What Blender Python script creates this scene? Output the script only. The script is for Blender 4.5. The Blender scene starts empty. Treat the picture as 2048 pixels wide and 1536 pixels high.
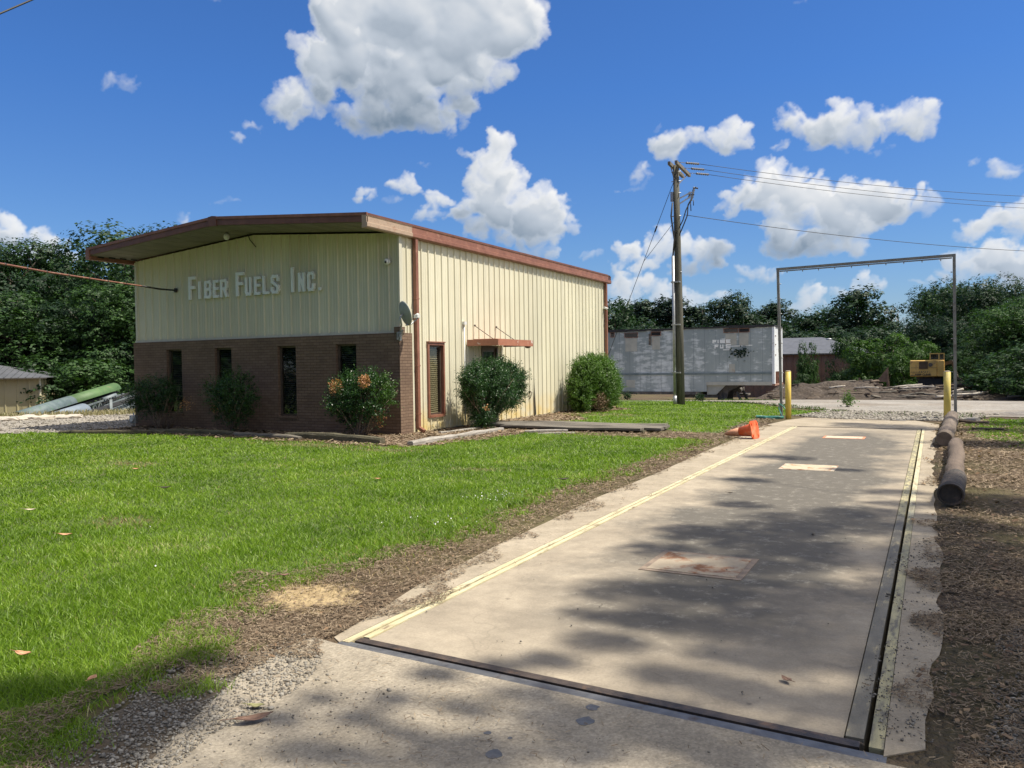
import bpy, bmesh, math, random
import numpy as np
from mathutils import Vector, Matrix
random.seed(7); rng = np.random.default_rng(11)
PI = math.pi
scene = bpy.context.scene
C = scene.collection

# ------------------------------------------------------------------ survey of the place
# the camera stands at the origin, eye 1.6 m; +Y runs along the weighbridge, building fronts face -Y
FPX, EYE = 1600.0, 1.6
ROLL = math.atan(0.0142); PITCH = -0.023753; YAW = 0.485593
def ray(x, y):
    c, s = math.cos(ROLL), math.sin(ROLL)
    dx, dy = x-1024, y-768
    u = dx*c-dy*s; v = dx*s+dy*c
    cp, sp = math.cos(PITCH), math.sin(PITCH)
    r = (u, FPX*cp+v*sp, FPX*sp-v*cp)
    cw, sw = math.cos(YAW), math.sin(YAW)
    return Vector((r[0]*cw-r[1]*sw, r[0]*sw+r[1]*cw, r[2]))
def at(x, y, R):                       # surveyed point at horizontal range R
    r = ray(x, y); t = R/math.hypot(r.x, r.y)
    return Vector((r.x*t, r.y*t, EYE+r.z*t))
def gp(x, y, z=0.0):                   # surveyed point on the level ground
    r = ray(x, y); t = (z-EYE)/r.z
    return Vector((r.x*t, r.y*t, z))
def sstep(a, b, x):
    t = np.clip((x-a)/(b-a), 0, 1); return t*t*(3-2*t)
def terr(x, y):                        # the yard is level, then falls away gently
    x = np.asarray(x, float); y = np.asarray(y, float)
    R = np.hypot(x, y)
    a = -1.75*np.clip((R-33)/44, 0, 1)
    b = -1.75*sstep(33.2, 39, R)
    w = sstep(-14, -22, x)
    z = a*(1-w)+b*w
    return np.where(y < 5, 0.0, z)
def tz(x, y): return float(terr(x, y))

# ------------------------------------------------------------------ materials
def rgba(c): return (c[0], c[1], c[2], 1.0)
def new_mat(name):
    m = bpy.data.materials.new(name); m.use_nodes = True
    nt = m.node_tree; nt.nodes.clear()
    out = nt.nodes.new('ShaderNodeOutputMaterial')
    p = nt.nodes.new('ShaderNodeBsdfPrincipled')
    nt.links.new(p.outputs[0], out.inputs[0])
    return m, nt, p, out
def nnoise(nt, vec, scale, detail=5, rough=.6, dist=0):
    n = nt.nodes.new('ShaderNodeTexNoise'); n.inputs['Scale'].default_value = scale
    n.inputs['Detail'].default_value = detail; n.inputs['Roughness'].default_value = rough
    n.inputs['Distortion'].default_value = dist
    nt.links.new(vec, n.inputs['Vector']); return n.outputs['Fac']
def nramp(nt, fac, stops):
    r = nt.nodes.new('ShaderNodeValToRGB'); e = r.color_ramp.elements
    while len(e) < len(stops): e.new(.5)
    for i, (p, c) in enumerate(stops):
        e[i].position = p; e[i].color = rgba(c) if not isinstance(c, (int, float)) else (c, c, c, 1)
    nt.links.new(fac, r.inputs[0]); return r.outputs[0]
def nmix(nt, fac, a, b, mode='MIX'):
    m = nt.nodes.new('ShaderNodeMix'); m.data_type = 'RGBA'; m.blend_type = mode
    for s, v in ((0, fac), (6, a), (7, b)):
        if isinstance(v, (int, float)): m.inputs[s].default_value = v
        elif isinstance(v, tuple): m.inputs[s].default_value = rgba(v)
        else: nt.links.new(v, m.inputs[s])
    return m.outputs[2]
def nmath(nt, op, a, b=None, clamp=False):
    m = nt.nodes.new('ShaderNodeMath'); m.operation = op; m.use_clamp = clamp
    for i, v in enumerate((a, b)):
        if v is None: continue
        if isinstance(v, (int, float)): m.inputs[i].default_value = v
        else: nt.links.new(v, m.inputs[i])
    return m.outputs[0]
def nbump(nt, p, h, strength, dist):
    b = nt.nodes.new('ShaderNodeBump'); b.inputs['Strength'].default_value = strength
    b.inputs['Distance'].default_value = dist
    nt.links.new(h, b.inputs['Height']); nt.links.new(b.outputs[0], p.inputs['Normal'])
def ncoord(nt, kind='Object', scale=None):
    t = nt.nodes.new('ShaderNodeTexCoord'); o = t.outputs[kind]
    if scale:
        mp = nt.nodes.new('ShaderNodeMapping'); mp.inputs['Scale'].default_value = scale
        nt.links.new(o, mp.inputs[0]); o = mp.outputs[0]
    return o
MATS = {}
def pm(name, c1, c2, scale=3, rough=.7, bump=.0, bscale=None, metal=0, c3=None, s3=8, stretch=None, lo=.35, hi=.65, lo3=.55, hi3=.7, spec=.5, bdist=.02):
    """paint / wood / metal: two colours mixed by noise, an optional third worn in as patches"""
    if name in MATS: return MATS[name]
    m, nt, p, o = new_mat(name)
    v = ncoord(nt, 'Object', stretch)
    f = nnoise(nt, v, scale)
    col = nramp(nt, f, [(lo, c1), (hi, c2)])
    if c3 is not None:
        g = nnoise(nt, v, s3, 8, .7)
        col = nmix(nt, nramp(nt, g, [(lo3, 0), (hi3, 1)]), col, c3)
    nt.links.new(col, p.inputs['Base Color'])
    p.inputs['Roughness'].default_value = rough; p.inputs['Metallic'].default_value = metal
    p.inputs['Specular IOR Level'].default_value = spec
    if bump: nbump(nt, p, nnoise(nt, v, bscale or scale*6, 8, .7), bump, bdist)
    MATS[name] = m; return m
def leaf_mat(name, dark, mid, light, trans=.35, oscale=.25, rough=.55, spec=.3, third=None, rw=.55, nw=.45, off=0.0):
    m, nt, p, o = new_mat(name)
    g = nt.nodes.new('ShaderNodeNewGeometry')
    oi = nt.nodes.new('ShaderNodeObjectInfo')
    f = nnoise(nt, ncoord(nt, 'Object'), oscale, 5, .65)
    a = nmath(nt, 'MULTIPLY', g.outputs['Random Per Island'], rw)
    b = nmath(nt, 'MULTIPLY', f, nw)
    s = nmath(nt, 'ADD', nmath(nt, 'ADD', a, b), off)
    s = nmath(nt, 'ADD', s, nmath(nt, 'MULTIPLY', nmath(nt, 'SUBTRACT', oi.outputs['Random'], .5), .25))
    st = [(.2, dark), (.5, mid), (.85, light)]
    if third: st.append((.97, third))
    col = nramp(nt, s, st)
    nt.links.new(col, p.inputs['Base Color']); p.inputs['Roughness'].default_value = rough
    p.inputs['Specular IOR Level'].default_value = spec
    t = nt.nodes.new('ShaderNodeBsdfTranslucent')
    nt.links.new(nmix(nt, 1.0, col, (1.1, 1.25, .6), 'MULTIPLY'), t.inputs[0])
    mx = nt.nodes.new('ShaderNodeMixShader'); mx.inputs[0].default_value = trans
    nt.links.new(p.outputs[0], mx.inputs[1]); nt.links.new(t.outputs[0], mx.inputs[2])
    nt.links.new(mx.outputs[0], o.inputs[0]); MATS[name] = m; return m

# ------------------------------------------------------------------ mesh helpers
def fast_mesh(name, V, F, mat=None, parent=None, smooth=False):
    V = np.asarray(V, np.float32); F = np.asarray(F, np.int32)
    me = bpy.data.meshes.new(name)
    n, k = F.shape
    me.vertices.add(len(V)); me.vertices.foreach_set('co', V.ravel())
    me.loops.add(n*k); me.loops.foreach_set('vertex_index', F.ravel())
    me.polygons.add(n); me.polygons.foreach_set('loop_start', np.arange(0, n*k, k, dtype=np.int32))
    if smooth: me.polygons.foreach_set('use_smooth', np.ones(n, bool))
    me.update(calc_edges=True)
    if mat: me.materials.append(mat)
    o = bpy.data.objects.new(name, me); C.objects.link(o)
    if parent: o.parent = parent
    return o
class MB:
    def __init__(s): s.v = []; s.f = []; s.sm = []
    def add(s, vs, fs, smooth=False):
        b = len(s.v); s.v += [tuple(v) for v in vs]
        s.f += [tuple(i+b for i in f) for f in fs]; s.sm += [smooth]*len(fs); return s
    def box(s, lo, hi, M=None):
        x0, y0, z0 = lo; x1, y1, z1 = hi
        vs = [Vector(p) for p in ((x0,y0,z0),(x1,y0,z0),(x1,y1,z0),(x0,y1,z0),(x0,y0,z1),(x1,y0,z1),(x1,y1,z1),(x0,y1,z1))]
        if M: vs = [M @ v for v in vs]
        return s.add(vs, [(0,3,2,1),(4,5,6,7),(0,1,5,4),(1,2,6,5),(2,3,7,6),(3,0,4,7)])
    def bar(s, a, b, w, h=None, up=(0,0,1), bev=0):      # rectangular bar from a to b
        a = Vector(a); b = Vector(b); h = h or w
        d = (b-a).normalized(); u = Vector(up)
        if abs(d.dot(u)) > .98: u = Vector((1,0,0))
        r = d.cross(u).normalized(); u = r.cross(d)
        vs = []
        for p in (a, b):
            for i, j in ((-1,-1),(1,-1),(1,1),(-1,1)): vs.append(p+r*(i*w/2)+u*(j*h/2))
        return s.add(vs, [(0,1,2,3),(7,6,5,4),(0,4,5,1),(1,5,6,2),(2,6,7,3),(3,7,4,0)])
    def tube(s, pts, rad, n=8, cap=True, smooth=True, jit=0):
        pts = [Vector(p) for p in pts]; m = len(pts)
        if not hasattr(rad, '__len__'): rad = [rad]*m
        vs = []; u = None
        for i, p in enumerate(pts):
            d = (pts[min(i+1, m-1)]-pts[max(i-1, 0)]).normalized()
            if u is None:
                u = Vector((0,0,1)) if abs(d.z) < .9 else Vector((1,0,0))
            r = d.cross(u).normalized(); u = r.cross(d).normalized()
            for k in range(n):
                a = 2*PI*k/n; q = rad[i]*(1+random.uniform(-jit, jit))
                vs.append(p+r*(math.cos(a)*q)+u*(math.sin(a)*q))
        fs = []
        for i in range(m-1):
            for k in range(n):
                k2 = (k+1) % n; fs.append((i*n+k, i*n+k2, (i+1)*n+k2, (i+1)*n+k))
        s.add(vs, fs, smooth)
        if cap:
            b = len(s.v)-len(vs)
            s.f += [tuple(b+k for k in reversed(range(n))), tuple(b+(m-1)*n+k for k in range(n))]; s.sm += [False]*2
        return s
    def prism(s, poly, axis, a, b):       # poly of 2-D points extruded along an axis from a to b
        def P(p, t):
            return {'x': (t, p[0], p[1]), 'y': (p[0], t, p[1]), 'z': (p[0], p[1], t)}[axis]
        n = len(poly); vs = [P(p, a) for p in poly]+[P(p, b) for p in poly]
        fs = [tuple(reversed(range(n))), tuple(range(n, 2*n))]+[(i, (i+1) % n, (i+1) % n+n, i+n) for i in range(n)]
        return s.add(vs, fs)
    def sphere(s, c, r, nu=12, nv=8):
        c = Vector(c); r = r if hasattr(r, '__len__') else (r, r, r)
        vs = [c+Vector((0,0,r[2]))]
        for j in range(1, nv):
            for i in range(nu):
                a = 2*PI*i/nu; b = PI*j/nv
                vs.append(c+Vector((r[0]*math.cos(a)*math.sin(b), r[1]*math.sin(a)*math.sin(b), r[2]*math.cos(b))))
        vs.append(c-Vector((0,0,r[2]))); L = len(vs)-1
        fs = [(0, 1+i, 1+(i+1) % nu) for i in range(nu)]
        for j in range(nv-2):
            for i in range(nu):
                a = 1+j*nu; fs.append((a+i, a+nu+i, a+nu+(i+1) % nu, a+(i+1) % nu))
        fs += [(L, 1+(nv-2)*nu+(i+1) % nu, 1+(nv-2)*nu+i) for i in range(nu)]
        return s.add(vs, fs, True)
    def build(s, name, mat, parent=None, uv=False, bevel=0):
        me = bpy.data.meshes.new(name); me.from_pydata([tuple(v) for v in s.v], [], s.f)
        me.polygons.foreach_set('use_smooth', s.sm)
        bm = bmesh.new(); bm.from_mesh(me); bmesh.ops.recalc_face_normals(bm, faces=bm.faces)
        if bevel: bmesh.ops.bevel(bm, geom=bm.edges[:], offset=bevel, segments=1, affect='EDGES', clamp_overlap=True)
        if uv:
            L = bm.loops.layers.uv.new('UVMap')
            for f in bm.faces:
                n = f.normal
                for l in f.loops:
                    p = l.vert.co
                    if abs(n.z) > .8: l[L].uv = (p.x, p.y)
                    elif abs(n.x) > abs(n.y): l[L].uv = (p.y, p.z)
                    else: l[L].uv = (p.x, p.z)
        bm.to_mesh(me); bm.free()
        me.materials.append(mat)
        o = bpy.data.objects.new(name, me); C.objects.link(o)
        if parent: o.parent = parent
        return o
def tag(o, label=None, cat=None, group=None, kind=None):
    for k, v in (('label', label), ('category', cat), ('group', group), ('kind', kind)):
        if v: o[k] = v
    return o
def empty(name, label, cat, loc=(0,0,0), group=None):
    o = bpy.data.objects.new(name, None); C.objects.link(o); o.empty_display_size = .2
    o.location = loc; tag(o, label, cat, group)
    return o
def settle(root):
    """children were modelled in world space: put them under the root without moving them"""
    inv = Matrix.Translation(root.location).inverted()
    for ch in list(root.children):
        if ch.type == 'MESH' and not ch.get('_s'):
            ch.data.transform(inv @ Matrix.Identity(4))
            for g in ch.children:
                if g.type == 'MESH': g.data.transform(inv)
def copy_tree(o, parent=None):
    c = o.copy(); C.objects.link(c)
    if parent: c.parent = parent
    for ch in list(o.children): copy_tree(ch, c)
    return c

# ------------------------------------------------------------------ leaves, in numpy
def leaf_quads(P, size, N=None, nb=.6, asp=.6, rng=rng, up=0.0):
    """rhombic folded leaves at points P, facing roughly N"""
    n = len(P); d = rng.normal(size=(n, 3))
    if N is not None: d = d*(1-nb)+N*nb*1.6
    d[:, 2] += up
    d /= np.linalg.norm(d, axis=1)[:, None]+1e-9
    t = rng.normal(size=(n, 3)); t -= (t*d).sum(1)[:, None]*d; t /= np.linalg.norm(t, axis=1)[:, None]+1e-9
    b = np.cross(d, t)
    s = (size*rng.uniform(.6, 1.35, n))[:, None]
    V = np.empty((n, 4, 3)); V[:, 0] = P-t*s*.5; V[:, 2] = P+t*s*.5
    V[:, 1] = P+b*s*asp*.5+d*s*.12; V[:, 3] = P-b*s*asp*.5+d*s*.12
    F = np.arange(4*n).reshape(n, 4)
    return V.reshape(-1, 3), F
def ball_points(c, r, n, shell=.55, rng=rng):
    d = rng.normal(size=(n, 3)); d /= np.linalg.norm(d, axis=1)[:, None]
    q = (shell+(1-shell)*rng.random(n))**.7
    return np.asarray(c)+d*q[:, None]*np.asarray(r), d
def limb(mb, a, b, r0, r1, n=6, seg=5, wob=.06):
    a = Vector(a); b = Vector(b); L = (b-a).length; pts = []
    for i in range(seg+1):
        t = i/seg; w = wob*L*math.sin(PI*t)
        pts.append(a.lerp(b, t)+Vector((random.uniform(-w, w), random.uniform(-w, w), random.uniform(-w, w)*.5)))
    mb.tube(pts, [r0+(r1-r0)*i/seg for i in range(seg+1)], n)

# ------------------------------------------------------------------ colours of the place
M_bark = pm('bark', (.06,.045,.035), (.13,.105,.085), 6, .9, .5, 30, stretch=(1,1,.3))
M_leafA = leaf_mat('leaf_dark', (.009,.025,.013), (.018,.046,.018), (.035,.080,.026), .25, .22)
M_leafB = leaf_mat('leaf_mid', (.017,.040,.014), (.034,.080,.022), (.065,.135,.032), .28, .3)
M_leafC = leaf_mat('leaf_feathery', (.03,.07,.018), (.06,.125,.025), (.1,.19,.04), .35, .4)
M_leafP = leaf_mat('pine_needles', (.009,.024,.014), (.018,.042,.02), (.034,.068,.028), .15, .3)
M_shrub = leaf_mat('shrub_leaf', (.012,.04,.012), (.03,.085,.02), (.07,.16,.03), .3, 1.6, .4, .5)
M_shrub_y = leaf_mat('shrub_leaf_light', (.03,.07,.012), (.065,.14,.02), (.12,.22,.035), .35, 1.6, .4, .5)
M_dryleaf = leaf_mat('dry_orange_leaf', (.25,.11,.05), (.5,.25,.12), (.62,.38,.22), .3, 2)
M_twig = pm('twig', (.12,.085,.06), (.24,.18,.13), 20, .9, .4, 60)
# ------------------------------------------------------------------ SKY
W = bpy.data.worlds.new('World'); scene.world = W; W.use_nodes = True
SUN = Vector((1.0, .26, 1.85)).normalized()
SUN_EL = math.asin(SUN.z); SUN_ROT = math.atan2(SUN.x, SUN.y)
def build_world():
    nt = W.node_tree; nt.nodes.clear(); N, L = nt.nodes, nt.links
    out = N.new('ShaderNodeOutputWorld'); bg = N.new('ShaderNodeBackground'); L.new(bg.outputs[0], out.inputs[0])
    sky = N.new('ShaderNodeTexSky'); sky.sky_type = 'NISHITA'; sky.sun_disc = False
    sky.sun_elevation = SUN_EL; sky.sun_rotation = SUN_ROT
    sky.air_density = 1.0; sky.dust_density = .3; sky.ozone_density = 3.0; sky.altitude = 50
    tc = N.new('ShaderNodeTexCoord'); sp = N.new('ShaderNodeSeparateXYZ'); L.new(tc.outputs['Generated'], sp.inputs[0])
    air = nramp(nt, sp.outputs[2], [(.0, (.54,.60,.74)), (.13, (.44,.62,.87)), (.32, (.35,.63,1.02))])
    tint = nmix(nt, 1.0, sky.outputs[0], air, 'MULTIPLY')
    # unseen cloud cover overhead and to the right, added as neutral fill light
    up = nmath(nt, 'MULTIPLY', nmath(nt, 'SUBTRACT', sp.outputs[2], .66), 6, True)
    bk = nmath(nt, 'MULTIPLY', nmath(nt, 'MULTIPLY', nmath(nt, 'SUBTRACT', -.12, sp.outputs[1]), 4, True), .0)
    rt = nmath(nt, 'MULTIPLY', nmath(nt, 'SUBTRACT', sp.outputs[0], .55), 4, True)
    cover = nmath(nt, 'MULTIPLY', nmath(nt, 'MAXIMUM', up, nmath(nt, 'MAXIMUM', bk, rt)), nramp(nt, nnoise(nt, tc.outputs['Generated'], 3.2, 6, .6), [(.36, 0), (.47, 1)]))
    tint = nmix(nt, cover, tint, (8.2, 7.8, 7.2))
    L.new(tint, bg.inputs[0]); bg.inputs[1].default_value = .10
build_world()
# cumulus banks on the sky dome: every cloud is a heap of puffs, lit from the sun's side
def build_clouds():
    r = np.random.default_rng(5); ST = .05; A0, A1, E0, E1 = -78.0, 24.0, -.5, 36.0
    nx, ny = int((A1-A0)/ST)+1, int((E1-E0)/ST)+1
    Hh = np.full((ny, nx), -9.0, np.float32); T = np.zeros((ny, nx), np.float32); BS = np.zeros((ny, nx), np.float32); WT = np.full((ny, nx), 1e-4, np.float32)
    B = [(870,10,225,85,1,.25),(790,120,190,80,1,0),(800,200,165,62,1,-.55),(905,60,150,110,1,.2),(1020,40,75,75,.9,.2),(610,205,62,34,.9,0),(665,130,90,55,1,.1),(660,35,62,50,1,.15),(650,95,42,38,.95,.1),(715,30,70,60,1,.1),(560,190,28,20,.7,.1),(780,245,100,26,.9,-.5),(900,235,55,30,.8,-.35),(905,255,20,18,.6,0),(600,235,45,18,.6,-.1),(960,150,60,40,.8,0),
         (215,165,26,22,.28,0),(262,162,28,16,.28,0),(500,250,26,11,.5,0),(468,280,15,13,.4,0),(515,248,14,10,.5,.1),
         (995,300,34,34,1,.2),(935,300,12,9,.8,.2),(975,350,46,44,1,.1),(1035,360,26,24,.9,.1),(1000,400,58,46,1,0),(1070,430,68,44,1,0),(965,445,70,42,1,-.2),(1040,470,85,30,1,-.3),(1100,455,46,34,1,0),(1080,500,45,18,.8,-.2),(726,385,28,16,.9,0),(815,372,36,22,.9,.1),(868,402,32,18,.9,0),(860,435,32,18,.5,-.1),(850,322,26,8,.35,0),(780,405,20,8,.45,0),
         (1400,290,95,28,1,-.1),(1460,262,40,24,1,.2),(1345,300,36,28,.9,0),(1490,270,24,26,.7,.1),(1292,352,14,18,.55,0),(1280,372,22,8,.35,0),(1315,258,8,8,.3,0),(1650,240,82,30,1,.2),(1700,262,120,34,1,-.2),(1800,235,50,26,1,.2),(1855,240,50,32,1,0),(1570,245,22,22,.7,.1),(1560,295,20,10,.7,0),(1655,290,50,14,.8,-.3),(1760,300,40,10,.4,-.1),
         (1530,362,56,36,1,.4),(1490,390,42,22,.9,.1),(1460,412,44,24,.9,0),(1570,400,70,40,1,.1),(1600,385,66,42,1,.3),(1690,425,74,50,1,.1),(1750,410,70,36,1,0),(1800,400,50,34,.9,0),(1860,415,36,20,.45,0),(1850,380,24,10,.3,0),(1610,450,76,50,1,0),(1685,480,74,42,1,0),(1590,500,70,26,1,-.7),(1630,515,60,16,.9,-.7),(1530,500,14,8,.7,.1),(1700,505,22,8,.9,.2),(1625,508,24,9,.9,.3),(1720,508,20,8,.8,.2),
         (1260,500,34,22,1,.2),(1335,495,48,26,1,.2),(1390,500,40,24,1,.1),(1440,512,36,28,.95,-.9),(1395,535,55,20,.9,-.8),(1290,530,40,16,.9,0),(1190,517,24,9,.8,0),(1255,540,36,14,.7,0),
         (1262,572,50,22,.9,.1),(1310,580,48,22,.9,.1),(1350,595,46,22,.9,0),(1400,592,36,12,.8,0),(1430,598,30,9,.7,0),(1505,545,36,12,.9,.1),(1540,550,30,10,.8,0),(1480,562,14,6,.7,0),(1625,600,34,20,.9,.1),(1720,562,14,14,.9,.3),(1740,578,36,15,.9,.1),(1690,592,24,14,.7,0),(1620,622,50,12,.6,-.1),(1770,575,12,6,.7,0),(1240,612,70,20,.8,0),(1340,622,80,16,.7,0),(1500,632,60,10,.5,0),(1620,568,12,4,.6,0),(1850,632,16,8,.3,0),
         (2010,345,34,18,.7,.1),(1955,328,14,8,.7,.1),(2000,430,46,28,1,.2),(2070,440,70,50,1,.1),(1960,455,40,20,.9,0),(1960,515,66,32,1,.2),(2040,530,60,36,1,0),(1900,548,46,16,.9,0),(1850,565,26,7,.8,0),(2000,570,80,16,.9,-.2),
         (10,465,30,34,1,.2),(100,482,46,22,1,.1),(60,515,60,22,.9,-.1),(150,512,44,16,.9,-.1),(385,442,28,8,.8,.1),(454,408,20,9,.45,0),(1120,525,22,7,.9,.1),(420,8,30,9,.25,0),(1590,4,20,6,.4,0),(1245,378,12,5,.3,0),(200,540,50,12,.6,0),
         (-250,300,180,70,1,0),(-200,520,160,40,1,0),(2300,300,130,60,1,0),(2350,520,160,50,1,0)]
    def stamp(a, e, R, z, w, b):
        i0, i1 = max(0, int((a-R-A0)/ST)), min(nx, int((a+R-A0)/ST)+2); j0, j1 = max(0, int((e-R-E0)/ST)), min(ny, int((e+R-E0)/ST)+2)
        if i1 <= i0 or j1 <= j0: return
        X = A0+np.arange(i0, i1)*ST-a; Y = E0+np.arange(j0, j1)*ST-e; q = R*R-X[None]**2-Y[:, None]**2; ok = q > 0; s = np.sqrt(np.where(ok, q, 0))
        sub = Hh[j0:j1, i0:i1]; np.maximum(sub, np.where(ok, z+s, -9), out=sub); T[j0:j1, i0:i1] += 2*s*w; BS[j0:j1, i0:i1] += s*b; WT[j0:j1, i0:i1] += s
    for px_, py_, rx, ry, w, bias in B:
        d = ray(px_, py_).normalized(); a = math.degrees(math.atan2(d.x, d.y)); e = math.degrees(math.asin(d.z))
        d2 = ray(px_+20, py_).normalized(); ca = abs(math.degrees(math.atan2(d2.x, d2.y))-a)/20; d3 = ray(px_, py_-20).normalized(); ce = abs(math.degrees(math.asin(d3.z))-e)/20
        RX, RY = rx*ca*1.13, ry*ce*1.24; k = int(10+7*RX/max(RY, .1)); R0 = RY
        for _ in range(k):
            t = r.uniform(0, 2*PI); q = math.sqrt(r.random())*.85; x = math.cos(t)*q*RX; y = math.sin(t)*q*RY; y = y if y > 0 else y*.7
            R1 = R0*r.uniform(.32, .62)*(1.05-.5*q); stamp(a+x, e+y, R1, r.uniform(-.3, .3)*R0, w, bias)
            for _ in range(5):
                t2 = r.uniform(-.7, PI+.7); R2 = R1*r.uniform(.28, .5); x2 = x+math.cos(t2)*R1*.85; y2 = y+math.sin(t2)*R1*.85; z2 = r.uniform(0, .7)*R1; stamp(a+x2, e+y2, R2, z2, w*.8, bias)
                for _ in range(4):
                    t3 = r.uniform(-.6, PI+.6); R3 = R2*r.uniform(.3, .5); stamp(a+x2+math.cos(t3)*R2*.9, e+y2+math.sin(t3)*R2*.9, R3, z2+r.uniform(0, .7)*R2, w*.7, bias)
    AZ, EL = np.meshgrid(A0+np.arange(nx)*ST, E0+np.arange(ny)*ST)
    def fbm(s, o, sd, g=.5):
        v = 0; amp = 1; tot = 0
        for i in range(o): v = v+amp*vnoise(AZ, EL*1.15, s/2**i, sd+i); tot += amp; amp *= g
        return v/tot
    wx = (fbm(2.2, 6, 60, .58)-.5)*2.3; wy = (fbm(2.2, 6, 70, .58)-.5)*1.9
    def warp(Fld, k=1.0):
        u = np.clip((AZ+wx*k-A0)/ST, 0, nx-1.01); v = np.clip((EL+wy*k-E0)/ST, 0, ny-1.01); i = u.astype(int); j = v.astype(int); fu = u-i; fv = v-j
        return (Fld[j, i]*(1-fu)+Fld[j, i+1]*fu)*(1-fv)+(Fld[j+1, i]*(1-fu)+Fld[j+1, i+1]*fu)*fv
    def blur(Fld, n):
        for _ in range(3):
            for ax in (0, 1):
                c = np.cumsum(np.pad(Fld, [(n+1, n) if ax == 0 else (0,0), (n+1, n) if ax == 1 else (0,0)], mode='edge'), axis=ax, dtype=np.float64)
                w_ = 2*n+1; Fld = ((c[w_:]-c[:-w_]) if ax == 0 else (c[:, w_:]-c[:, :-w_]))/w_
        return Fld
    BSn = BS/WT; Hc = np.where(Hh < -5, -.6, Hh)
    Tw = warp(blur(T, 1)); Hw = warp(blur(Hc, 1), .8); bw = warp(blur(BSn, 8)); det = fbm(.9, 6, 80, .62)
    alpha = 1-np.exp(-.80*np.maximum(Tw*(.35+1.3*det)-.06, 0)); alpha = np.clip(alpha*1.04, 0, 1)
    Hd = Hw+.30*(det-.5)
    def grad(Fld): return np.gradient(Fld, ST, axis=1), np.gradient(Fld, ST, axis=0)
    gx1, gy1 = grad(blur(Hd, 2)); gx2, gy2 = grad(blur(Hd, 9)); gx3, gy3 = grad(blur(np.minimum(Tw, 6), 22))
    gx = gx1*.19+gx2*.5; gy = gy1*.19+gy2*.5; nrm = np.sqrt(gx*gx+gy*gy+1)
    l = np.array([.38, .80, .46]); l /= np.linalg.norm(l); dif = np.clip((-gx*l[0]-gy*l[1]+l[2])/nrm, 0, 1)
    big = np.clip(.5-.20*(gx3*.38+gy3*.8), 0, 1)             # the whole cloud's lit top against its base
    Lm = .24+.52*dif+.42*big+.45*bw-.05*np.clip(Tw-3, 0, 4)
    Lm = np.clip(Lm+.10*(det-.5), 0, 1); Lm = np.clip(Lm+(1-alpha)*.15, 0, 1)[..., None]
    c0, c1, c2 = np.array([.20,.27,.36]), np.array([.52,.58,.66]), np.array([.93,.93,.93])
    col = np.where(Lm < .5, c0+(c1-c0)*(Lm/.5), c1+(c2-c1)*((Lm-.5)/.5))
    hz = np.clip(1-EL/12, 0, 1)[..., None]*.25; col = col*(1-hz)+np.array([.40,.55,.75])*hz
    keep = alpha > .012; fm = keep[:-1, :-1] | keep[1:, :-1] | keep[:-1, 1:] | keep[1:, 1:]
    jj, ii = np.nonzero(fm); a = jj*nx+ii; F = np.stack([a, a+1, a+nx+1, a+nx], 1); used, inv = np.unique(F, return_inverse=True); F = inv.reshape(F.shape)
    az = np.radians(AZ.ravel()[used]); el = np.radians(EL.ravel()[used]); RR = 2400.0
    V = np.stack([np.sin(az)*np.cos(el)*RR, np.cos(az)*np.cos(el)*RR, np.sin(el)*RR+EYE], 1)
    m, nt, p, o = new_mat('cloud'); nt.nodes.remove(p)
    at_ = nt.nodes.new('ShaderNodeAttribute'); at_.attribute_name = 'cloud'; em = nt.nodes.new('ShaderNodeEmission'); nt.links.new(at_.outputs['Color'], em.inputs[0]); em.inputs[1].default_value = CLOUD_GAIN
    tr = nt.nodes.new('ShaderNodeBsdfTransparent'); mx = nt.nodes.new('ShaderNodeMixShader'); nt.links.new(at_.outputs['Alpha'], mx.inputs[0]); nt.links.new(tr.outputs[0], mx.inputs[1]); nt.links.new(em.outputs[0], mx.inputs[2]); nt.links.new(mx.outputs[0], o.inputs[0])
    m.cycles.emission_sampling = 'NONE'
    ob = fast_mesh('sky', V, F, m); ca_ = ob.data.color_attributes.new('cloud', 'FLOAT_COLOR', 'POINT')
    RGBA = np.concatenate([col.reshape(-1, 3)[used], alpha.reshape(-1, 1)[used]], 1).astype(np.float32); ca_.data.foreach_set('color', RGBA.ravel()); tag(ob, kind='structure')
    print('cloud faces', len(F))
CLOUD_GAIN = .74
def vnoise(x, y, s, seed=0):                  # cheap value noise
    r = np.random.default_rng(seed); T = r.random((256, 256)).astype(np.float32)
    u = np.asarray(x)/s+1000; v = np.asarray(y)/s+1000; i = np.floor(u).astype(int); j = np.floor(v).astype(int)
    fu = u-i; fv = v-j; fu = fu*fu*(3-2*fu); fv = fv*fv*(3-2*fv)
    g = lambda a, b: T[a % 256, b % 256]
    return (g(i,j)*(1-fu)+g(i+1,j)*fu)*(1-fv)+(g(i,j+1)*(1-fu)+g(i+1,j+1)*fu)*fv
build_clouds()
sl = bpy.data.lights.new('sun', 'SUN'); sl.energy = 5.0; sl.angle = math.radians(.55); sl.color = (1, .93, .80)
so = bpy.data.objects.new('sun', sl); C.objects.link(so); so.rotation_euler = SUN.to_track_quat('Z', 'Y').to_euler()

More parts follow.
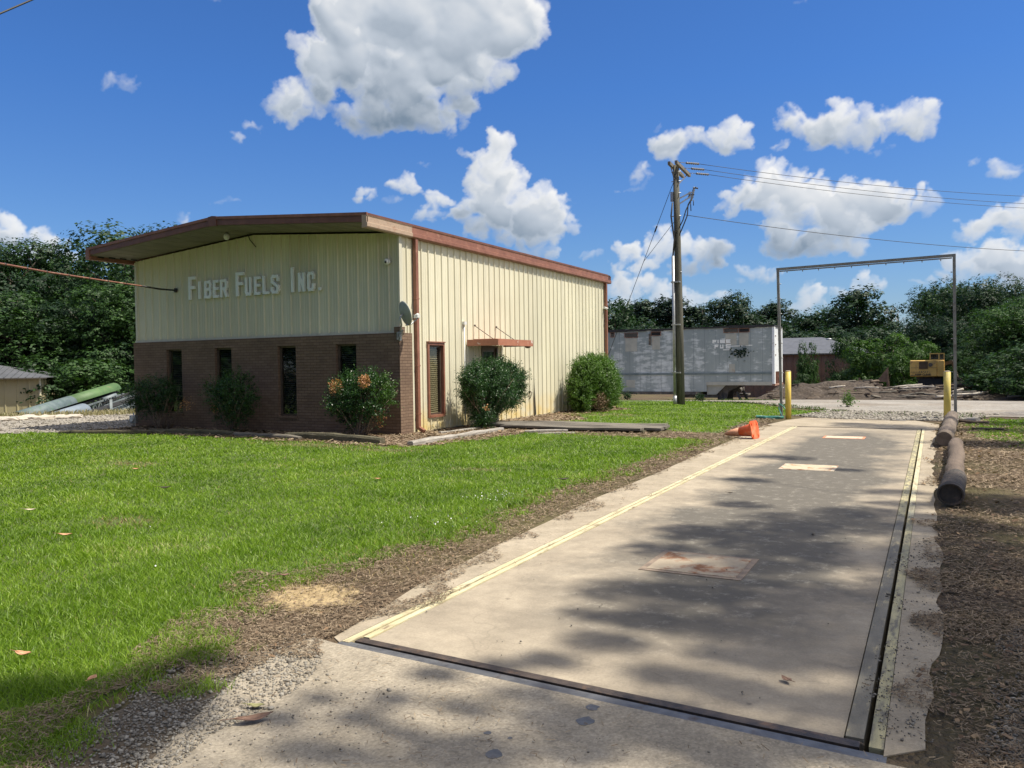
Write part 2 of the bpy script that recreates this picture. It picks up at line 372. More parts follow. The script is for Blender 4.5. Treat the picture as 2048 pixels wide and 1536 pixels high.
# ------------------------------------------------------------------ CAMERA
cam = bpy.data.cameras.new('camera'); co = bpy.data.objects.new('camera', cam); C.objects.link(co)
cam.sensor_width = 36; cam.lens = FPX/2048*36; cam.clip_end = 3000; cam.clip_start = .05
Fv = ray(1024, 768).normalized(); Rv = (ray(1124, 768)-ray(1024, 768)).normalized(); Uv = Rv.cross(Fv)
co.matrix_world = Matrix(((Rv.x,Uv.x,-Fv.x,0),(Rv.y,Uv.y,-Fv.y,0),(Rv.z,Uv.z,-Fv.z,EYE),(0,0,0,1)))
scene.camera = co
scene.view_settings.view_transform = 'Standard'; scene.view_settings.look = 'None'; scene.view_settings.exposure = .45; scene.view_settings.gamma = 1
# ------------------------------------------------------------------ GROUND AND PAVING
def stonemat(name, cols, sc, bump=.6, dist=.02, mix=None):
    m, nt, p, o = new_mat(name); v = ncoord(nt, 'Object')
    vo = nt.nodes.new('ShaderNodeTexVoronoi'); vo.inputs['Scale'].default_value = sc
    nt.links.new(v, vo.inputs['Vector'])
    col = nramp(nt, vo.outputs['Color'], [(i/(len(cols)-1), c) for i, c in enumerate(cols)])
    big = nramp(nt, nnoise(nt, v, .5, 6, .65), [(.35, .72), (.65, 1.12)])
    col = nmix(nt, 1.0, col, big, 'MULTIPLY')
    if mix:
        col = nmix(nt, nramp(nt, nnoise(nt, v, mix[1], 7, .7), [(mix[2], 0), (mix[3], 1)]), col, mix[0])
    nt.links.new(col, p.inputs['Base Color']); p.inputs['Roughness'].default_value = .95
    p.inputs['Specular IOR Level'].default_value = .2
    h = nmath(nt, 'ADD', nmath(nt, 'MULTIPLY', vo.outputs['Distance'], -1), nnoise(nt, v, sc*1.7, 3))
    nbump(nt, p, h, bump, dist); return m
M_ground = stonemat('soil', [(.075,.052,.034), (.13,.092,.06), (.10,.075,.05), (.17,.13,.09)], 28, .8, .02, ((.11,.10,.045), .35, .45, .65))
M_lawnsoil = pm('lawn_soil', (.05,.075,.018), (.10,.14,.026), 9, .95, .6, 60, c3=(.12,.10,.05), s3=1.3, lo3=.60, hi3=.75)
M_road = stonemat('gravel_road', [(.20,.185,.165), (.34,.32,.29), (.26,.235,.205), (.42,.40,.365)], 16, .7, .02, ((.19,.155,.12), .3, .48, .72))
M_lgravel = stonemat('pale_gravel', [(.25,.23,.195), (.34,.315,.275), (.30,.27,.23), (.42,.39,.34)], 18, .7, .02, ((.24,.2,.14), .5, .55, .75))
def soft_sand():
    m = M_sand; nt = m.node_tree; out = [n for n in nt.nodes if n.type == 'OUTPUT_MATERIAL'][0]; p = [n for n in nt.nodes if n.type == 'BSDF_PRINCIPLED'][0]
    g = nt.nodes.new('ShaderNodeNewGeometry'); v = nt.nodes.new('ShaderNodeVectorMath'); v.operation = 'MULTIPLY_ADD'; v.inputs[1].default_value = (1/.40, 1/.36, 0); v.inputs[2].default_value = (3.84/.40, -4.22/.36, 0)
    nt.links.new(g.outputs['Position'], v.inputs[0]); l = nt.nodes.new('ShaderNodeVectorMath'); l.operation = 'LENGTH'; nt.links.new(v.outputs[0], l.inputs[0])
    f = nmath(nt, 'ADD', l.outputs['Value'], nmath(nt, 'MULTIPLY', nmath(nt, 'SUBTRACT', nnoise(nt, g.outputs['Position'], 7, 8, .7), .5), 2.2))
    a = nramp(nt, f, [(.65, 1), (1.0, 0)]); t = nt.nodes.new('ShaderNodeBsdfTransparent'); x = nt.nodes.new('ShaderNodeMixShader')
    nt.links.new(a, x.inputs[0]); nt.links.new(t.outputs[0], x.inputs[1]); nt.links.new(p.outputs[0], x.inputs[2]); nt.links.new(x.outputs[0], out.inputs[0])
M_sand = pm('sand', (.30,.215,.11), (.47,.36,.195), 5, .95, .5, 50, c3=(.16,.11,.07), s3=14)
soft_sand()
M_shoulder = stonemat('grey_shoulder', [(.09,.08,.065), (.17,.155,.13), (.125,.11,.09), (.22,.20,.17)], 30, .8, .02, ((.13,.095,.06), .9, .42, .62))
M_bed = stonemat('mulch', [(.13,.08,.055), (.24,.16,.11), (.18,.125,.09), (.32,.24,.17)], 45, .9, .02)
M_debris = stonemat('bark_mulch', [(.042,.034,.028), (.095,.076,.062), (.065,.053,.044), (.145,.12,.10)], 6, .9, .06, ((.105,.08,.055), .3, .5, .7))

def inside(poly, x, y):
    x = np.asarray(x); y = np.asarray(y); r = np.zeros(x.shape, bool); n = len(poly)
    for i in range(n):
        x0, y0 = poly[i]; x1, y1 = poly[(i+1) % n]
        if y0 == y1: continue
        c = ((y0 > y) != (y1 > y)) & (x < (x1-x0)*(y-y0)/(y1-y0)+x0); r ^= c
    return r
def ragged(poly, step=.35, amp=.06, seed=3):
    r = random.Random(seed); out = []
    for i in range(len(poly)):
        a = Vector(poly[i]); b = Vector(poly[(i+1) % len(poly)]); n = max(1, min(120, int((b-a).length/step)))
        for k in range(n):
            p = a.lerp(b, k/n); out.append((p.x+r.uniform(-amp, amp), p.y+r.uniform(-amp, amp)))
    return out
def sheet(name, poly, z, mat, amp=.06, step=.35, kind='structure', seed=3):
    poly = ragged(poly, step, amp, seed) if amp else poly
    bm = bmesh.new(); vs = [bm.verts.new((p[0], p[1], z)) for p in poly]
    f = bm.faces.new(vs); bmesh.ops.triangulate(bm, faces=[f]); bmesh.ops.recalc_face_normals(bm, faces=bm.faces)
    if bm.faces[0].normal.z < 0: bmesh.ops.reverse_faces(bm, faces=bm.faces)
    me = bpy.data.meshes.new(name); bm.to_mesh(me); bm.free(); me.materials.append(mat)
    o = bpy.data.objects.new(name, me); C.objects.link(o); tag(o, kind=kind); return o
def grid_sheet(name, poly, zoff, mat, res, jit=0, hfun=None, kind='structure'):
    xs = [p[0] for p in poly]; ys = [p[1] for p in poly]
    X = np.arange(min(xs)-res, max(xs)+res, res); Y = np.arange(min(ys)-res, max(ys)+res, res)
    gx, gy = np.meshgrid(X, Y); nx = len(X)
    jx = gx+rng.uniform(-jit, jit, gx.shape)*res; jy = gy+rng.uniform(-jit, jit, gy.shape)*res
    Z = (hfun(jx, jy) if hfun else terr(jx, jy))+zoff
    V = np.stack([jx.ravel(), jy.ravel(), Z.ravel()], 1)
    i, j = np.meshgrid(np.arange(nx-1), np.arange(len(Y)-1)); a = (j*nx+i).ravel()
    cx_, cy_ = gx[:-1, :-1].ravel()+res/2, gy[:-1, :-1].ravel()+res/2
    k = inside(ragged(poly, 1.5, res*.7), cx_, cy_); a = a[k]
    F = np.stack([a, a+1, a+nx+1, a+nx], 1)
    used, inv = np.unique(F, return_inverse=True)
    o = fast_mesh(name, V[used], inv.reshape(F.shape), mat, smooth=True); tag(o, kind=kind); return o

PIT = (-3.07, -.165, 3.5, 20.46)
def make_ground():
    def axis(lo, hi, fine, extra):
        a = set(extra); t = 0; s = fine
        while t < hi: t += s; s = min(s*1.06, 60); a.add(round(t, 3))
        t = 0; s = fine
        while t > lo: t -= s; s = min(s*1.06, 60); a.add(round(t, 3))
        return np.array(sorted(a))
    X = axis(-1500, 1500, .9, [PIT[0], PIT[1], PIT[0]+.004, PIT[1]-.004])
    Y = axis(-300, 2500, .9, [PIT[2], PIT[3], PIT[2]+.004, PIT[3]-.004])
    gx, gy = np.meshgrid(X, Y); Z = terr(gx, gy)
    inp = (gx > PIT[0]+.001) & (gx < PIT[1]-.001) & (gy > PIT[2]+.001) & (gy < PIT[3]-.001)
    Z = np.where(inp, -.5, Z)
    Z = np.where((np.hypot(gx, gy) > 140), Z-.0, Z)
    V = np.stack([gx.ravel(), gy.ravel(), Z.ravel()], 1); nx = len(X)
    i, j = np.meshgrid(np.arange(nx-1), np.arange(len(Y)-1)); a = (j*nx+i).ravel()
    tag(fast_mesh('ground', V, np.stack([a, a+1, a+nx+1, a+nx], 1), M_ground), kind='structure')
make_ground()

LAWN1 = [(-3.2,.6),(-3.3,2.0),(-3.5,3.0),(-3.95,3.72),(-4.2,4.05),(-4.12,4.6),(-3.95,5.2),(-3.86,5.9),(-3.97,7),(-4.08,8.5),(-4.02,12),(-4.02,16.25),(-5.4,16.55),(-8.4,16.7),(-8.75,14.5),(-9.2,12.85),(-10.5,12.9),(-13,13.35),(-20.0,13.15),(-21.4,12.1),(-26,10),(-40,4),(-40,-6),(-3,-6)]
LAWN2 = [(-4.25,18.0),(-4.45,20),(-4.4,24),(-3.5,24.9),(-2.7,26.3),(-4.2,27.6),(-6.2,31.0),(-9,32.6),(-14,33.2),(-15,30),(-11,29),(-9.4,26.5),(-10.2,23.3),(-8.9,21.3),(-9.2,19.6),(-6.5,18.95)]
LAWN3 = [(.75,19),(.8,22.6),(1.4,24.4),(3,24.4),(9,22.8),(12,14),(3,14.5),(1.6,16.8)]
sheet('lawn', [(a-.22 if a > -4.7 and b < 17 else a, b) for a, b in LAWN1], .004, M_lawnsoil, .05)
sheet('lawn', LAWN2, .004, M_lawnsoil, .08)
sheet('lawn', LAWN3, .004, M_lawnsoil, .1)
grid_sheet('gravel_road', [(-3.3,24.6),(-1,23.0),(.6,23.6),(1.5,25.2),(6,25.0),(16,22),(60,16),(60,30),(30,40),(12,44),(2,45.5),(-8,45),(-30,43),(-34,36),(-15,34.5),(-9,33.6),(-6,31.8),(-4,28.2),(-2.6,26.8)], .02, M_road, .33, .15)
grid_sheet('gravel_drive', [(-18.9,13.4),(-20.2,12.9),(-21.4,12.3),(-26,10.2),(-40,4.2),(-46,8),(-33,14.2),(-28.7,16.4),(-25.5,21),(-22,25.5),(-20.2,28),(-20.2,15.5),(-18.9,15.2)], .012, M_lgravel, .3, .1)
sheet('mulch_bed', [(-20.1,13.4),(-13,13.55),(-10.4,13.1),(-9.2,13.0),(-8.7,14.6),(-8.4,16.9),(-9.0,19.3),(-8.9,21.2),(-10.0,23.4),(-9.5,26.2),(-10.9,28.5),(-10.9,15.2),(-20.1,15.2)], .012, M_bed, .09)
sheet('sand_patch', [(-4.45,3.75),(-3.35,3.7),(-3.3,4.3),(-3.5,4.9),(-4.4,4.9)], .0105, M_sand, .02, .2)
sheet('gravel_shoulder', [(-3.3,3.3),(-3.0,3.1),(-2.7,2.3),(-2.2,1.2),(-2.0,.4),(-3.1,.4),(-3.3,1.6),(-3.5,2.7)], .006, M_shoulder, .07, .15)
sheet('gravel_shoulder', [(.02,1),(.1,3.0),(.35,4.4),(.9,6.0),(1.8,8),(5,10),(9,14),(9,3),(5,1)], .006, M_shoulder, .12, .3)

# concrete
def concrete(name, a, b, stain=None, speck=0.0, bump=.25):
    m, nt, p, o = new_mat(name); gm = nt.nodes.new('ShaderNodeNewGeometry'); v = gm.outputs['Position']
    col = nramp(nt, nnoise(nt, v, 1.3, 8, .65), [(.3, a), (.7, b)])
    fine = nramp(nt, nnoise(nt, v, 70, 4, .7), [(.3, .84), (.7, 1.1)])
    col = nmix(nt, 1.0, col, fine, 'MULTIPLY')
    col = nmix(nt, 1.0, col, nramp(nt, nnoise(nt, v, 5, 9, .75), [(.35, .82), (.65, 1.12)]), 'MULTIPLY')
    sx = nt.nodes.new('ShaderNodeSeparateXYZ'); nt.links.new(v, sx.inputs[0])
    if stain:
        # tyre-darkened middle of the deck
        d = nmath(nt, 'ABSOLUTE', nmath(nt, 'ADD', sx.outputs[0], 1.45))
        e = nmath(nt, 'SUBTRACT', 1.3, d)
        e = nmath(nt, 'ADD', e, nmath(nt, 'MULTIPLY', nmath(nt, 'SUBTRACT', nnoise(nt, v, .8, 6, .65), .5), 2.6))
        yb = nmath(nt, 'MULTIPLY', nmath(nt, 'SUBTRACT', sx.outputs[1], 3.6), .35, True)
        yc = nmath(nt, 'MULTIPLY', nmath(nt, 'SUBTRACT', 20.5, sx.outputs[1]), .3, True)
        fac = nramp(nt, nmath(nt, 'MULTIPLY', nmath(nt, 'MULTIPLY', e, yb), yc), [(.05, 0), (.6, 1)])
        st = nmix(nt, nramp(nt, nnoise(nt, v, 7, 10, .8), [(.53, 0), (.68, .9)]), stain, (.34,.315,.265))
        col = nmix(nt, nmath(nt, 'MULTIPLY', fac, .95), col, st)
    if speck:
        vo = nt.nodes.new('ShaderNodeTexVoronoi'); vo.inputs['Scale'].default_value = 95; nt.links.new(v, vo.inputs['Vector'])
        sp = nramp(nt, vo.outputs['Color'], [(.0, .70), (.5, 1.0), (1, 1.3)])
        col = nmix(nt, speck, col, nmix(nt, 1.0, col, sp, 'MULTIPLY'))
    col = nmix(nt, nramp(nt, nnoise(nt, v, 11, 4, .5), [(.70, 0), (.76, .55)]), col, (.09,.075,.06))
    # hairline cracks
    vc = nt.nodes.new('ShaderNodeTexVoronoi'); vc.feature = 'DISTANCE_TO_EDGE'; vc.inputs['Scale'].default_value = .38
    wv = nt.nodes.new('ShaderNodeVectorMath'); wv.operation = 'ADD'
    wn = nt.nodes.new('ShaderNodeTexNoise'); wn.inputs['Scale'].default_value = 2.2; nt.links.new(v, wn.inputs['Vector'])
    nt.links.new(v, wv.inputs[0]); nt.links.new(wn.outputs['Color'], wv.inputs[1]); nt.links.new(wv.outputs[0], vc.inputs['Vector'])
    ck = nramp(nt, vc.outputs['Distance'], [(0, .55), (.004, 1)])
    col = nmix(nt, .3, col, nmix(nt, 1.0, col, ck, 'MULTIPLY'))
    nt.links.new(col, p.inputs['Base Color']); p.inputs['Roughness'].default_value = .85; p.inputs['Specular IOR Level'].default_value = .3
    h = nmath(nt, 'ADD', nnoise(nt, v, 120, 6, .8), nmath(nt, 'MULTIPLY', nnoise(nt, v, 6, 4), 2))
    nbump(nt, p, h, bump, .01); return m
M_deck = concrete('deck_concrete', (.29,.245,.185), (.41,.35,.265), (.115,.105,.088))
M_apron = concrete('apron_concrete', (.29,.25,.19), (.42,.365,.285), None, .8, .5)
M_curb = concrete('curb_concrete', (.31,.26,.19), (.41,.35,.265), None, .3, .35)
M_steel = pm('dark_steel', (.05,.04,.035), (.12,.09,.07), 12, .55, .3, 60, .4, c3=(.2,.12,.07), s3=9)
M_steel2 = pm('grey_steel', (.12,.12,.125), (.2,.2,.2), 12, .5, .2, 60, .5, c3=(.11,.08,.06), s3=9)
M_yrail = pm('worn_yellow_paint', (.50,.44,.26), (.60,.55,.37), 9, .6, .3, 60, c3=(.24,.18,.11), s3=14, lo3=.53, hi3=.66, stretch=(1,.25,1))
M_yrail3 = pm('bare_rail', (.14,.125,.095), (.24,.215,.16), 9, .7, .4, 60, c3=(.40,.34,.20), s3=14, lo3=.56, hi3=.66, stretch=(1,.3,1))
M_yrail2 = pm('faded_yellow_paint', (.28,.26,.16), (.50,.44,.24), 9, .7, .4, 60, c3=(.16,.14,.105), s3=22, lo3=.46, hi3=.62, stretch=(1,.25,1))
M_rust = pm('rust_plate', (.30,.12,.05), (.55,.47,.36), 7, .8, .3, 50, c3=(.22,.08,.035), s3=14, lo=.38, hi=.5)
def edgeY(x, y0): return y0-(x+2.97)*.044
ws = empty('weighbridge', 'long concrete truck scale deck set in the ground with yellow edge rails', 'weighbridge', (-1.6,12,0))
inv = ws
def P(mb, name, mat, root, **k): return mb.build(name, mat, root, **k)
# deck slab, solid, standing in its pit
m = MB(); m.prism([(-2.935,edgeY(-2.935,3.72)),(-.342,edgeY(-.342,3.72)),(-.342,20.40),(-2.935,20.40)], 'z', -.45, 0.0); m.build('deck', M_deck, ws)
m = MB(); m.prism([(-2.99,edgeY(-2.99,3.655)),(-.275,edgeY(-.275,3.655)),(-.275,edgeY(-.275,3.715)),(-2.99,edgeY(-2.99,3.715))], 'z', -.3, .006); m.build('end_beam', M_steel, ws)
m = MB(); m.prism([(-3.06,edgeY(-3.06,3.57)),(-.17,edgeY(-.17,3.57)),(-.17,edgeY(-.17,3.635)),(-3.06,edgeY(-3.06,3.635))], 'z', -.3, .003); m.build('end_beam', M_steel2, ws)
m = MB(); m.box((-2.985,3.73,-.3),(-2.94,20.4,.008)); m.build('edge_rail', M_yrail, ws)
m = MB(); m.box((-3.055,3.62,-.3),(-3.005,20.4,.006)); m.build('edge_rail', M_yrail, ws)
m = MB()
m.box((-.335,3.62,-.3),(-.264,9.0,.008)); m.build('edge_rail', M_yrail3, ws)
m = MB(); m.box((-.335,9.01,-.3),(-.264,15.2,.008)); m.build('edge_rail', M_yrail2, ws)
m = MB(); m.box((-.240,3.56,-.3),(-.185,9.0,.006)); m.build('edge_rail', M_yrail2, ws)
m = MB(); m.box((-.240,9.01,-.3),(-.185,20.4,.006)); m.build('edge_rail', M_yrail, ws)
m = MB(); m.box((-.335,15.22,-.3),(-.264,20.4,.004)); m.build('edge_rail', M_yrail2, ws)
m = MB(); m.box((-3.05,20.405,-.3),(-.18,20.43,.004)); m.build('end_beam', M_steel, ws)
def hatch(x0, x1, y0, y1, label, rusty, frame):
    t = empty('deck_hatch', label, 'hatch', ((x0+x1)/2, (y0+y1)/2, 0), 'access hatches in the weighbridge deck')
    m = MB(); m.box((x0,y0,.001),(x1,y1,.008)); m.build('lid', rusty, t)
    m = MB()
    for a in ((x0-.05,y0-.05,x1+.05,y0),(x0-.05,y1,x1+.05,y1+.05),(x0-.05,y0,x0,y1),(x1,y0,x1+.05,y1)): m.box((a[0],a[1],-.01),(a[2],a[3],.005))
    m.build('frame', frame, t); settle(t); return t
M_lid1 = pm('lid_rusted', (.30,.245,.175), (.40,.335,.25), 3, .8, .3, 50, c3=(.23,.10,.04), s3=3.2, lo3=.5, hi3=.6)
M_lid2 = pm('lid_pale', (.46,.38,.26), (.55,.46,.33), 3, .75, .3, 50, c3=(.4,.16,.06), s3=4, lo3=.54, hi3=.62)
M_lid3 = pm('lid_pink', (.55,.42,.30), (.62,.5,.38), 3, .75, .3, 50, c3=(.42,.17,.09), s3=5)
M_hfr = pm('hatch_frame', (.16,.12,.09), (.3,.23,.17), 9, .8, .3, 50)
hatch(-1.98,-1.30,5.95,6.55,'large rust-stained access plate in the near part of the concrete deck', M_lid1, M_hfr)
hatch(-2.0,-1.33,12.36,12.93,'pale cream access plate with orange rust, half way along the deck', M_lid2, M_rust)
hatch(-2.0,-1.3,17.6,18.05,'orange-edged access plate at the far end of the deck', M_lid3, pm('orange_rust', (.45,.16,.08), (.6,.28,.16), 8, .8))
settle(ws)
m = MB(); m.prism([(-3.25,3.6),(-3.3,3.2),(-2.85,2.2),(-2.35,1.2),(-2.2,-3),(.25,-3),(.12,3.3),(-.02,edgeY(-.02,3.56)),(-3.06,edgeY(-3.06,3.565))], 'z', -.2, .008)
tag(m.build('concrete_apron', M_apron), kind='structure')
m = MB(); m.prism([(-3.14,3.65),(-3.2,4.1),(-3.33,4.8),(-3.36,5.4),(-3.43,6.2),(-3.47,7.4),(-3.56,8.8),(-3.55,11),(-3.62,14),(-3.66,17.8),(-3.75,20.4),(-3.06,20.4),(-3.06,3.6)], 'z', -.3, .007); tag(m.build('concrete_kerb', M_curb), kind='structure')
m = MB(); _r = random.Random(6); m.prism([(-.182,3.5),(-.182,20.44)]+[(.01+.08*(float(vnoise(k*.15, 3.3, 1.1, 91))-.5)+.07*(float(vnoise(k*.15, 8.3, .33, 92))-.5), 20.44-k*.15) for k in range(113)], 'z', -.3, .006); tag(m.build('concrete_kerb', M_curb), kind='structure')
m = MB(); m.prism([(-3.75,20.44),(-3.5,22.6),(-3.2,23.6),(-.5,23.4),(.1,22),(.1,20.44)], 'z', -.2, .010); tag(m.build('concrete_slab', M_curb), kind='structure')

# ------------------------------------------------------------------ GRASS, STRAW, STONES (stuff)
def scatter(n, r0, r1, a0, a1):
    d = np.exp(rng.uniform(math.log(r0), math.log(r1), n)); a = np.radians(rng.uniform(a0, a1, n))
    return d*np.sin(a), d*np.cos(a), d
def blades(x, y, d, hgt, wid, lean, k=1.0):
    n = len(x); z = terr(x, y); a = rng.uniform(0, 2*PI, n)
    w = wid*np.maximum(1, (d/5.0)**k)*rng.uniform(.7, 1.3, n); h = hgt*rng.uniform(.5, 1.25, n)
    ca, sa = np.cos(a), np.sin(a); b = rng.uniform(0, 2*PI, n); l = lean*h*rng.uniform(.2, 1.3, n)
    V = np.empty((n, 5, 3))
    V[:,0] = np.stack([x-ca*w/2, y-sa*w/2, z], 1); V[:,1] = np.stack([x+ca*w/2, y+sa*w/2, z], 1)
    mx, my = x+np.cos(b)*l*.35, y+np.sin(b)*l*.35
    V[:,2] = np.stack([mx+ca*w*.42, my+sa*w*.42, z+h*.6], 1); V[:,3] = np.stack([mx-ca*w*.42, my-sa*w*.42, z+h*.6], 1)
    V[:,4] = np.stack([x+np.cos(b)*l, y+np.sin(b)*l, z+h], 1)
    base = np.arange(n)*5
    F = np.concatenate([np.stack([base, base+1, base+2, base+3], 1), np.stack([base+3, base+2, base+4, base+4], 1)])
    return V.reshape(-1, 3), F[:n], np.stack([base+3, base+2, base+4], 1)
def tri_mesh(name, V, Q, T, mat):
    F = np.concatenate([np.stack([Q[:,0],Q[:,1],Q[:,2]],1), np.stack([Q[:,0],Q[:,2],Q[:,3]],1), T]) if len(Q) else T
    return fast_mesh(name, V, F, mat)
M_grass = leaf_mat('grass_blade', (.06,.125,.008), (.15,.262,.012), (.26,.38,.035), .4, .7, .45, .4, third=(.50,.46,.24), rw=.5, nw=1.25, off=-.36)
M_straw = leaf_mat('straw', (.10,.07,.045), (.21,.155,.105), (.36,.285,.20), .1, 1.2, .8, .2, third=(.34,.27,.19))
M_tan = leaf_mat('dry_grass', (.18,.13,.06), (.32,.25,.12), (.42,.36,.20), .25, 1, .7, .2)
def in_lawn(x, y, grow=.0):
    jx = x+(vnoise(x, y, .35, 1)-.5)*.55+(vnoise(x, y, .1, 3)-.5)*.3; jy = y+(vnoise(x, y, .35, 2)-.5)*.55+(vnoise(x, y, .1, 4)-.5)*.3; jx = jx+rng.normal(size=x.shape)*.09; jy = jy+rng.normal(size=x.shape)*.09
    return inside(LAWN1, jx, jy) | inside(LAWN2, jx, jy) | inside(LAWN3, jx, jy)
# dry bare places in the lawn
def bare(x, y):
    b = np.zeros(x.shape)
    for cx_, cy_, rx, ry in ((-11.2,12.55,1.9,.42),(-9.3,12.3,1.0,.35),(-4.0,4.4,.25,.3),(-7.5,5.5,.5,.3),(-12,9,.8,.3),(-6.1,10.5,.5,.25),(-4.0,16.6,.8,.6),(-8.9,23.2,1.4,.7),(-4.3,17.4,.9,.5)):
        b = np.maximum(b, 1.3-np.hypot((x-cx_)/rx, (y-cy_)/ry))
    return np.clip(b, 0, 1)
x, y, d = scatter(900000, 2.6, 40, -72, 14)
k = in_lawn(x, y); x, y, d = x[k], y[k], d[k]
dens = .55+.9*vnoise(x, y, .22, 5); keep = rng.random(len(x)) < dens*(1-.93*bare(x, y)); x, y, d = x[keep], y[keep], d[keep]
hh = .030+.034*vnoise(x, y, .45, 41)
V, Q, T = blades(x, y, d, hh, .0042, 1.25, 1.0)
tag(tri_mesh('lawn_grass', V, Q, T, M_grass), kind='stuff'); print('grass', len(x))
# dry blades on the bare spots
x, y, d = scatter(260000, 2.6, 30, -60, 14)
k = (in_lawn(x, y) & (rng.random(len(x)) < bare(x, y)*1.1+.03)) | (inside([(-3.9,3.7),(-3.6,4.6),(-3.6,6),(-3.75,9),(-3.75,16),(-4.5,16),(-4.5,4)], x+rng.normal(size=x.shape)*.08, y) & (rng.random(len(x)) < .35)); x, y, d = x[k], y[k], d[k]
V, Q, T = blades(x, y, d, .035, .004, 1.6, 1.0); tag(tri_mesh('dry_grass', V, Q, T, M_tan), kind='stuff')
M_sandx = M_sand
def litter(name, polys, n, ln, wd, mat, r0=1.8, r1=30, a0=-60, a1=20, noise=.5, seed=9, nz=.6):
    x, y, d = scatter(n, r0, r1, a0, a1); jx = x+(vnoise(x, y, .3, seed)-.5)*.45; jy = y+(vnoise(x, y, .3, seed+1)-.5)*.45
    k = np.zeros(len(x), bool)
    for p in polys: k |= inside(p, jx, jy)
    k &= rng.random(len(x)) < 1.2*vnoise(x, y, nz, seed+2)+(1-noise)
    k &= rng.random(len(x)) < .25+1.1*np.clip(np.hypot((x+3.84)/.36, (y-4.22)/.30)+.5*(vnoise(x, y, .09, 77)-.5), 0, 1)**2
    x, y, d = x[k], y[k], d[k]; n = len(x)
    a = rng.uniform(0, 2*PI, n); l = ln*rng.uniform(.5, 1.4, n)*np.maximum(1, (d/8)**.6); w = wd*np.maximum(1, d/4.5)*rng.uniform(.7, 1.4, n)
    z = terr(x, y)+rng.uniform(.012, .03, n); dz = rng.uniform(-.18, .3, n)*l
    ca, sa = np.cos(a), np.sin(a); V = np.empty((n, 4, 3))
    tw = rng.uniform(-.5, .5, n)*w
    V[:,0] = np.stack([x-ca*l/2-sa*w/2, y-sa*l/2+ca*w/2, z+tw], 1); V[:,1] = np.stack([x-ca*l/2+sa*w/2, y-sa*l/2-ca*w/2, z], 1)
    V[:,2] = np.stack([x+ca*l/2+sa*w/2, y+sa*l/2-ca*w/2, np.maximum(z+dz, terr(x, y)+.006)], 1); V[:,3] = np.stack([x+ca*l/2-sa*w/2, y+sa*l/2+ca*w/2, np.maximum(z+dz+tw, terr(x, y)+.008)], 1)
    return tag(fast_mesh(name, V.reshape(-1, 3), np.arange(4*n).reshape(n, 4), mat), kind='stuff')
STRIP = [(-3.08,3.4),(-3.16,4.6),(-3.33,6),(-3.44,9),(-3.50,12),(-3.55,17.5),(-3.75,21.5),(-3.9,24.2),(-4.5,24),(-4.4,18),(-8.6,17.1),(-8.6,16.6),(-4.15,16.3),(-4.2,8.5),(-3.98,6.0),(-4.5,5),(-4.7,4.3),(-4.1,3.5),(-3.6,2.7)]
BED = [(-20.1,13.35),(-10.4,12.95),(-9.1,12.9),(-8.5,14.6),(-8.4,17.0),(-9.0,19.3),(-8.9,21.2),(-10.0,23.4),(-9.4,26.2),(-10.9,28.5),(-10.95,15.2),(-20.1,15.2)]
RIGHT = [(-.06,3.4),(-.07,6),(-.02,9),(.02,15),(.12,22),(.6,24),(2.2,23),(6,16),(8,3),(5,1),(.4,1),(.15,2.8)]
litter('pine_straw', [STRIP], 520000, .034, .0034, M_straw, noise=.7)
litter('pine_straw', [[(-.18,3.6),(.06,3.6),(.06,20),(-.18,20)],[(-3.3,3.7),(-3.05,3.7),(-3.05,20),(-3.6,20)],[(-3.2,3.5),(.1,3.4),(.1,2.0),(-2.7,2.2)]], 9000, .03, .003, M_straw, r0=2, r1=22, a0=-60, a1=5, noise=.9)
litter('pine_straw', [BED], 160000, .06, .005, M_straw, r0=12, noise=.6)
litter('pine_straw', [RIGHT], 520000, .036, .0034, M_straw, a0=-5, a1=40, noise=1.1, nz=.55)
litter('pine_straw', [[(-3.9,3.6),(-3.45,2.9),(-3.2,1.8),(-3.1,.6),(-3.6,.6),(-3.7,2.4),(-4.3,3.6)]], 160000, .04, .0032, M_straw, r0=1.6, r1=6, a0=-75, a1=-40, noise=.6)
M_litter = leaf_mat('leaf_litter', (.10,.06,.035), (.22,.14,.08), (.38,.27,.16), .1, 2, .7, .3)
litter('leaf_litter', [RIGHT, BED], 9000, .035, .014, M_litter, r0=2.5, r1=26, a0=-50, a1=35, noise=.6)
litter('leaf_litter', [STRIP], 5000, .025, .010, M_litter, r0=2.5, r1=20, noise=.6)
M_stone = leaf_mat('loose_stone', (.14,.125,.105), (.26,.24,.205), (.42,.39,.34), 0, 3, .9, .25)
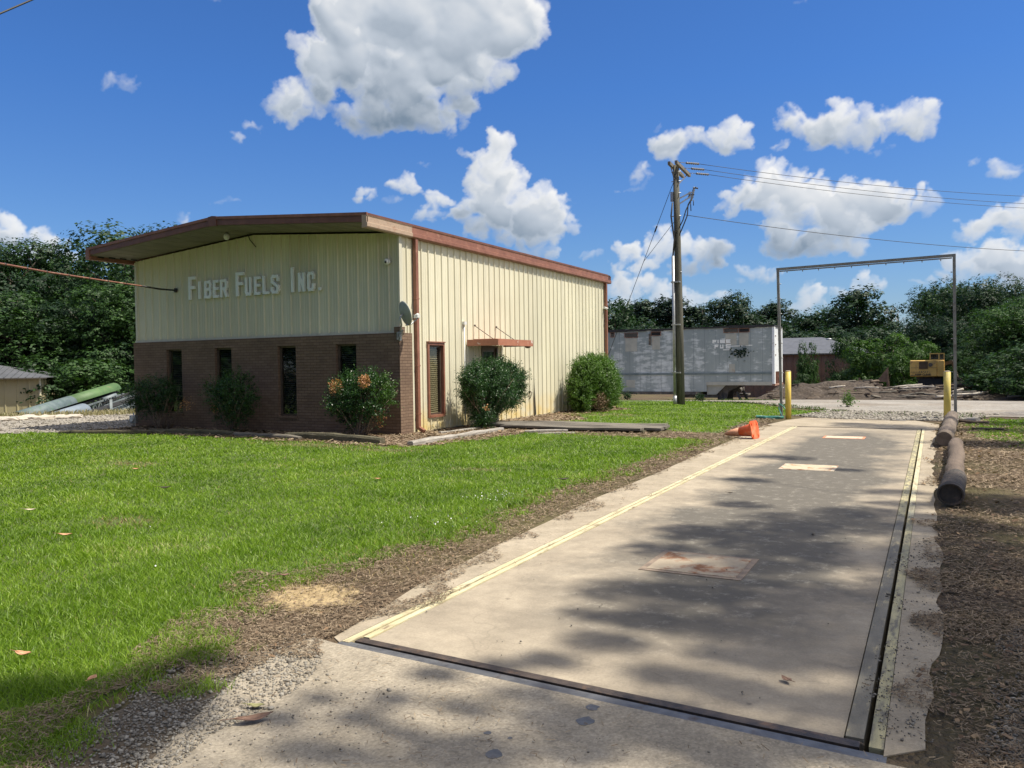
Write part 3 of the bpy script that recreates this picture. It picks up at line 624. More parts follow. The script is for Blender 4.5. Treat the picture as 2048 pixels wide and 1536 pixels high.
def stones(name, regions, size, d0=5.):
    ico = bmesh.new(); bmesh.ops.create_icosphere(ico, subdivisions=1, radius=1); ico.verts.index_update()
    bv = np.array([v.co[:] for v in ico.verts]); bf = np.array([[v.index for v in f.verts] for f in ico.faces]); ico.free()
    Vs, Fs, off = [], [], 0
    for poly, n, r0, r1, a0, a1, sz in regions:
        x, y, d = scatter(n, r0, r1, a0, a1); jx = x+(vnoise(x, y, .3, 21)-.5)*.4; jy = y+(vnoise(x, y, .3, 22)-.5)*.4
        k = inside(poly, jx, jy) & (rng.random(n) < .25+1.1*vnoise(x, y, .35, 23)); x, y, d = x[k], y[k], d[k]; n = len(x)
        s = sz*rng.lognormal(0, .38, n)*np.maximum(1, (d/d0)**.6); z = terr(x, y)
        jit = 1+rng.uniform(-.32, .32, (n, len(bv), 1)); a = rng.uniform(0, 2*PI, n)
        B = bv[None]*jit; B = B*np.stack([np.ones(n), rng.uniform(.6, 1, n), rng.uniform(.45, .8, n)], 1)[:, None]
        c, s_ = np.cos(a)[:, None], np.sin(a)[:, None]
        B = np.stack([B[..., 0]*c-B[..., 1]*s_, B[..., 0]*s_+B[..., 1]*c, B[..., 2]], -1)*s[:, None, None]
        B += np.stack([x, y, z+s*.3+.008], 1)[:, None]
        Vs.append(B.reshape(-1, 3)); Fs.append((bf[None]+(np.arange(n)*len(bv))[:, None, None]).reshape(-1, 3)+off); off += n*len(bv)
    return tag(fast_mesh(name, np.concatenate(Vs), np.concatenate(Fs), M_stone), kind='stuff')
SHOULDER = [(-3.5,3.3),(-3.3,3.45),(-2.9,3.2),(-2.55,2.4),(-2.1,1.2),(-1.9,.6),(-3.15,.6),(-3.4,1.8),(-3.65,2.7)]
RSH = [(.0,2.6),(.25,4.2),(.5,5.6),(1.0,6.5),(1.7,7.5),(5,9),(5,2),(.1,1)]
stones('gravel', [(SHOULDER, 75000, 1.6, 5, -72, -30, .0055), (RSH, 110000, 2.2, 9, -2, 32, .0058), ([(-2.95,3.35),(-2.2,3.2),(-1.6,1.0),(-2.2,1.0)], 5000, 1.6, 5, -72, -20, .0045), ([(-3.2,3.4),(.1,3.3),(.2,1.0),(-2.4,1.0)], 900, 1.6, 5, -60, 10, .004),
  ([(-2.9,3.8),(-.35,3.6),(-.4,9),(-2.9,9)], 160, 3.5, 9, -45, 0, .004), ([(-.16,3.5),(.06,3.6),(.08,8),(-.16,8)], 4500, 3.4, 9, -6, 3, .004)], .01)
stones('gravel', [([(-3.6,24.4),(-2.8,23.3),(.2,23.2),(1.2,24.6),(1.5,26.5),(-2.8,27.5)], 30000, 22, 29, -12, 6, .022), ([(1.3,6),(8,7),(10,16),(2.2,15)], 9000, 6, 20, 5, 30, .012)], .02, 40)
stones('gravel', [([(-20.3,13.0),(-21.4,12.2),(-30,8),(-34,14),(-28.5,16.8),(-24,22.5),(-20.3,25)], 26000, 20, 36, -78, -40, .022)], .02, 40)
# ------------------------------------------------------------------ THE OFFICE BUILDING
def pY(x, y, Y):
    r = ray(x, y); t = Y/r.y; return Vector((r.x*t, Y, EYE+r.z*t))
def pX(x, y, X):
    r = ray(x, y); t = X/r.x; return Vector((X, r.y*t, EYE+r.z*t))
def siding_mat(name, a, b, stain, streak=(.30,.29,.24), rust=True):
    m, nt, p, o = new_mat(name); v = ncoord(nt, 'Object')
    col = nramp(nt, nnoise(nt, v, .8, 5), [(.3, a), (.7, b)])
    g0 = nt.nodes.new('ShaderNodeNewGeometry'); s0 = nt.nodes.new('ShaderNodeSeparateXYZ'); nt.links.new(g0.outputs['Position'], s0.inputs[0])
    wn = nt.nodes.new('ShaderNodeTexWhiteNoise'); wn.noise_dimensions = '1D'; nt.links.new(nmath(nt, 'FLOOR', nmath(nt, 'MULTIPLY', nmath(nt, 'ADD', s0.outputs[0], nmath(nt, 'MULTIPLY', s0.outputs[1], 1.0)), 1.094)), wn.inputs['W'])
    col = nmix(nt, 1.0, col, nramp(nt, wn.outputs['Value'], [(0, .90), (1, 1.05)]), 'MULTIPLY')
    st = nnoise(nt, ncoord(nt, 'Object', (5,5,.35)), 1.6, 6, .65)
    col = nmix(nt, nramp(nt, st, [(.5, 0), (.75, .35)]), col, streak)
    g = nt.nodes.new('ShaderNodeNewGeometry'); s = nt.nodes.new('ShaderNodeSeparateXYZ'); nt.links.new(g.outputs['Position'], s.inputs[0])
    lo = nmath(nt, 'MULTIPLY', nmath(nt, 'SUBTRACT', .75, s.outputs[2]), 1.6, True)
    lo = nmath(nt, 'MULTIPLY', lo, nramp(nt, nnoise(nt, v, 2.2, 6, .7), [(.35, 0), (.6, 1)]))
    col = nmix(nt, nmath(nt, 'MULTIPLY', lo, .75), col, stain)
    nt.links.new(col, p.inputs['Base Color']); p.inputs['Roughness'].default_value = .45; p.inputs['Specular IOR Level'].default_value = .35
    nbump(nt, p, nnoise(nt, ncoord(nt, 'Object', (1,1,.4)), 2.5, 3), .25, .02)
    return m
M_side = siding_mat('cream_steel_siding', (.64,.60,.455), (.70,.665,.515), (.68,.50,.15), (.42,.40,.31))
M_trim = siding_mat('cream_trim', (.60,.58,.46), (.66,.63,.50), (.5,.4,.2))
M_brown = pm('rust_brown_paint', (.20,.083,.052), (.28,.125,.082), 4, .5, .15, 30, c3=(.38,.2,.13), s3=6, lo3=.58, hi3=.75)
M_brown_d = pm('brown_fascia', (.13,.055,.036), (.18,.078,.05), 4, .5, .1, 30)
M_faded = pm('faded_gutter', (.36,.25,.18), (.44,.34,.25), 5, .6, .2, 30, c3=(.30,.16,.10), s3=5)
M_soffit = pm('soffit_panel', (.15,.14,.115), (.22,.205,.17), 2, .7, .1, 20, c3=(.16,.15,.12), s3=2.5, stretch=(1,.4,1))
M_bronze = pm('bronze_frame', (.07,.05,.04), (.11,.08,.06), 8, .4, .1, 30)
M_white = pm('white_plastic', (.62,.63,.62), (.72,.72,.70), 8, .4)
M_grey = pm('galvanised', (.30,.31,.32), (.42,.43,.44), 8, .45, .1, 30, .6)
M_black = pm('black_rubber', (.015,.015,.015), (.035,.033,.03), 10, .6)
M_dark = pm('dark_interior', (.012,.012,.012), (.02,.02,.02), 3, .9)
M_letter = pm('painted_letter', (.80,.82,.80), (.88,.89,.87), 5, .5, .1, 20)
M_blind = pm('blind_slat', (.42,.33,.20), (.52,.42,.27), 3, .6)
M_blind_shade = pm('shaded_blind_slat', (.035,.035,.034), (.055,.054,.05), 3, .6)  # darker copy of the slats: the front windows' shade put into the colour
def brick_mat():
    m, nt, p, o = new_mat('brown_brick')
    t = nt.nodes.new('ShaderNodeTexCoord'); b = nt.nodes.new('ShaderNodeTexBrick')
    nt.links.new(t.outputs['UV'], b.inputs['Vector']); b.inputs['Scale'].default_value = 1
    b.inputs['Brick Width'].default_value = .205; b.inputs['Row Height'].default_value = .0695
    b.inputs['Mortar Size'].default_value = .0055; b.inputs['Mortar Smooth'].default_value = .3; b.inputs['Bias'].default_value = -.1
    b.inputs['Color1'].default_value = rgba((.165,.108,.072)); b.inputs['Color2'].default_value = rgba((.21,.14,.094)); b.inputs['Mortar'].default_value = rgba((.10,.055,.038))
    v = ncoord(nt, 'Object'); f = nramp(nt, nnoise(nt, v, 1.2, 7, .7), [(.3, .78), (.7, 1.15)])
    col = nmix(nt, 1.0, b.outputs['Color'], f, 'MULTIPLY'); nt.links.new(col, p.inputs['Base Color'])
    p.inputs['Roughness'].default_value = .85
    h = nmath(nt, 'ADD', nmath(nt, 'MULTIPLY', b.outputs['Fac'], -1), nmath(nt, 'MULTIPLY', nnoise(nt, v, 90, 4), .25))
    nbump(nt, p, h, .9, .008); return m
M_brick = brick_mat()
def glass_mat():
    m, nt, p, o = new_mat('window_glass'); nt.nodes.remove(p)
    tr = nt.nodes.new('ShaderNodeBsdfTransparent'); tr.inputs[0].default_value = (.86,.88,.86,1)
    gl = nt.nodes.new('ShaderNodeBsdfGlossy'); gl.inputs['Roughness'].default_value = .03; gl.inputs[0].default_value = (.9,.95,1,1)
    fr = nt.nodes.new('ShaderNodeMath'); fr.operation = 'MULTIPLY_ADD'; fr.inputs[1].default_value = .2; fr.inputs[2].default_value = .03
    lw = nt.nodes.new('ShaderNodeLayerWeight'); lw.inputs[0].default_value = .25; nt.links.new(lw.outputs['Facing'], fr.inputs[0])
    mx = nt.nodes.new('ShaderNodeMixShader'); nt.links.new(fr.outputs[0], mx.inputs[0]); nt.links.new(tr.outputs[0], mx.inputs[1]); nt.links.new(gl.outputs[0], mx.inputs[2])
    nt.links.new(mx.outputs[0], o.inputs[0]); return m
M_glass = glass_mat()

XL, XR, YF, YB = -20.15, -11.0, 15.3, 28.5; XM = (XL+XR)/2; EAVE = 4.70
def ztop(x): return EAVE+(4.58-abs(x-XM))*.078
PROF = [(0,.0),(.062,.0),(.072,.006),(.092,.006),(.102,0),(.142,0),(.152,.006),(.172,.006),(.182,0),(.238,0),(.252,.032),(.278,.032),(.292,0),(.3048,0)]
def siding(name, axis, u0, u1, plane, sgn, zlo, zhi, mat, root, openings=(), period=.3048, phase=0.0, sc=1.0):
    """ribbed steel sheet: profile along u, standing proud of `plane` towards sgn"""
    us = set([u0, u1]); k = math.floor((u0-phase)/period)-1
    pr = [(a*period/.3048, h*sc) for a, h in PROF]
    def prof(u):
        t = ((u-phase) % period)
        for (a, h), (b, g) in zip(pr[:-1], pr[1:]):
            if a <= t <= b: return h+(g-h)*(t-a)/max(b-a, 1e-9)
        return 0
    u = phase+k*period
    while u < u1+period:
        for a, h in pr[:-1]:
            if u0 < u+a < u1: us.add(round(u+a, 5))
        u += period
    for o in openings:
        for e in o[:2]: us.add(e)
    us = sorted(us); us = [us[0]]+[b for a, b in zip(us[:-1], us[1:]) if b-a > 1e-4]
    mb = MB()
    for a, b in zip(us[:-1], us[1:]):
        mid = (a+b)/2; cuts = sorted([(o[2], o[3]) for o in openings if o[0] <= mid <= o[1]])
        ha, hb = prof(a+1e-6), prof(b-1e-6)
        def pt(u, h, z): return (u, plane+sgn*h, z) if axis == 'x' else (plane+sgn*h, u, z)
        za, zb_ = (zhi(a), zhi(b)) if callable(zhi) else (zhi, zhi)
        lo = zlo; spans = []
        for c0, c1 in cuts:
            if c0 > lo: spans.append((lo, c0, c0))
            lo = c1
        spans.append((lo, za, zb_))
        for z0, z1, z2 in spans: mb.add([pt(a, ha, z0), pt(b, hb, z0), pt(b, hb, z2), pt(a, ha, z1)], [(0,1,2,3)])
    # keep winding consistent rather than recalculating open sheets
    me = bpy.data.meshes.new(name); me.from_pydata(mb.v, [], mb.f); me.materials.append(mat)
    o = bpy.data.objects.new(name, me); C.objects.link(o); o.parent = root; return o
off = empty('office_building', 'low gabled office with cream ribbed steel walls over brown brick', 'building', (XM, 21.9, 0))
siding('front_siding', 'x', XL, XR, YF, -1, 2.41, ztop, M_side, off, phase=XL+.05)
WY = (16.41, 17.10, .36, 2.15); DY = (19.05, 19.95, .0, 2.14)
siding('side_siding', 'y', YF, YB, XR, 1, .03, 4.68, M_side, off, (WY, DY), phase=YF+.02)
siding('side_siding', 'y', YF, YB, XL, -1, .03, 4.68, M_side, off)
siding('rear_siding', 'x', XL, XR, YB, 1, .03, ztop, M_side, off)
m = MB(); m.box((XL+.15, YF+.25, .02),(XR-.3, YB-.1, .06)); m.box((XL+.05,YF+1.6,.06),(XR-.9,YF+1.7,2.5)); m.box((XR-1.4,YF+1.71,.06),(XR-1.3,YF+6,2.5)); m.box((XL+.1,YF+.2,2.5),(XR-.06,YB-.2,2.56)); m.build('interior', M_dark, off)
m = MB(); m.box((XR-.05, YF+.4, -.1),(XR+.012, YB, .03)); m.build('foundation', M_curb, off); m = MB(); m.box((XL-.012, YF+.1,-.1),(XL+.05, YB,.03)); m.build('foundation', M_curb, off)
# trims
m = MB(); m.box((XR-.02,YF-.045,2.41),(XR+.04,YF+.07,4.68)); m.build('corner_trim', M_trim, off)
m = MB(); m.box((XL-.04,YF-.045,2.41),(XL+.03,YF+.07,4.66)); m.build('corner_trim', M_trim, off)
m = MB(); m.box((XR+.001,15.68,.03),(XR+.045,15.78,2.7)); m.build('corner_trim', M_trim, off)
m = MB(); m.box((XL-.05,YF-.06,2.385),(XR+.045,YF-.034,2.44)); m.build('base_flashing', M_trim, off)
# brick skirt
BY = 15.17; WX = [(-18.83,-18.22),(-16.95,-16.33),(-14.71,-14.10),(-12.82,-12.20)]; WZ = (.40, 2.16)
m = MB(); e = [XL-.04]+[v for w in WX for v in w]+[-10.93]
for i in range(0, len(e), 2): m.box((e[i],BY,-.1),(e[i+1],YF-.005,2.385))
for a, b in WX: m.box((a,BY,-.1),(b,YF-.005,WZ[0]-.07)); m.box((a,BY,WZ[1]),(b,YF-.005,2.385))
m.box((XR+.001,YF-.005,-.1),(-10.93,15.68,2.385)); m.build('brick_wall', M_brick, off, uv=True)
m = MB(); m.box((-11.06,BY-.03,2.387),(-10.90,15.35,2.52)); m.build('brick_cap', M_brick, off, uv=True)
def window(axis, a, b, z0, z1, face, depth, root, casing=None, lit=False):
    """a window set into a wall: frame, pane, blinds"""
    fr = MB(); t = .045
    def bx(mb, u0, u1, d0, d1, q0, q1):
        if axis == 'x': mb.box((u0, face+d0, q0), (u1, face+d1, q1))
        else: mb.box((face-d1, u0, q0), (face-d0, u1, q1))
    bx(fr, a, a+t, depth, depth+.05, z0, z1); bx(fr, b-t, b, depth, depth+.05, z0, z1)
    bx(fr, a+t, b-t, depth, depth+.05, z0, z0+t); bx(fr, a+t, b-t, depth, depth+.05, z1-t, z1)
    w = fr.build('window', M_bronze, root)
    g = MB(); bx(g, a+t, b-t, depth+.02, depth+.026, z0+t, z1-t); g.build('pane', M_glass, w)
    s = MB(); z = z0+t+.02
    while z < z1-t-.02:
        c = depth+.085; h = .018
        if axis == 'x': s.add([(a+t,face+c-.02,z-h),(b-t,face+c-.02,z-h),(b-t,face+c+.02,z+h),(a+t,face+c+.02,z+h)], [(0,1,2,3)])
        else: s.add([(face-c+.02,a+t,z-h),(face-c+.02,b-t,z-h),(face-c-.02,b-t,z+h),(face-c-.02,a+t,z+h)], [(0,1,2,3)])
        z += .05
    s.build('blinds', M_blind if axis == 'y' else M_blind_shade, w)
    return w
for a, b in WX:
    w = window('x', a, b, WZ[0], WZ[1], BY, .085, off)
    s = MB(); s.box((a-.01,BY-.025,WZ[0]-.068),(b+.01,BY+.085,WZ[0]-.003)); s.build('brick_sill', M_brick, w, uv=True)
w = window('y', WY[0]+.03, WY[1]-.03, WY[2]+.03, WY[3]-.03, XR, .03, off)
m = MB()
for q in ((WY[0]-.03,WY[0]+.03,WY[2]-.03,WY[3]+.03),(WY[1]-.03,WY[1]+.03,WY[2]-.03,WY[3]+.03)): m.box((XR-.08,q[0],q[2]),(XR+.05,q[1],q[3]))
m.box((XR-.08,WY[0]+.03,WY[2]-.03),(XR+.06,WY[1]-.03,WY[2]+.03)); m.box((XR-.08,WY[0]-.04,WY[3]+.032),(XR+.075,WY[1]+.04,WY[3]+.06)); m.box((XR-.08,WY[0]+.03,WY[3]-.03),(XR+.05,WY[1]-.03,WY[3]+.03))
m.build('casing', M_brown, w)
# door
m = MB(); m.box((XR-.09,DY[0],.03),(XR+.035,DY[0]+.06,DY[3])); m.box((XR-.09,DY[1]-.06,.03),(XR+.035,DY[1],DY[3])); m.box((XR-.09,DY[0]+.06,DY[3]-.06),(XR+.035,DY[1]-.06,DY[3])); dr = m.build('door', M_bronze, off)
m = MB(); m.box((XR-.06,DY[0]+.06,.05),(XR-.02,DY[0]+.15,DY[3]-.06)); m.box((XR-.06,DY[1]-.15,.05),(XR-.02,DY[1]-.06,DY[3]-.06)); m.box((XR-.06,DY[0]+.15,.05),(XR-.02,DY[1]-.15,.35)); m.box((XR-.06,DY[0]+.15,DY[3]-.16),(XR-.02,DY[1]-.15,DY[3]-.06)); m.build('door_leaf', M_bronze, dr)
m = MB(); m.box((XR-.045,DY[0]+.15,.35),(XR-.038,DY[1]-.15,DY[3]-.16)); m.build('pane', M_glass, dr)
m = MB(); m.tube([(XR-.02,DY[0]+.12,.95),(XR+.03,DY[0]+.12,.95),(XR+.03,DY[0]+.12,1.2),(XR-.02,DY[0]+.12,1.2)], .012, 6); m.build('handle', M_grey, dr)
# canopy over the door
M_canopy = pm('canopy_paint', (.34,.13,.075), (.42,.18,.11), 4, .55, .2, 30, c3=(.62,.55,.50), s3=5, lo3=.62, hi3=.66)
m = MB(); m.box((XR+.034,18.25,2.12),(-10.02,18.28,2.285)); m.box((XR+.034,20.27,2.12),(-10.02,20.30,2.285)); m.box((-10.05,18.281,2.118),(-10.015,20.269,2.287)); m.box((XR+.034,18.28,2.19),(-10.05,20.27,2.22)); m.box((XR+.034,18.6,2.288),(-10.3,19.6,2.31))
cp = m.build('canopy', M_canopy, off)
for yy in (18.66, 19.86):
    m = MB(); m.tube([(XR+.03,yy,2.68),(-10.28,yy,2.23)], .010, 6); m.sphere((XR+.045,yy,2.68), .03, 8, 6); m.build('tie_rod', M_bronze, cp)
m = MB(); m.sphere((-10.1,20.12,2.11), (.09,.09,.05), 10, 6); m.build('canopy_light', M_bronze, cp)
# roof, soffit, fascia, gutters
RX0, RX1, RY0, RY1 = -20.43, -10.87, 13.97, 28.72
def zr(x): return 4.93+(4.78-abs(x-XM))*.078       # upper surface
m = MB(); xs = [RX0, XM, RX1]
m.prism([(RX0,zr(RX0)-.04),(XM,zr(XM)-.04),(RX1,zr(RX1)-.04),(RX1,zr(RX1)),(XM,zr(XM)),(RX0,zr(RX0))], 'y', RY0+.03, RY1); rf = m.build('roof', M_brown_d, off)
m = MB()
k = RX0+.1
while k < RX1-.05: m.box((k,RY0+.05,zr(k)-.01),(k+.04,RY1-.02,zr(k)+.03)); k += .4064
m.build('roof_rib', M_brown_d, rf)
for sx, (xa, xb) in enumerate(((RX0,XM-.14),(XM+.14,RX1))):
    m = MB(); m.prism([(xa,zr(xa)-.185),(xb,zr(xb)-.185),(xb,zr(xb)-.045),(xa,zr(xa)-.045)], 'y', RY0, RY0+.028); m.build('fascia', M_brown_d, off)
    m = MB(); m.prism([(xa,zr(xa)-.044),(xb,zr(xb)-.044),(xb,zr(xb)+.022),(xa,zr(xa)+.022)], 'y', RY0-.018, RY0+.03); m.build('fascia_trim', M_brown, off)
m = MB(); m.prism([(XM-.138,zr(XM-.14)-.20),(XM+.138,zr(XM+.14)-.20),(XM+.138,zr(XM+.14)+.028),(XM,zr(XM)+.035),(XM-.138,zr(XM-.14)+.028)], 'y', RY0-.024, RY0+.03); m.build('ridge_cap', M_brown_d, off)
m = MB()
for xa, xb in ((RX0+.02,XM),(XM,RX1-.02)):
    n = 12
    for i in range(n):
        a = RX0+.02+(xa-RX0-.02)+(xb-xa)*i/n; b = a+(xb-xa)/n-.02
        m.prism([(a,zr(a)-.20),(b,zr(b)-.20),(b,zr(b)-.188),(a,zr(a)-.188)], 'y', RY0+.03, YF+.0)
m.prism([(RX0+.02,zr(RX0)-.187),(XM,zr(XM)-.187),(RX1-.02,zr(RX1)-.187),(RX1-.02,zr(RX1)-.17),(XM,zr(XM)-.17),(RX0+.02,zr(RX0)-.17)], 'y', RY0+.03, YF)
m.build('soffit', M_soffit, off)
m = MB(); m.prism([(RX1-.13,4.63),(RX1+.0,4.63),(RX1+.02,4.66),(RX1+.02,4.74),(RX1+.0,4.75),(RX1,4.87),(RX1+.015,4.90),(RX1-.13,4.91)], 'y', RY0+1.7, RY1+.06); m.build('gutter', M_brown, off)
m = MB(); m.prism([(RX1-.13,4.632),(RX1+.0,4.632),(RX1+.02,4.66),(RX1+.02,4.74),(RX1+.0,4.75),(RX1,4.87),(RX1+.015,4.90),(RX1-.13,4.91)], 'y', RY0-.02, RY0+1.698); m.build('gutter', M_faded, off)
m = MB(); m.prism([(RX0+.13,4.63),(RX0,4.63),(RX0-.02,4.66),(RX0-.02,4.9),(RX0+.13,4.91)], 'y', RY0-.02, RY1); m.build('gutter', M_brown, off)
m = MB()
k = RX0+.14
for i in range(5): m = MB(); m.box((RX0+.13+i*.1,14.2+i*.27,4.70),(RX0+.16+i*.1,14.38+i*.27,4.735)); m.build('soffit_vent', M_black, off)
for yy in (15.86, 28.36):
    m = MB(); m.box((XR+.036,yy-.05,.12),(XR+.125,yy+.05,4.63))
    m.bar((XR+.08,yy,.14),(XR+.26,yy-.02,.05), .09, .075)
    for z in (.45,1.6,3.2): m.box((XR+.033,yy-.07,z),(XR+.129,yy+.07,z+.025))
    m.build('downspout', M_brown, off)
m = MB(); m.tube([(XR+.05,18.09,.1),(XR+.05,18.09,2.7)], .016, 6); m.box((XR+.02,18.03,2.68),(XR+.10,18.15,2.76)); m.build('conduit', M_white, off)
m = MB(); m.add([(XR+.04,22.25,.04),(XR+.055,22.33,.04),(XR+.05,22.22,1.25),(XR+.03,22.25,.04),(XR+.03,22.33,.04)], [(0,1,2),(3,2,4),(0,2,3),(1,4,2)]); m.build('open_seam', M_black, off)
m = MB(); m.tube([pY(472,460,YF-.05),pY(495,468,YF-.045),pY(500,480,YF-.045),pY(512,494,YF-.045)], .012, 5); m.build('cable', M_black, off)
m = MB(); m.tube([(XR+.05,21.9,.55),(XR+.09,21.9,.62),(XR+.09,21.98,.75),(XR+.05,21.9,.8)], .012, 5); m.box((XR+.034,21.86,.72),(XR+.07,21.93,.80)); m.build('hose_tap', M_bronze, off)
settle(off)
# sign letters
def stroke_letter(ch, x0, z0, w, h, t, y, parent, depth=.05):
    """condensed block capital from strokes; successive strokes 1 mm proud of one another"""
    S = {'F': [((0,0),(0,1)), ((0,1),(1,1)), ((0,.52),(.8,.52))], 'I': [((.5,0),(.5,1))], 'L': [((0,0),(0,1)), ((0,0),(1,0))],
         'E': [((0,0),(0,1)), ((0,1),(1,1)), ((0,.52),(.85,.52)), ((0,0),(1,0))],
         'B': [((0,0),(0,1)), ((0,1),(.8,1)), ((.8,1),(1,.88)), ((1,.88),(1,.64)), ((1,.64),(.8,.52)), ((0,.52),(.8,.52)), ((.8,.52),(1,.4)), ((1,.4),(1,.12)), ((1,.12),(.8,0)), ((0,0),(.8,0))],
         'R': [((0,0),(0,1)), ((0,1),(.8,1)), ((.8,1),(1,.88)), ((1,.88),(1,.6)), ((1,.6),(.8,.48)), ((0,.48),(.8,.48)), ((.6,.48),(1,0))],
         'U': [((0,1),(0,.15)), ((0,.15),(.2,0)), ((.2,0),(.8,0)), ((.8,0),(1,.15)), ((1,.15),(1,1))],
         'S': [((1,.78),(1,.9)), ((1,.9),(.8,1)), ((.8,1),(.2,1)), ((.2,1),(0,.88)), ((0,.88),(0,.66)), ((0,.66),(1,.36)), ((1,.36),(1,.13)), ((1,.13),(.8,0)), ((.8,0),(.2,0)), ((.2,0),(0,.12)), ((0,.12),(0,.24))],
         'N': [((0,0),(0,1)), ((0,1),(1,0)), ((1,0),(1,1))],
         'C': [((1,.72),(1,.88)), ((1,.88),(.8,1)), ((.8,1),(.2,1)), ((.2,1),(0,.87)), ((0,.87),(0,.13)), ((0,.13),(.2,0)), ((.2,0),(.8,0)), ((.8,0),(1,.13)), ((1,.13),(1,.28))],
         '.': [((0,0),(0,.001))]}[ch]
    m = MB(); iw, ih = max(w-t, 0), h-t
    for i, (a, b) in enumerate(S):
        A = Vector((x0+t/2+a[0]*iw, 0, z0+t/2+a[1]*ih)); B = Vector((x0+t/2+b[0]*iw, 0, z0+t/2+b[1]*ih))
        if ch == 'I': A.x = B.x = x0+w/2
        if ch == '.': A = Vector((x0+w/2,0,z0)); B = Vector((x0+w/2,0,z0+t)); d = Vector((0,0,0))
        else: d = (B-A).normalized()*t*.5
        dd = depth*.5+i*.0012
        m.bar(A-d+Vector((0,y,0)), B+d+Vector((0,y,0)), t, dd*2, up=(0,1,0))
    return m
sign = empty('wall_sign', 'raised grey letters reading FIBER FUELS INC. on the cream front wall', 'sign', (-15.7,15.2,3.75))
SG = [('F',635,672,425,560),('I',688,705,455,557),('B',728,765,450,553),('E',778,808,452,549),('R',820,858,445,545),('F',912,955,398,540),('U',965,1000,430,535),('E',1018,1052,425,531),('L',1068,1102,424,527),('S',1118,1160,417,523),('I',1228,1252,372,517),('N',1277,1312,403,515),('C',1330,1368,397,510),('.',1393,1407,490,506)]
for ch, xa, xb, ya, yb in SG:
    a = pY(160+xa*.3418, 410+yb*.3418, YF-.09); b = pY(160+xb*.3418, 410+ya*.3418, YF-.09)
    big = (xa in (635, 912, 1228)); h = .62 if big else .47
    if ch == '.': h = .08
    st = stroke_letter(ch, a.x, 3.50, b.x-a.x, h, .083 if big else .071, YF-.065, sign)
    if ch == 'I' and big: pass
    st.build('letter', M_letter, sign)
settle(sign)
# fixtures
t = empty('security_camera', 'small white dome camera high on the front wall, right of the letters', 'security camera', (-11.28,15.2,4.05))
m = MB(); m.tube([(-11.28,15.26,4.05),(-11.28,15.19,4.05)], .075, 14); m.sphere((-11.28,15.18,4.05), (.062,.05,.062)); m.build('housing', M_white, t)
m = MB(); m.sphere((-11.27,15.145,4.035), (.03,.02,.03)); m.build('lens', M_black, t); settle(t)
q = pX(1210,616,XR+.08); t = empty('security_camera', 'small white camera near the far end of the long side wall', 'security camera', q)
m = MB(); m.box((XR+.034,q.y-.04,q.z-.04),(XR+.09,q.y+.04,q.z+.05)); m.tube([(XR+.09,q.y,q.z),(XR+.22,q.y-.05,q.z-.05)], .04, 10); m.build('housing', M_white, t)
m = MB(); m.sphere((XR+.225,q.y-.052,q.z-.052), .03, 8, 6); m.build('lens', M_black, t); settle(t)
q = pY(455,472,14.75); t = empty('floodlight', 'white bulb floodlight hanging under the front roof overhang', 'light', q)
zs = zr(q.x)-.2
m = MB(); m.tube([(q.x,q.y,zs),(q.x,q.y,q.z+.06)], .02, 6); m.tube([(q.x,q.y,q.z+.08),(q.x+.01,q.y-.03,q.z)], [.035,.05], 8); m.build('bracket', M_grey, t)
m = MB(); m.sphere((q.x+.02,q.y-.05,q.z-.03), (.075,.075,.085)); m.build('bulb', M_white, t); settle(t)
# satellite dish
dc = Vector((-10.70,15.02,2.80)); dn = Vector((.44,.85,.28)).normalized()
t = empty('satellite_dish', 'grey satellite dish on a bent mast at the brick corner', 'satellite dish', (-10.9,15.2,2.35))
right = dn.cross(Vector((0,0,1))).normalized(); upv = right.cross(dn)
m = MB(); R_, S_ = 8, 24; vs = []; fs = []
for j in range(R_+1):
    for i in range(S_):
        a = 2*PI*i/S_; rr = j/R_; vs.append(dc+right*(math.cos(a)*rr*.26)+upv*(math.sin(a)*rr*.29)+dn*(rr*rr*.06))
for j in range(R_):
    for i in range(S_): fs.append((j*S_+i, j*S_+(i+1) % S_, (j+1)*S_+(i+1) % S_, (j+1)*S_+i))
b2 = [v-dn*.012 for v in vs]; n0 = len(vs)
fs2 = [tuple(n0+k for k in reversed(f)) for f in fs]+[(R_*S_+i, R_*S_+(i+1) % S_, n0+R_*S_+(i+1) % S_, n0+R_*S_+i) for i in range(S_)]
m.add(vs+b2, fs+fs2, True); m.build('reflector', pm('dish_grey', (.30,.32,.30), (.37,.39,.37), 6, .5), t)
bot = dc-upv*.26+dn*.03; lnb = dc+dn*.34-upv*.14
m = MB(); m.tube([bot-dn*.05, bot+dn*.08-upv*.02, lnb-upv*.04], .016, 6); m.build('feed_arm', M_grey, t)
m = MB(); m.bar(lnb-dn*.02-right*.09, lnb-dn*.02+right*.09, .07, .075); m.tube([lnb-dn*.06, lnb+dn*.03+upv*.03], [.05,.035], 8); m.build('receiver', M_white, t)
m = MB(); m.tube([dc-dn*.03, dc-dn*.10-upv*.05, dc-dn*.12-upv*.22, Vector((-10.86,15.12,2.42)), Vector((-10.89,15.12,2.3))], .022, 8); m.build('mast', M_grey, t)
m = MB(); m.box((-10.929,15.06,2.22),(-10.905,15.22,2.40)); m.bar((-10.90,15.14,2.2),(-10.88,15.13,2.38), .05); m.bar((-10.9,15.2,2.25),(-10.8,15.14,2.45), .02); m.bar((-10.9,15.08,2.25),(-10.8,15.12,2.45), .02); m.build('wall_bracket', M_grey, t); settle(t)
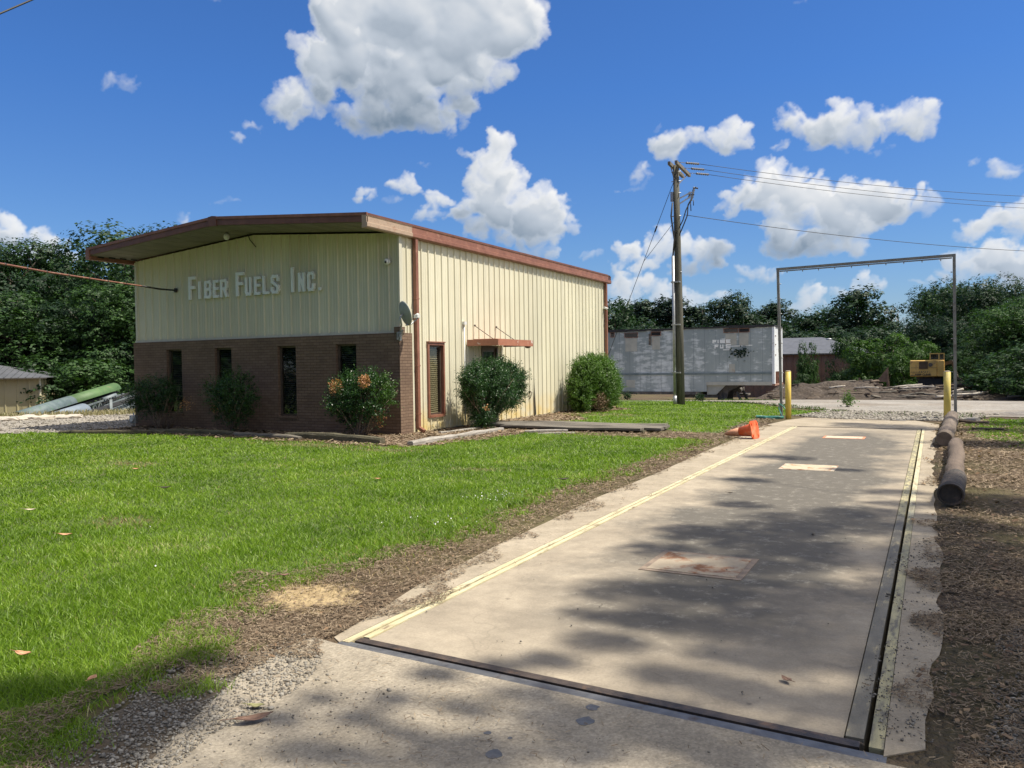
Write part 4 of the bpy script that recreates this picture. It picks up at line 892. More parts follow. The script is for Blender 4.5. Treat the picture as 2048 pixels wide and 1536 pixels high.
# orange sleeved service mast reaching the wall
w0 = Vector((-18.5,15.22,3.79)); pts = [w0]
for px_, py_, R_ in ((318,578,23.0),(283,572,22.2),(200,560,20.2),(100,545,18.2),(0,527,16.6),(-150,498,14.6),(-420,440,12.5)): pts.append(at(px_, py_, R_))
t = empty('overhead_pipe', 'long orange sleeved pipe slanting in from the left to the front wall', 'pipe', w0)
m = MB(); m.tube([pts[2]+(pts[1]-pts[2])*.55]+pts[2:], .019, 8); m.build('pipe', pm('orange_sleeve', (.18,.075,.05), (.26,.12,.08), 2, .6, .2, 20, c3=(.55,.42,.33), s3=3), t)
m = MB(); m.tube([w0, pts[1], pts[2]], .024, 7); m.tube([w0, w0+Vector((.02,.06,0))], .06, 8); m.build('wall_fitting', M_black, t)
m = MB()
for i in range(12):
    f = i/12*(len(pts)-3); a = pts[2+int(f)].lerp(pts[3+int(f)], f-int(f)) if int(f)+3 < len(pts) else pts[-1]
    b = pts[3+int(f)]-pts[2+int(f)] if int(f)+3 < len(pts) else pts[-1]-pts[-2]
    b.normalize(); m = MB(); m.tube([a-b*.02, a+b*.02], .028, 8); m.build('clamp', M_bronze, t)
settle(t)
m = MB(); m.tube([at(-260,150,11),at(0,27,12),at(65,-1,12.2),at(300,-110,13)], .012, 5); tag(m.build('overhead_wire', M_black), 'black wire crossing the top left corner of the sky', 'wire')
# ------------------------------------------------------------------ SHRUBS BY THE OFFICE
def shrub(name, label, base, lobes, n, leaf, mat, stems, extra=(), group=None, core=True, lobemix=None, aspect=.45):
    """lobes: (point, radius); the leaves sit in small sprays on every lobe, stems run from the base to the lobes"""
    t = empty(name, label, 'shrub', base, group)
    tot = sum(r*r for _, r in lobes); V, F, o_ = [], [], 0; V2, F2, o2 = [], [], 0
    n = int(n*1.6); leaf *= 1.2; lobes = [(c, r*1.17) for c, r in lobes]
    for i, (c, r) in enumerate(lobes):
        k = int(n*r*r/tot); ns = max(8, k//22)
        P, d = ball_points(c, (r, r*.9, r), ns, .6)
        d = d+np.array([0,0,.25]); d /= np.linalg.norm(d, axis=1)[:, None]
        rep = 22; u = np.linspace(-.3, 1, rep)
        sp = .15*rng.uniform(.3, 1.9, ns)
        PP = (P[:, None, :]+d[:, None, :]*(u[None, :, None]*sp[:, None, None])).reshape(-1, 3)+rng.normal(size=(ns*rep, 3))*.022
        PP[:, 2] = np.maximum(PP[:, 2], base[2]+.03)
        v, f = leaf_quads(PP, leaf, np.repeat(d, rep, 0), .45, aspect)
        if lobemix and i in lobemix: V2.append(v); F2.append(f+o2); o2 += len(v)
        else: V.append(v); F.append(f+o_); o_ += len(v)
    o = fast_mesh('foliage', np.concatenate(V)-np.array(base), np.concatenate(F), mat, t)
    if V2: fast_mesh('foliage', np.concatenate(V2)-np.array(base), np.concatenate(F2), M_shrub_y, t)
    for (c, r, num, mt) in extra:
        P, d = ball_points(c, (r, r, r*1.1), num, .1); v, f = leaf_quads(P, leaf*1.1, d, .3, .5)
        fast_mesh('dry_foliage', v-np.array(base), f, mt, t)
    m = MB(); b = Vector(base)
    for (c, r) in lobes:
        for _ in range(stems):
            e = Vector(c)+Vector((random.gauss(0, r*.5), random.gauss(0, r*.5), random.gauss(0, r*.4))); e.z = max(e.z, b.z+.15)
            s0 = b+Vector((random.uniform(-.09,.09), random.uniform(-.09,.09), -.03))
            limb(m, s0-b, e-b, random.uniform(.010,.020), .004, 5, 4, .05)
    m.build('stem', M_twig, t); return t
def lob(Y, lst, pxm=85.0, dy=.25):
    return [(tuple(pY(a, b, Y+random.uniform(-dy, dy)*.6)), r/pxm) for a, b, r in lst]
def base_on(Y, px_, z=0.02): q = pY(px_, 860, Y); return (q.x, Y, z)
L = lob(14.5, [(283,790,23),(312,786,24),(335,776,14),(300,808,20),(270,797,14),(322,806,14),(345,790,10)], 72, .2)
tw = lob(14.5, [(372,808,15),(380,792,12),(360,830,14)], 72, .1)
t = shrub('shrub', 'leggy evergreen shrub at the left end of the brick front, half bare twigs', base_on(14.55,322), L, 5200, .036, M_shrub, 2, [(tw[0][0],.22,90,M_dryleaf)], 'shrubs along the brick front')
m = MB(); b = Vector(base_on(14.55,336))
for c, r in tw*4:
    e = Vector(c)+Vector((random.gauss(0,.13),random.gauss(0,.1),random.gauss(0,.13))); limb(m, Vector((b.x-t.location.x,0,0)), e-t.location, .012, .003, 5, 5, .09)
m.build('bare_twigs', M_twig, t)
L = lob(14.5, [(440,788,24),(472,782,30),(490,795,19),(455,816,24),(424,777,11),(478,822,20),(455,765,12),(480,764,10)], 76, .2)
shrub('shrub', 'open dark green shrub in front of the second brick window from the left', base_on(14.5,467), L, 6200, .036, M_shrub, 3, [(tuple(pY(432,815,14.4)),.16,90,M_dryleaf)], 'shrubs along the brick front')
L = lob(14.35, [(698,792,33),(740,788,32),(720,815,30),(766,775,19),(676,803,19),(735,762,14),(705,764,16),(700,832,15),(752,826,14),(772,800,14)], 88, .25)
shrub('shrub', 'bushy shrub with orange dead tips in front of the right brick window', base_on(14.3,722), L, 9000, .038, M_shrub, 4, [(tuple(pY(672,775,14.15)),.19,420,M_dryleaf),(tuple(pY(728,762,13.95)),.15,300,M_dryleaf),(tuple(pY(757,838,14.3)),.2,90,M_dryleaf)], 'shrubs along the brick front', lobemix=(3,9))
def lobX(X, lst, pxm, d=.2): return [(tuple(pX(a, b, X+random.uniform(-d, d))), r/pxm) for a, b, r in lst]
DB = gp(968,857); L = lobX(DB.x, [(958,757,26),(1003,752,27),(985,778,38),(1028,768,21),(944,788,20),(973,808,28),(1012,797,20),(964,832,17),(1022,742,13),(943,764,19),(985,738,14),(1036,790,12),(950,738,9),(1042,752,10),(1000,730,9)], 92, .15)
shrub('shrub', 'dark dense upright shrub hiding the foot of the side door', (DB.x, DB.y, .02), L, 44000, .034, M_shrub, 3, [(tuple(pX(972,815,DB.x+.42)),.09,40,M_dryleaf)])
RB = gp(1186,822); L = lobX(RB.x, [(1188,768,40),(1172,745,24),(1205,745,24),(1160,772,21),(1218,772,21),(1190,732,19),(1186,797,28),(1214,797,19),(1162,797,17),(1228,770,11)], 60, .12)
M_shrub_r = leaf_mat('round_shrub_leaf', (.03,.07,.01), (.065,.14,.018), (.12,.22,.035), .3, 1.4, .45, .45)
shrub('shrub', 'large rounded light green shrub at the far corner of the side wall', (RB.x, RB.y, .02), L, 48000, .042, M_shrub_r, 3, [(tuple(pX(1200,806,RB.x+.5)),.35,900,leaf_mat('brown_shrub_leaf', (.07,.045,.025), (.14,.09,.05), (.2,.14,.08), .1, 2))])

# ------------------------------------------------------------------ TIMBERS, WALKWAY, CONE, LOGS
M_timber = pm('weathered_timber', (.105,.093,.076), (.21,.188,.155), 3, .9, .7, 14, c3=(.08,.06,.045), s3=7, stretch=(.5,3,3))
M_timber2 = pm('silvered_timber', (.24,.22,.19), (.42,.39,.35), 5, .9, .8, 14, c3=(.14,.12,.10), s3=7, stretch=(3,.5,3))
M_green_t = pm('mossy_timber', (.06,.055,.035), (.13,.115,.07), 4, .95, .8, 14, c3=(.20,.17,.13), s3=6, stretch=(.5,3,3))
def timber(a, b, w, h, mat, label, group='old landscape timbers round the beds', name='landscape_timber', z=0, wob=.02):
    a = Vector((a[0], a[1], z)); b = Vector((b[0], b[1], z)); L_ = (b-a).length; n = max(3, int(L_/.35)); d = (b-a).normalized(); s = Vector((-d.y, d.x, 0))
    vs = []
    for i in range(n+1):
        p = a.lerp(b, i/n)+s*random.uniform(-wob, wob); q = random.uniform(.85, 1.08)
        if i in (0, n): q *= .85
        for u, v in ((-.5,0),(.5,0),(.5,.75),(.38,1),(-.38,1),(-.5,.75)): vs.append(p+s*(u*w*q)+Vector((0,0,v*h*q+random.uniform(-.006,.006))))
    fs = [tuple(reversed(range(6))), tuple(n*6+k for k in range(6))]+[(i*6+k, i*6+(k+1) % 6, (i+1)*6+(k+1) % 6, (i+1)*6+k) for i in range(n) for k in range(6)]
    m = MB(); m.add([v-a for v in vs], fs); o = m.build(name, mat); o.location = a; tag(o, label, 'timber', group); return o
G = lambda x, y: tuple(gp(x, y))[:2]
timber(G(120,868), G(330,868), .15, .10, M_green_t, 'dark timber edging farthest left in front of the brick wall')
timber(G(300,866), G(470,872), .16, .13, M_green_t, 'shaded timber edging between the two left shrubs')
timber(G(440,870), G(600,880), .14, .10, M_timber, 'crumbling split timber edging below the second shrub')
timber(G(575,876), G(765,889), .19, .16, M_green_t, 'thick mossy timber in front of the shrub with orange tips')
timber(G(822,893), G(905,878), .17, .12, M_timber2, 'silvery split timber lying beside the downspout corner')
timber(G(895,880), G(1003,863), .15, .11, M_timber2, 'long silvery timber running from the corner towards the side door')
timber(G(880,868), G(980,856), .10, .06, M_timber2, 'thin weathered board lying in the mulch below the side window')
# boardwalk
bw = empty('boardwalk', 'low weathered plank walkway leading from the side door towards the lane', 'walkway', (-7.9,18,0))
y = 17.42
for i in range(6):
    w_ = .27; m = MB(); x0 = -10.15+random.uniform(-.06,.06)+ (.55 if i == 0 else 0); x1 = -5.62+random.uniform(-.15,.15)-(.3 if i == 0 else 0)
    n = 12; vs = []
    for k in range(n+1):
        xx = x0+(x1-x0)*k/n; zz = .105+.010*math.sin(k*.7+i)+random.uniform(-.003,.003)
        for yy, dz in ((y,-.05),(y+w_,-.05),(y+w_,0),(y,0)): vs.append((xx, yy+random.uniform(-.004,.004), zz+dz))
    fs = [(3,2,1,0), (n*4,n*4+1,n*4+2,n*4+3)]+[(k*4+j, k*4+(j+1) % 4, (k+1)*4+(j+1) % 4, (k+1)*4+j) for k in range(n) for j in range(4)]
    m.add(vs, fs); m.build('plank', M_timber, bw); y += w_+.012
for xx in (-9.9,-8.6,-7.2,-5.95): m = MB(); m.box((xx,17.46,0),(xx+.09,19.05,.053)); m.build('joist', M_green_t, bw)
settle(bw)
timber(G(1050,866), G(1135,864), .13, .05, M_timber2, 'broken grey board lying against the near edge of the boardwalk', z=.02)
timber(G(1075,869), G(1150,867), .09, .04, M_timber2, 'narrow splintered board lying on the grass by the boardwalk')
# traffic cone lying on its side
def cone():
    bc = Vector((-3.30,16.93,.17)); tip = Vector((-3.98,17.08,.045)); ax = (tip-bc).normalized(); L_ = .64
    t = empty('traffic_cone', 'faded orange traffic cone lying on its side at the lane edge', 'traffic cone', (-3.5,17.0,0))
    M_or = pm('cone_orange', (.72,.10,.025), (.82,.15,.04), 4, .5, .1, 20, c3=(.62,.30,.18), s3=4, lo3=.52, hi3=.7)
    M_orf = pm('cone_faded', (.55,.24,.13), (.64,.33,.20), 5, .6, .1, 20, c3=(.7,.18,.06), s3=4)
    s = ax.cross(Vector((0,0,1))).normalized(); u = s.cross(ax)
    m = MB(); m.tube([bc, bc+ax*.05, bc+ax*.30], [.15,.135,.095], 20); m.build('body', M_or, t)
    m = MB(); m.tube([bc+ax*.301, bc+ax*.5, bc+ax*L_], [.0945,.065,.028], 20); m.build('sleeve', M_orf, t)
    m = MB(); r_ = .185; P_ = []
    for a, b in ((-1,-.7),(-.7,-1),(.7,-1),(1,-.7),(1,.7),(.7,1),(-.7,1),(-1,.7)): P_.append((a*r_, b*r_))
    vs = [bc+s*a+u*b-ax*.03 for a, b in P_]+[bc+s*a+u*b for a, b in P_]
    m.add(vs, [tuple(reversed(range(8))), tuple(range(8, 16))]+[(i, (i+1) % 8, (i+1) % 8+8, i+8) for i in range(8)])
    for i in range(4):
        a = PI/4+i*PI/2; c = bc+s*(math.cos(a)*.17)+u*(math.sin(a)*.17); m.bar(c-ax*.045, c-ax*.02, .05)
    m.build('base', M_or, t)
    for o in t.children: pass
    mn = min((v.co.z for o in t.children for v in o.data.vertices)); 
    for o in t.children: o.data.transform(Matrix.Translation((0,0,-mn+.008)))
    settle(t)
cone()
# logs on the right edge
M_log = pm('old_log', (.10,.078,.06), (.19,.15,.118), 3, .9, .8, 12, c3=(.09,.065,.05), s3=6, stretch=(3,.4,3))
M_log2 = pm('pinkish_log', (.095,.070,.052), (.17,.128,.096), 3, .9, .8, 12, c3=(.12,.085,.065), s3=6, stretch=(3,.4,3))
def log(a, b, r, mat, label, name='log', cat='log', group=None, n=14, wob=.015):
    a = Vector(a); b = Vector(b); k = max(4, min(16, int((b-a).length/.35))); m = MB(); pts = []; rr = []
    for i in range(k+1):
        pts.append(a.lerp(b, i/k)+Vector((random.uniform(-wob,wob),random.uniform(-wob,wob),random.uniform(-wob,wob)*.5))-a); rr.append(r*random.uniform(.93,1.06))
    m.tube(pts, rr, n, jit=.05); o = m.build(name, mat); o.location = a; tag(o, label, cat, group); return o
log((.225,11.0,.13), (.34,15.9,.12), .112, M_log2, 'long pale reddish log lying along the right edge of the lane, the nearer one')
log((.17,16.35,.16), (.42,23.4,.14), .14, M_log, 'long brown log lying by the right bollard, the farther one')
def pipe_end():
    t = empty('drain_pipe', 'black hollow ribbed pipe stub lying against the near end of the log', 'pipe', (.2,10.2,0))
    a = Vector((.155,9.78,.14)); b = Vector((.225,11.15,.14)); n = 20; d = (b-a).normalized(); s = d.cross(Vector((0,0,1))).normalized(); u = s.cross(d)
    vs = []; K = 44
    for i in range(K+1):
        p = a.lerp(b, i/K); r_ = .120+(.010 if (i//2) % 2 else 0)+(.010 if i < 3 else 0)
        for k in range(n): an = 2*PI*k/n; vs.append(p+s*math.cos(an)*r_+u*math.sin(an)*r_*.92)
    fs = [(i*n+k, i*n+(k+1) % n, (i+1)*n+(k+1) % n, (i+1)*n+k) for i in range(K) for k in range(n)]
    nb = len(vs)
    for p, r_ in ((a,.115),(a+d*.04,.11)):
        for k in range(n): an = 2*PI*k/n; vs.append(p+s*math.cos(an)*r_+u*math.sin(an)*r_*.92)
    fs += [(nb+k, nb+n+k, nb+n+(k+1) % n, nb+(k+1) % n) for k in range(n)]+[(k, nb+k, nb+(k+1) % n, (k+1) % n) for k in range(n)]+[tuple(nb+n+k for k in range(n))]
    m = MB(); m.add(vs, fs, False); m.build('shell', pm('black_pipe', (.03,.026,.022), (.075,.06,.048), 8, .7, .4, 40, c3=(.14,.10,.075), s3=8), t); settle(t)
pipe_end()
log((.55,22.6,.06),(1.15,22.3,.05), .035, M_log2, 'short broken branch lying in the grass right of the frame post', 'branch', 'branch', 'broken branches by the frame post', 7)
log((.6,22.95,.05),(.95,22.5,.10), .07, pm('pale_wood', (.34,.31,.27), (.46,.43,.38), 6, .9, .5, 20), 'pale knotty stump piece at the foot of the right frame post', 'branch', 'branch', 'broken branches by the frame post', 7)
log((.75,20.6,.03),(1.35,20.4,.05), .028, M_log, 'crooked twig lying on the straw below the right bollard', 'branch', 'branch', 'broken branches by the frame post', 6)
log((.62,5.75,.03),(1.05,5.7,.035), .016, M_timber2, 'thin grey stick lying on the straw at the right edge', 'branch', 'branch', None, 6)
log((.35,4.0,.03),(.62,3.93,.03), .012, M_timber2, 'short grey stick on the gravel in the near right corner', 'branch', 'branch', None, 6)

# ------------------------------------------------------------------ BOLLARDS AND SPRAY FRAME
M_yel = pm('yellow_bollard_paint', (.60,.44,.075), (.70,.52,.11), 3, .5, .1, 30, c3=(.50,.42,.25), s3=5, lo3=.55, hi3=.75)
M_yel2 = pm('mossy_yellow_paint', (.50,.41,.10), (.60,.47,.12), 3, .6, .1, 30, c3=(.33,.30,.16), s3=3, lo3=.5, hi3=.7)
for (bx_, by_, tx, ty, hh, rr, mt, lb) in ((-3.56,23.07,-3.56,23.05,1.33,.078,M_yel,'slim bright yellow bollard at the left foot of the tall frame'),(.31,24.3,.31,24.28,1.27,.085,M_yel2,'faded yellow bollard beside the log at the right frame post')):
    t = empty('bollard', lb, 'bollard', (bx_,by_,0), 'yellow bollards at the end of the lane')
    m = MB(); m.tube([(bx_,by_,-.1),((bx_+tx)/2,(by_+ty)/2,hh*.5),(tx,ty,hh-.02)], [rr,rr,rr], 20); m.build('post', mt, t)
    m = MB(); m.tube([(tx,ty,hh-.022),(tx,ty,hh),(tx,ty,hh+.012)], [rr*.99,rr*.93,rr*.5], 20); m.build('cap', M_curb, t); settle(t)
gf = empty('spray_frame', 'tall thin grey steel goalpost frame spanning the lane', 'frame', (-1.7,23.8,0))
LP, LT, RP, RT = Vector((-3.9,24.07,-.1)), Vector((-3.98,24.07,4.25)), Vector((.49,23.5,-.1)), Vector((.46,23.5,4.25))
M_fr = pm('frame_steel', (.20,.195,.18), (.30,.29,.265), 4, .55, .2, 30, .3, c3=(.14,.12,.10), s3=5)
m = MB(); m.bar(LP, LT, .07); m.build('post', M_fr, gf)
m = MB(); m.bar(RP, RT, .07); m.build('post', M_fr, gf)
m = MB(); d = (RT-LT).normalized(); m.bar(LT-d*.036+Vector((0,0,-.0)), RT+d*.036, .07); m.bar(LT+d*.05-Vector((0,0,.065)), RT-d*.05-Vector((0,0,.065)), .03); m.build('crossbeam', M_fr, gf)
for i in range(10):
    p = LT.lerp(RT, (i+.6)/10.3)-Vector((0,0,.08)); m = MB(); m.tube([p, p-Vector((0,0,.045))], [.016,.010], 6); m.build('nozzle', M_grey, gf)
for A_, B_, sg in ((LP,LT,1),(RP,RT,-1)):
    for i in range(9):
        p = A_.lerp(B_, (i+1.2)/10.2)+d*(.045*sg); m = MB(); m.tube([p, p+d*(.04*sg)], [.016,.010], 6); m.build('nozzle', M_grey, gf)
settle(gf)
m = MB(); pts = []; q = gp(1546,838)
for i in range(60):
    a = i*.42; rr = .30+.02*math.sin(i*1.3); pts.append((q.x+math.cos(a)*rr*1.2-.1, q.y+math.sin(a)*rr*.6, .03+.012*(i//15)+.01*math.sin(i)))
pts += [(-3.95,23.9,.25),(-3.93,23.9,.38),(-3.8,23.8,.30),(-3.6,23.6,.05)]
m.tube([Vector(p)-Vector((q.x,q.y,0)) for p in pts], .017, 6); o = m.build('garden_hose', pm('green_hose', (.03,.16,.13), (.07,.26,.21), 5, .4)); o.location = (q.x,q.y,0); tag(o, 'loosely coiled green hose at the foot of the left frame post', 'hose')

# ------------------------------------------------------------------ UTILITY POLE AND WIRES
up = empty('utility_pole', 'tall weathered wooden power pole with two crossarms on the lawn', 'utility pole', (-8.45,29.65,0))
M_pole = pm('pole_wood', (.07,.068,.052), (.125,.12,.095), 3, .9, .5, 20, c3=(.22,.20,.16), s3=4, stretch=(4,4,.25))
M_arm = pm('crossarm_wood', (.13,.115,.095), (.20,.18,.15), 4, .9, .5, 20)
TP = Vector((-8.56,29.65,9.0))
m = MB(); m.tube([(-8.45,29.65,-.2),(-8.48,29.65,3),(-8.53,29.65,6.5),TP], [.155,.145,.122,.11], 16); m.build('pole', M_pole, up)
A1 = gp(1352,324,8.98); A2 = gp(1379,351,8.98); dA = (A2-A1)
m = MB(); m.bar(A1, A2, .10, .12); m.build('crossarm', M_arm, up)
O1 = gp(1338,326,8.98); m = MB(); m.bar(O1, O1+dA, .10, .12); m.build('crossarm', M_arm, up)
Cp = TP.copy(); Cp.z = 8.2
for s0, e0 in ((A1.lerp(A2,.12), 0),(A1.lerp(A2,.82), 0),(O1.lerp(O1+dA,.12), 0)):
    m = MB(); m.bar(s0-Vector((0,0,.06)), Cp, .035, .02); m.build('brace', M_grey if e0 else M_arm, up)
for zz in (8.75,8.4,7.95,7.1,5.0): m = MB(); m.tube([(-8.72,29.6,zz),(-8.36,29.6,zz)], .018, 6); m.build('bolt', M_grey, up)
m = MB(); m.tube([(-8.62,29.5,0),(-8.63,29.5,.35)], .075, 12); m.tube([(-8.63,29.5,.35),(-8.66,29.5,5.6)], .058, 12); m.build('riser_conduit', M_grey, up)
for zz in (1.2,3.0,4.6):
    m = MB(); m.box((-8.73,29.43,zz),(-8.40,29.56,zz+.05)); m.build('strap', M_grey, up)
m = MB(); m.tube([(-8.66,29.5,5.6),(-8.60,29.5,6.2),(-8.66,29.48,6.7),(-8.71,29.48,7.1),(-8.66,29.5,7.6)], .03, 7)
c0 = at(1388,388,30.9)
m.tube([(-8.62,29.5,5.9),at(1368,448,30.8),at(1375,430,30.8),at(1376,410,30.9),c0], .022, 6); m.tube([(-8.6,29.5,6.3),at(1366,440,30.8),at(1372,420,30.8),at(1380,404,30.9),c0], .022, 6); m.build('cable', M_black, up)
m = MB(); m.bar((-8.45,29.65,7.75), at(1383,384,30.9), .05); m.bar((-8.45,29.65,7.55), at(1383,392,30.9), .05); m.bar(at(1378,384,30.9), at(1386,396,30.9), .05); m.build('cutout_bracket', M_grey, up)
for a, b, r_ in (((1384,392),(1389,374),.06),((1386,388),(1382,402),.05),((1380,386),(1377,397),.045)):
    m = MB(); A_, B_ = at(*a, 30.95), at(*b, 30.95); pts = []; rs = []
    for i in range(9): pts.append(A_.lerp(B_, i/8)); rs.append(r_ if i % 2 else r_*.6)
    m.tube(pts, rs, 8); m.build('insulator', M_grey, up)
m = MB(); m.tube([at(1387,400,30.9), at(1387,411,30.9)], .016, 5); m.tube([at(1381,402,30.9), at(1382,422,30.9)], .018, 5); m.tube([at(1389,375,30.9), at(1396,377,30.9)], .03, 6); m.build('arrester', M_black, up)
m = MB(); m.box((-8.74,29.5,7.65),(-8.64,29.62,8.0)); m.build('box', M_grey, up)
wires = []
for k, (sx, ex, f) in enumerate((((1363,327),(2048,378),.12),((1373,339),(2048,393),.52),((1382,351),(2048,402),.9))):
    a = A1.lerp(A2, f)+Vector((.03,.02,.05)); b = at(ex[0], ex[1], 46+k*.6); e = a+(b-a)*1.5
    ins = a+(e-a).normalized()*.95; m = MB(); pts = []; rs = []
    for i in range(13): pts.append(a.lerp(ins, .35+.65*i/12)); rs.append(.05 if i % 2 else .025)
    m.tube([a, a.lerp(ins,.35)], .012, 5); m.tube(pts, rs, 8); m.build('strain_insulator', pm('grey_insulator', (.10,.10,.11), (.16,.16,.17), 5, .3), up)
    m2 = MB(); pts = [ins.lerp(e, i/24)-Vector((0,0,1.1*4*(i/24)*(1-i/24)*.35)) for i in range(25)]; m2.tube([p-ins for p in pts], .010, 5)
    o = m2.build('power_line', M_black); o.location = ins; tag(o, ['uppermost of the three wires fanning right from the pole crossarm','middle of the three wires fanning right from the pole crossarm','lowest of the three wires fanning right from the pole crossarm'][k], 'wire')
a = at(1371,430,30.85); b = at(2048,490,46); e = a+(b-a)*1.4; pts = [a.lerp(e, i/24)-Vector((0,0,.35*4*(i/24)*(1-i/24))) for i in range(25)]
m = MB(); m.tube([p-a for p in pts], .012, 5); o = m.build('power_line', M_black); o.location = a; tag(o, 'single lower wire running right from half way up the pole', 'wire')
ga = gp(1183,800); gt = at(1348,362,30.8); m = MB(); m.tube([Vector((0,0,0)), ga-gt], .011, 5)
kk = at(1317,445,30.9); mid = gt+(ga-gt)*.33; o = m.build('guy_wire', M_black); o.location = gt; tag(o, 'slanting guy wire from the pole top down behind the office', 'wire')
m = MB(); m.tube([gt.lerp(ga,.18)-gt, gt.lerp(ga,.205)-gt], .03, 6); m.build('strain_insulator', M_black, o)
m = MB(); p = gt.lerp(ga, .33); m.tube([p-gt, Vector((-8.58,29.6,6.95))-gt], .009, 5); m.build('tie_wire', M_black, o)
m = MB(); m.tube([gt, Vector((-8.55,29.6,8.5))], .03, 6); m.build('guy_clamp', M_grey, up)
settle(up)
# ------------------------------------------------------------------ THE BOX TRAILER
def trailer_mat():
    m, nt, p, o = new_mat('weathered_aluminium'); v = ncoord(nt, 'Object')
    col = nramp(nt, nnoise(nt, ncoord(nt, 'Object', (1,1,.6)), .7, 6, .6), [(.3, (.25,.29,.28)), (.7, (.39,.43,.42))])
    # peeled pale blotches, banded as stacked swipes
    a = nnoise(nt, ncoord(nt, 'Object', (.8,1,2.6)), 1.6, 8, .72)
    b = nnoise(nt, ncoord(nt, 'Object', (1.1,1,.4)), .8, 4)
    f = nmath(nt, 'ADD', a, nmath(nt, 'MULTIPLY', nmath(nt, 'SUBTRACT', b, .5), .9))
    col = nmix(nt, nramp(nt, f, [(.52, 0), (.60, .6), (.72, .95)]), col, (.68,.71,.69))
    s = nnoise(nt, ncoord(nt, 'Object', (5,5,.3)), 2, 6, .7)
    col = nmix(nt, nramp(nt, s, [(.55, 0), (.75, .5)]), col, (.17,.21,.22))
    # panel seams every 1.22 m
    sp = nt.nodes.new('ShaderNodeSeparateXYZ'); nt.links.new(v, sp.inputs[0])
    fr = nmath(nt, 'FRACT', nmath(nt, 'DIVIDE', sp.outputs[0], .61)); ln = nmath(nt, 'LESS_THAN', nmath(nt, 'ABSOLUTE', nmath(nt, 'SUBTRACT', fr, .5)), .018)
    col = nmix(nt, nmath(nt, 'MULTIPLY', ln, .5), col, (.12,.14,.15))
    nt.links.new(col, p.inputs['Base Color']); p.inputs['Roughness'].default_value = .55; p.inputs['Metallic'].default_value = .15
    nbump(nt, p, nnoise(nt, v, 2.5, 5), .25, .05); return m
M_trl = trailer_mat(); M_trw = pm('trailer_white', (.62,.66,.68), (.72,.75,.76), 2, .5, .1, 20, c3=(.45,.42,.38), s3=3)
M_trr = pm('trailer_rust', (.16,.08,.055), (.30,.15,.10), 5, .8, .3, 20, c3=(.45,.40,.34), s3=5)
M_tan = pm('tan_patch', (.36,.36,.31), (.44,.43,.37), 3, .7, .1, 20, c3=(.36,.24,.15), s3=2)
M_frame = pm('trailer_frame', (.06,.055,.05), (.14,.12,.10), 4, .8, .3, 20, c3=(.30,.25,.17), s3=3)
TY = 43.4; TX1 = pY(1549,700,TY).x; TX0 = -23.0; ZT = pY(1548,651,TY).z; ZB = pY(1500,767,TY).z; XS = pY(1413,770,TY).x; ZL = pY(1300,783,TY).z; ZG = tz(-12, 43.4)
tr = empty('box_trailer', 'long weathered grey-white box trailer parked beyond the lawn, behind the pole', 'trailer', (-15,44.6,ZG))
m = MB(); m.prism([(TX0,ZL),(XS,ZL),(XS,ZB),(TX1-.12,ZB),(TX1-.12,ZT),(TX0,ZT)], 'y', TY, TY+2.5); m.build('box_body', M_trl, tr)
m = MB(); m.box((TX1-.118,TY-.02,ZB-.02),(TX1,TY+.28,ZT-.02)); m.box((TX1-.118,TY+.285,ZB+.62),(TX1-.05,TY+2.22,ZT-.03)); m.box((TX1-.118,TY+2.225,ZB),(TX1,TY+2.5,ZT-.02)); m.build('nose_panel', M_trw, tr)
m = MB()
m.box((TX1-.118,TY+.285,ZB),(TX1-.08,TY+2.22,ZB+.615))
for yy in (.45,.9,1.35,1.8): m.box((TX1-.078,TY+yy,ZB),(TX1-.02,TY+yy+.07,ZB+.61))
m.box((TX1-.13,TY-.03,ZB-.12),(TX1+.03,TY+2.53,ZB-.022)); m.build('nose_frame', M_trr, tr)
for zz in (1.9,2.45,2.9):
    m = MB(); m.box((TX1+.001,TY+.2,zz),(TX1+.04,TY+.28,zz+.06)); m.build('marker_light', M_trr, tr)
m = MB(); m.box((TX0,TY-.05,pY(1480,749,TY).z),(TX1-.13,TY-.002,pY(1480,745,TY).z)); m.build('side_rail', pm('rail_grey', (.12,.16,.16), (.19,.23,.23), 3, .6), tr)
m = MB(); m.box((XS,TY-.04,ZB-.09),(TX1-.12,TY+.1,ZB+.10)); m.box((XS+.01,TY+.12,ZB-.1),(TX1-.13,TY+2.4,ZB-.002)); m.build('upper_skirt', M_tan, tr)
m = MB(); m.box((TX0,TY-.03,ZL-.16),(XS-.3,TY+2.4,ZL-.002)); m.box((XS-1.5,TY+.2,ZL-.34),(XS+.55,TY+2.2,ZL-.162)); m.build('lower_frame', M_frame, tr)
m = MB(); m.prism([(XS+.003,ZL-.16),(XS+.5,ZL-.16),(XS+1.0,ZB-.1),(XS+.003,ZB-.1)], 'y', TY+.1, TY+.16); m.build('step_gusset', M_tan, tr)
m = MB()
for yy in (TY+.35, TY+1.9):
    m.prism([(XS+.55,ZG-.05),(XS+.95,ZG-.05),(XS+1.1,ZL),(XS+1.75,ZB-.1),(XS+.75,ZB-.1),(XS+.52,ZL)], 'y', yy, yy+.14)
    m.bar((XS+1.75,yy+.05,ZG),(XS+1.55,yy+.05,ZL-.02), .12)
m.bar((XS+.7,TY+.3,ZG+.35),(XS+.7,TY+2.0,ZG+.35), .1); m.build('landing_gear', M_frame, tr)
rg = random.Random(4)
m = MB(); xx = TX0
while xx < TX1-.1:
    w_ = rg.uniform(.3,1.1); m.box((xx,TY-.05-rg.random()*.03,ZT-.03-rg.random()*.06),(min(xx+w_,TX1),TY+2.52,ZT+.03+rg.random()*.05)); xx += w_+.003
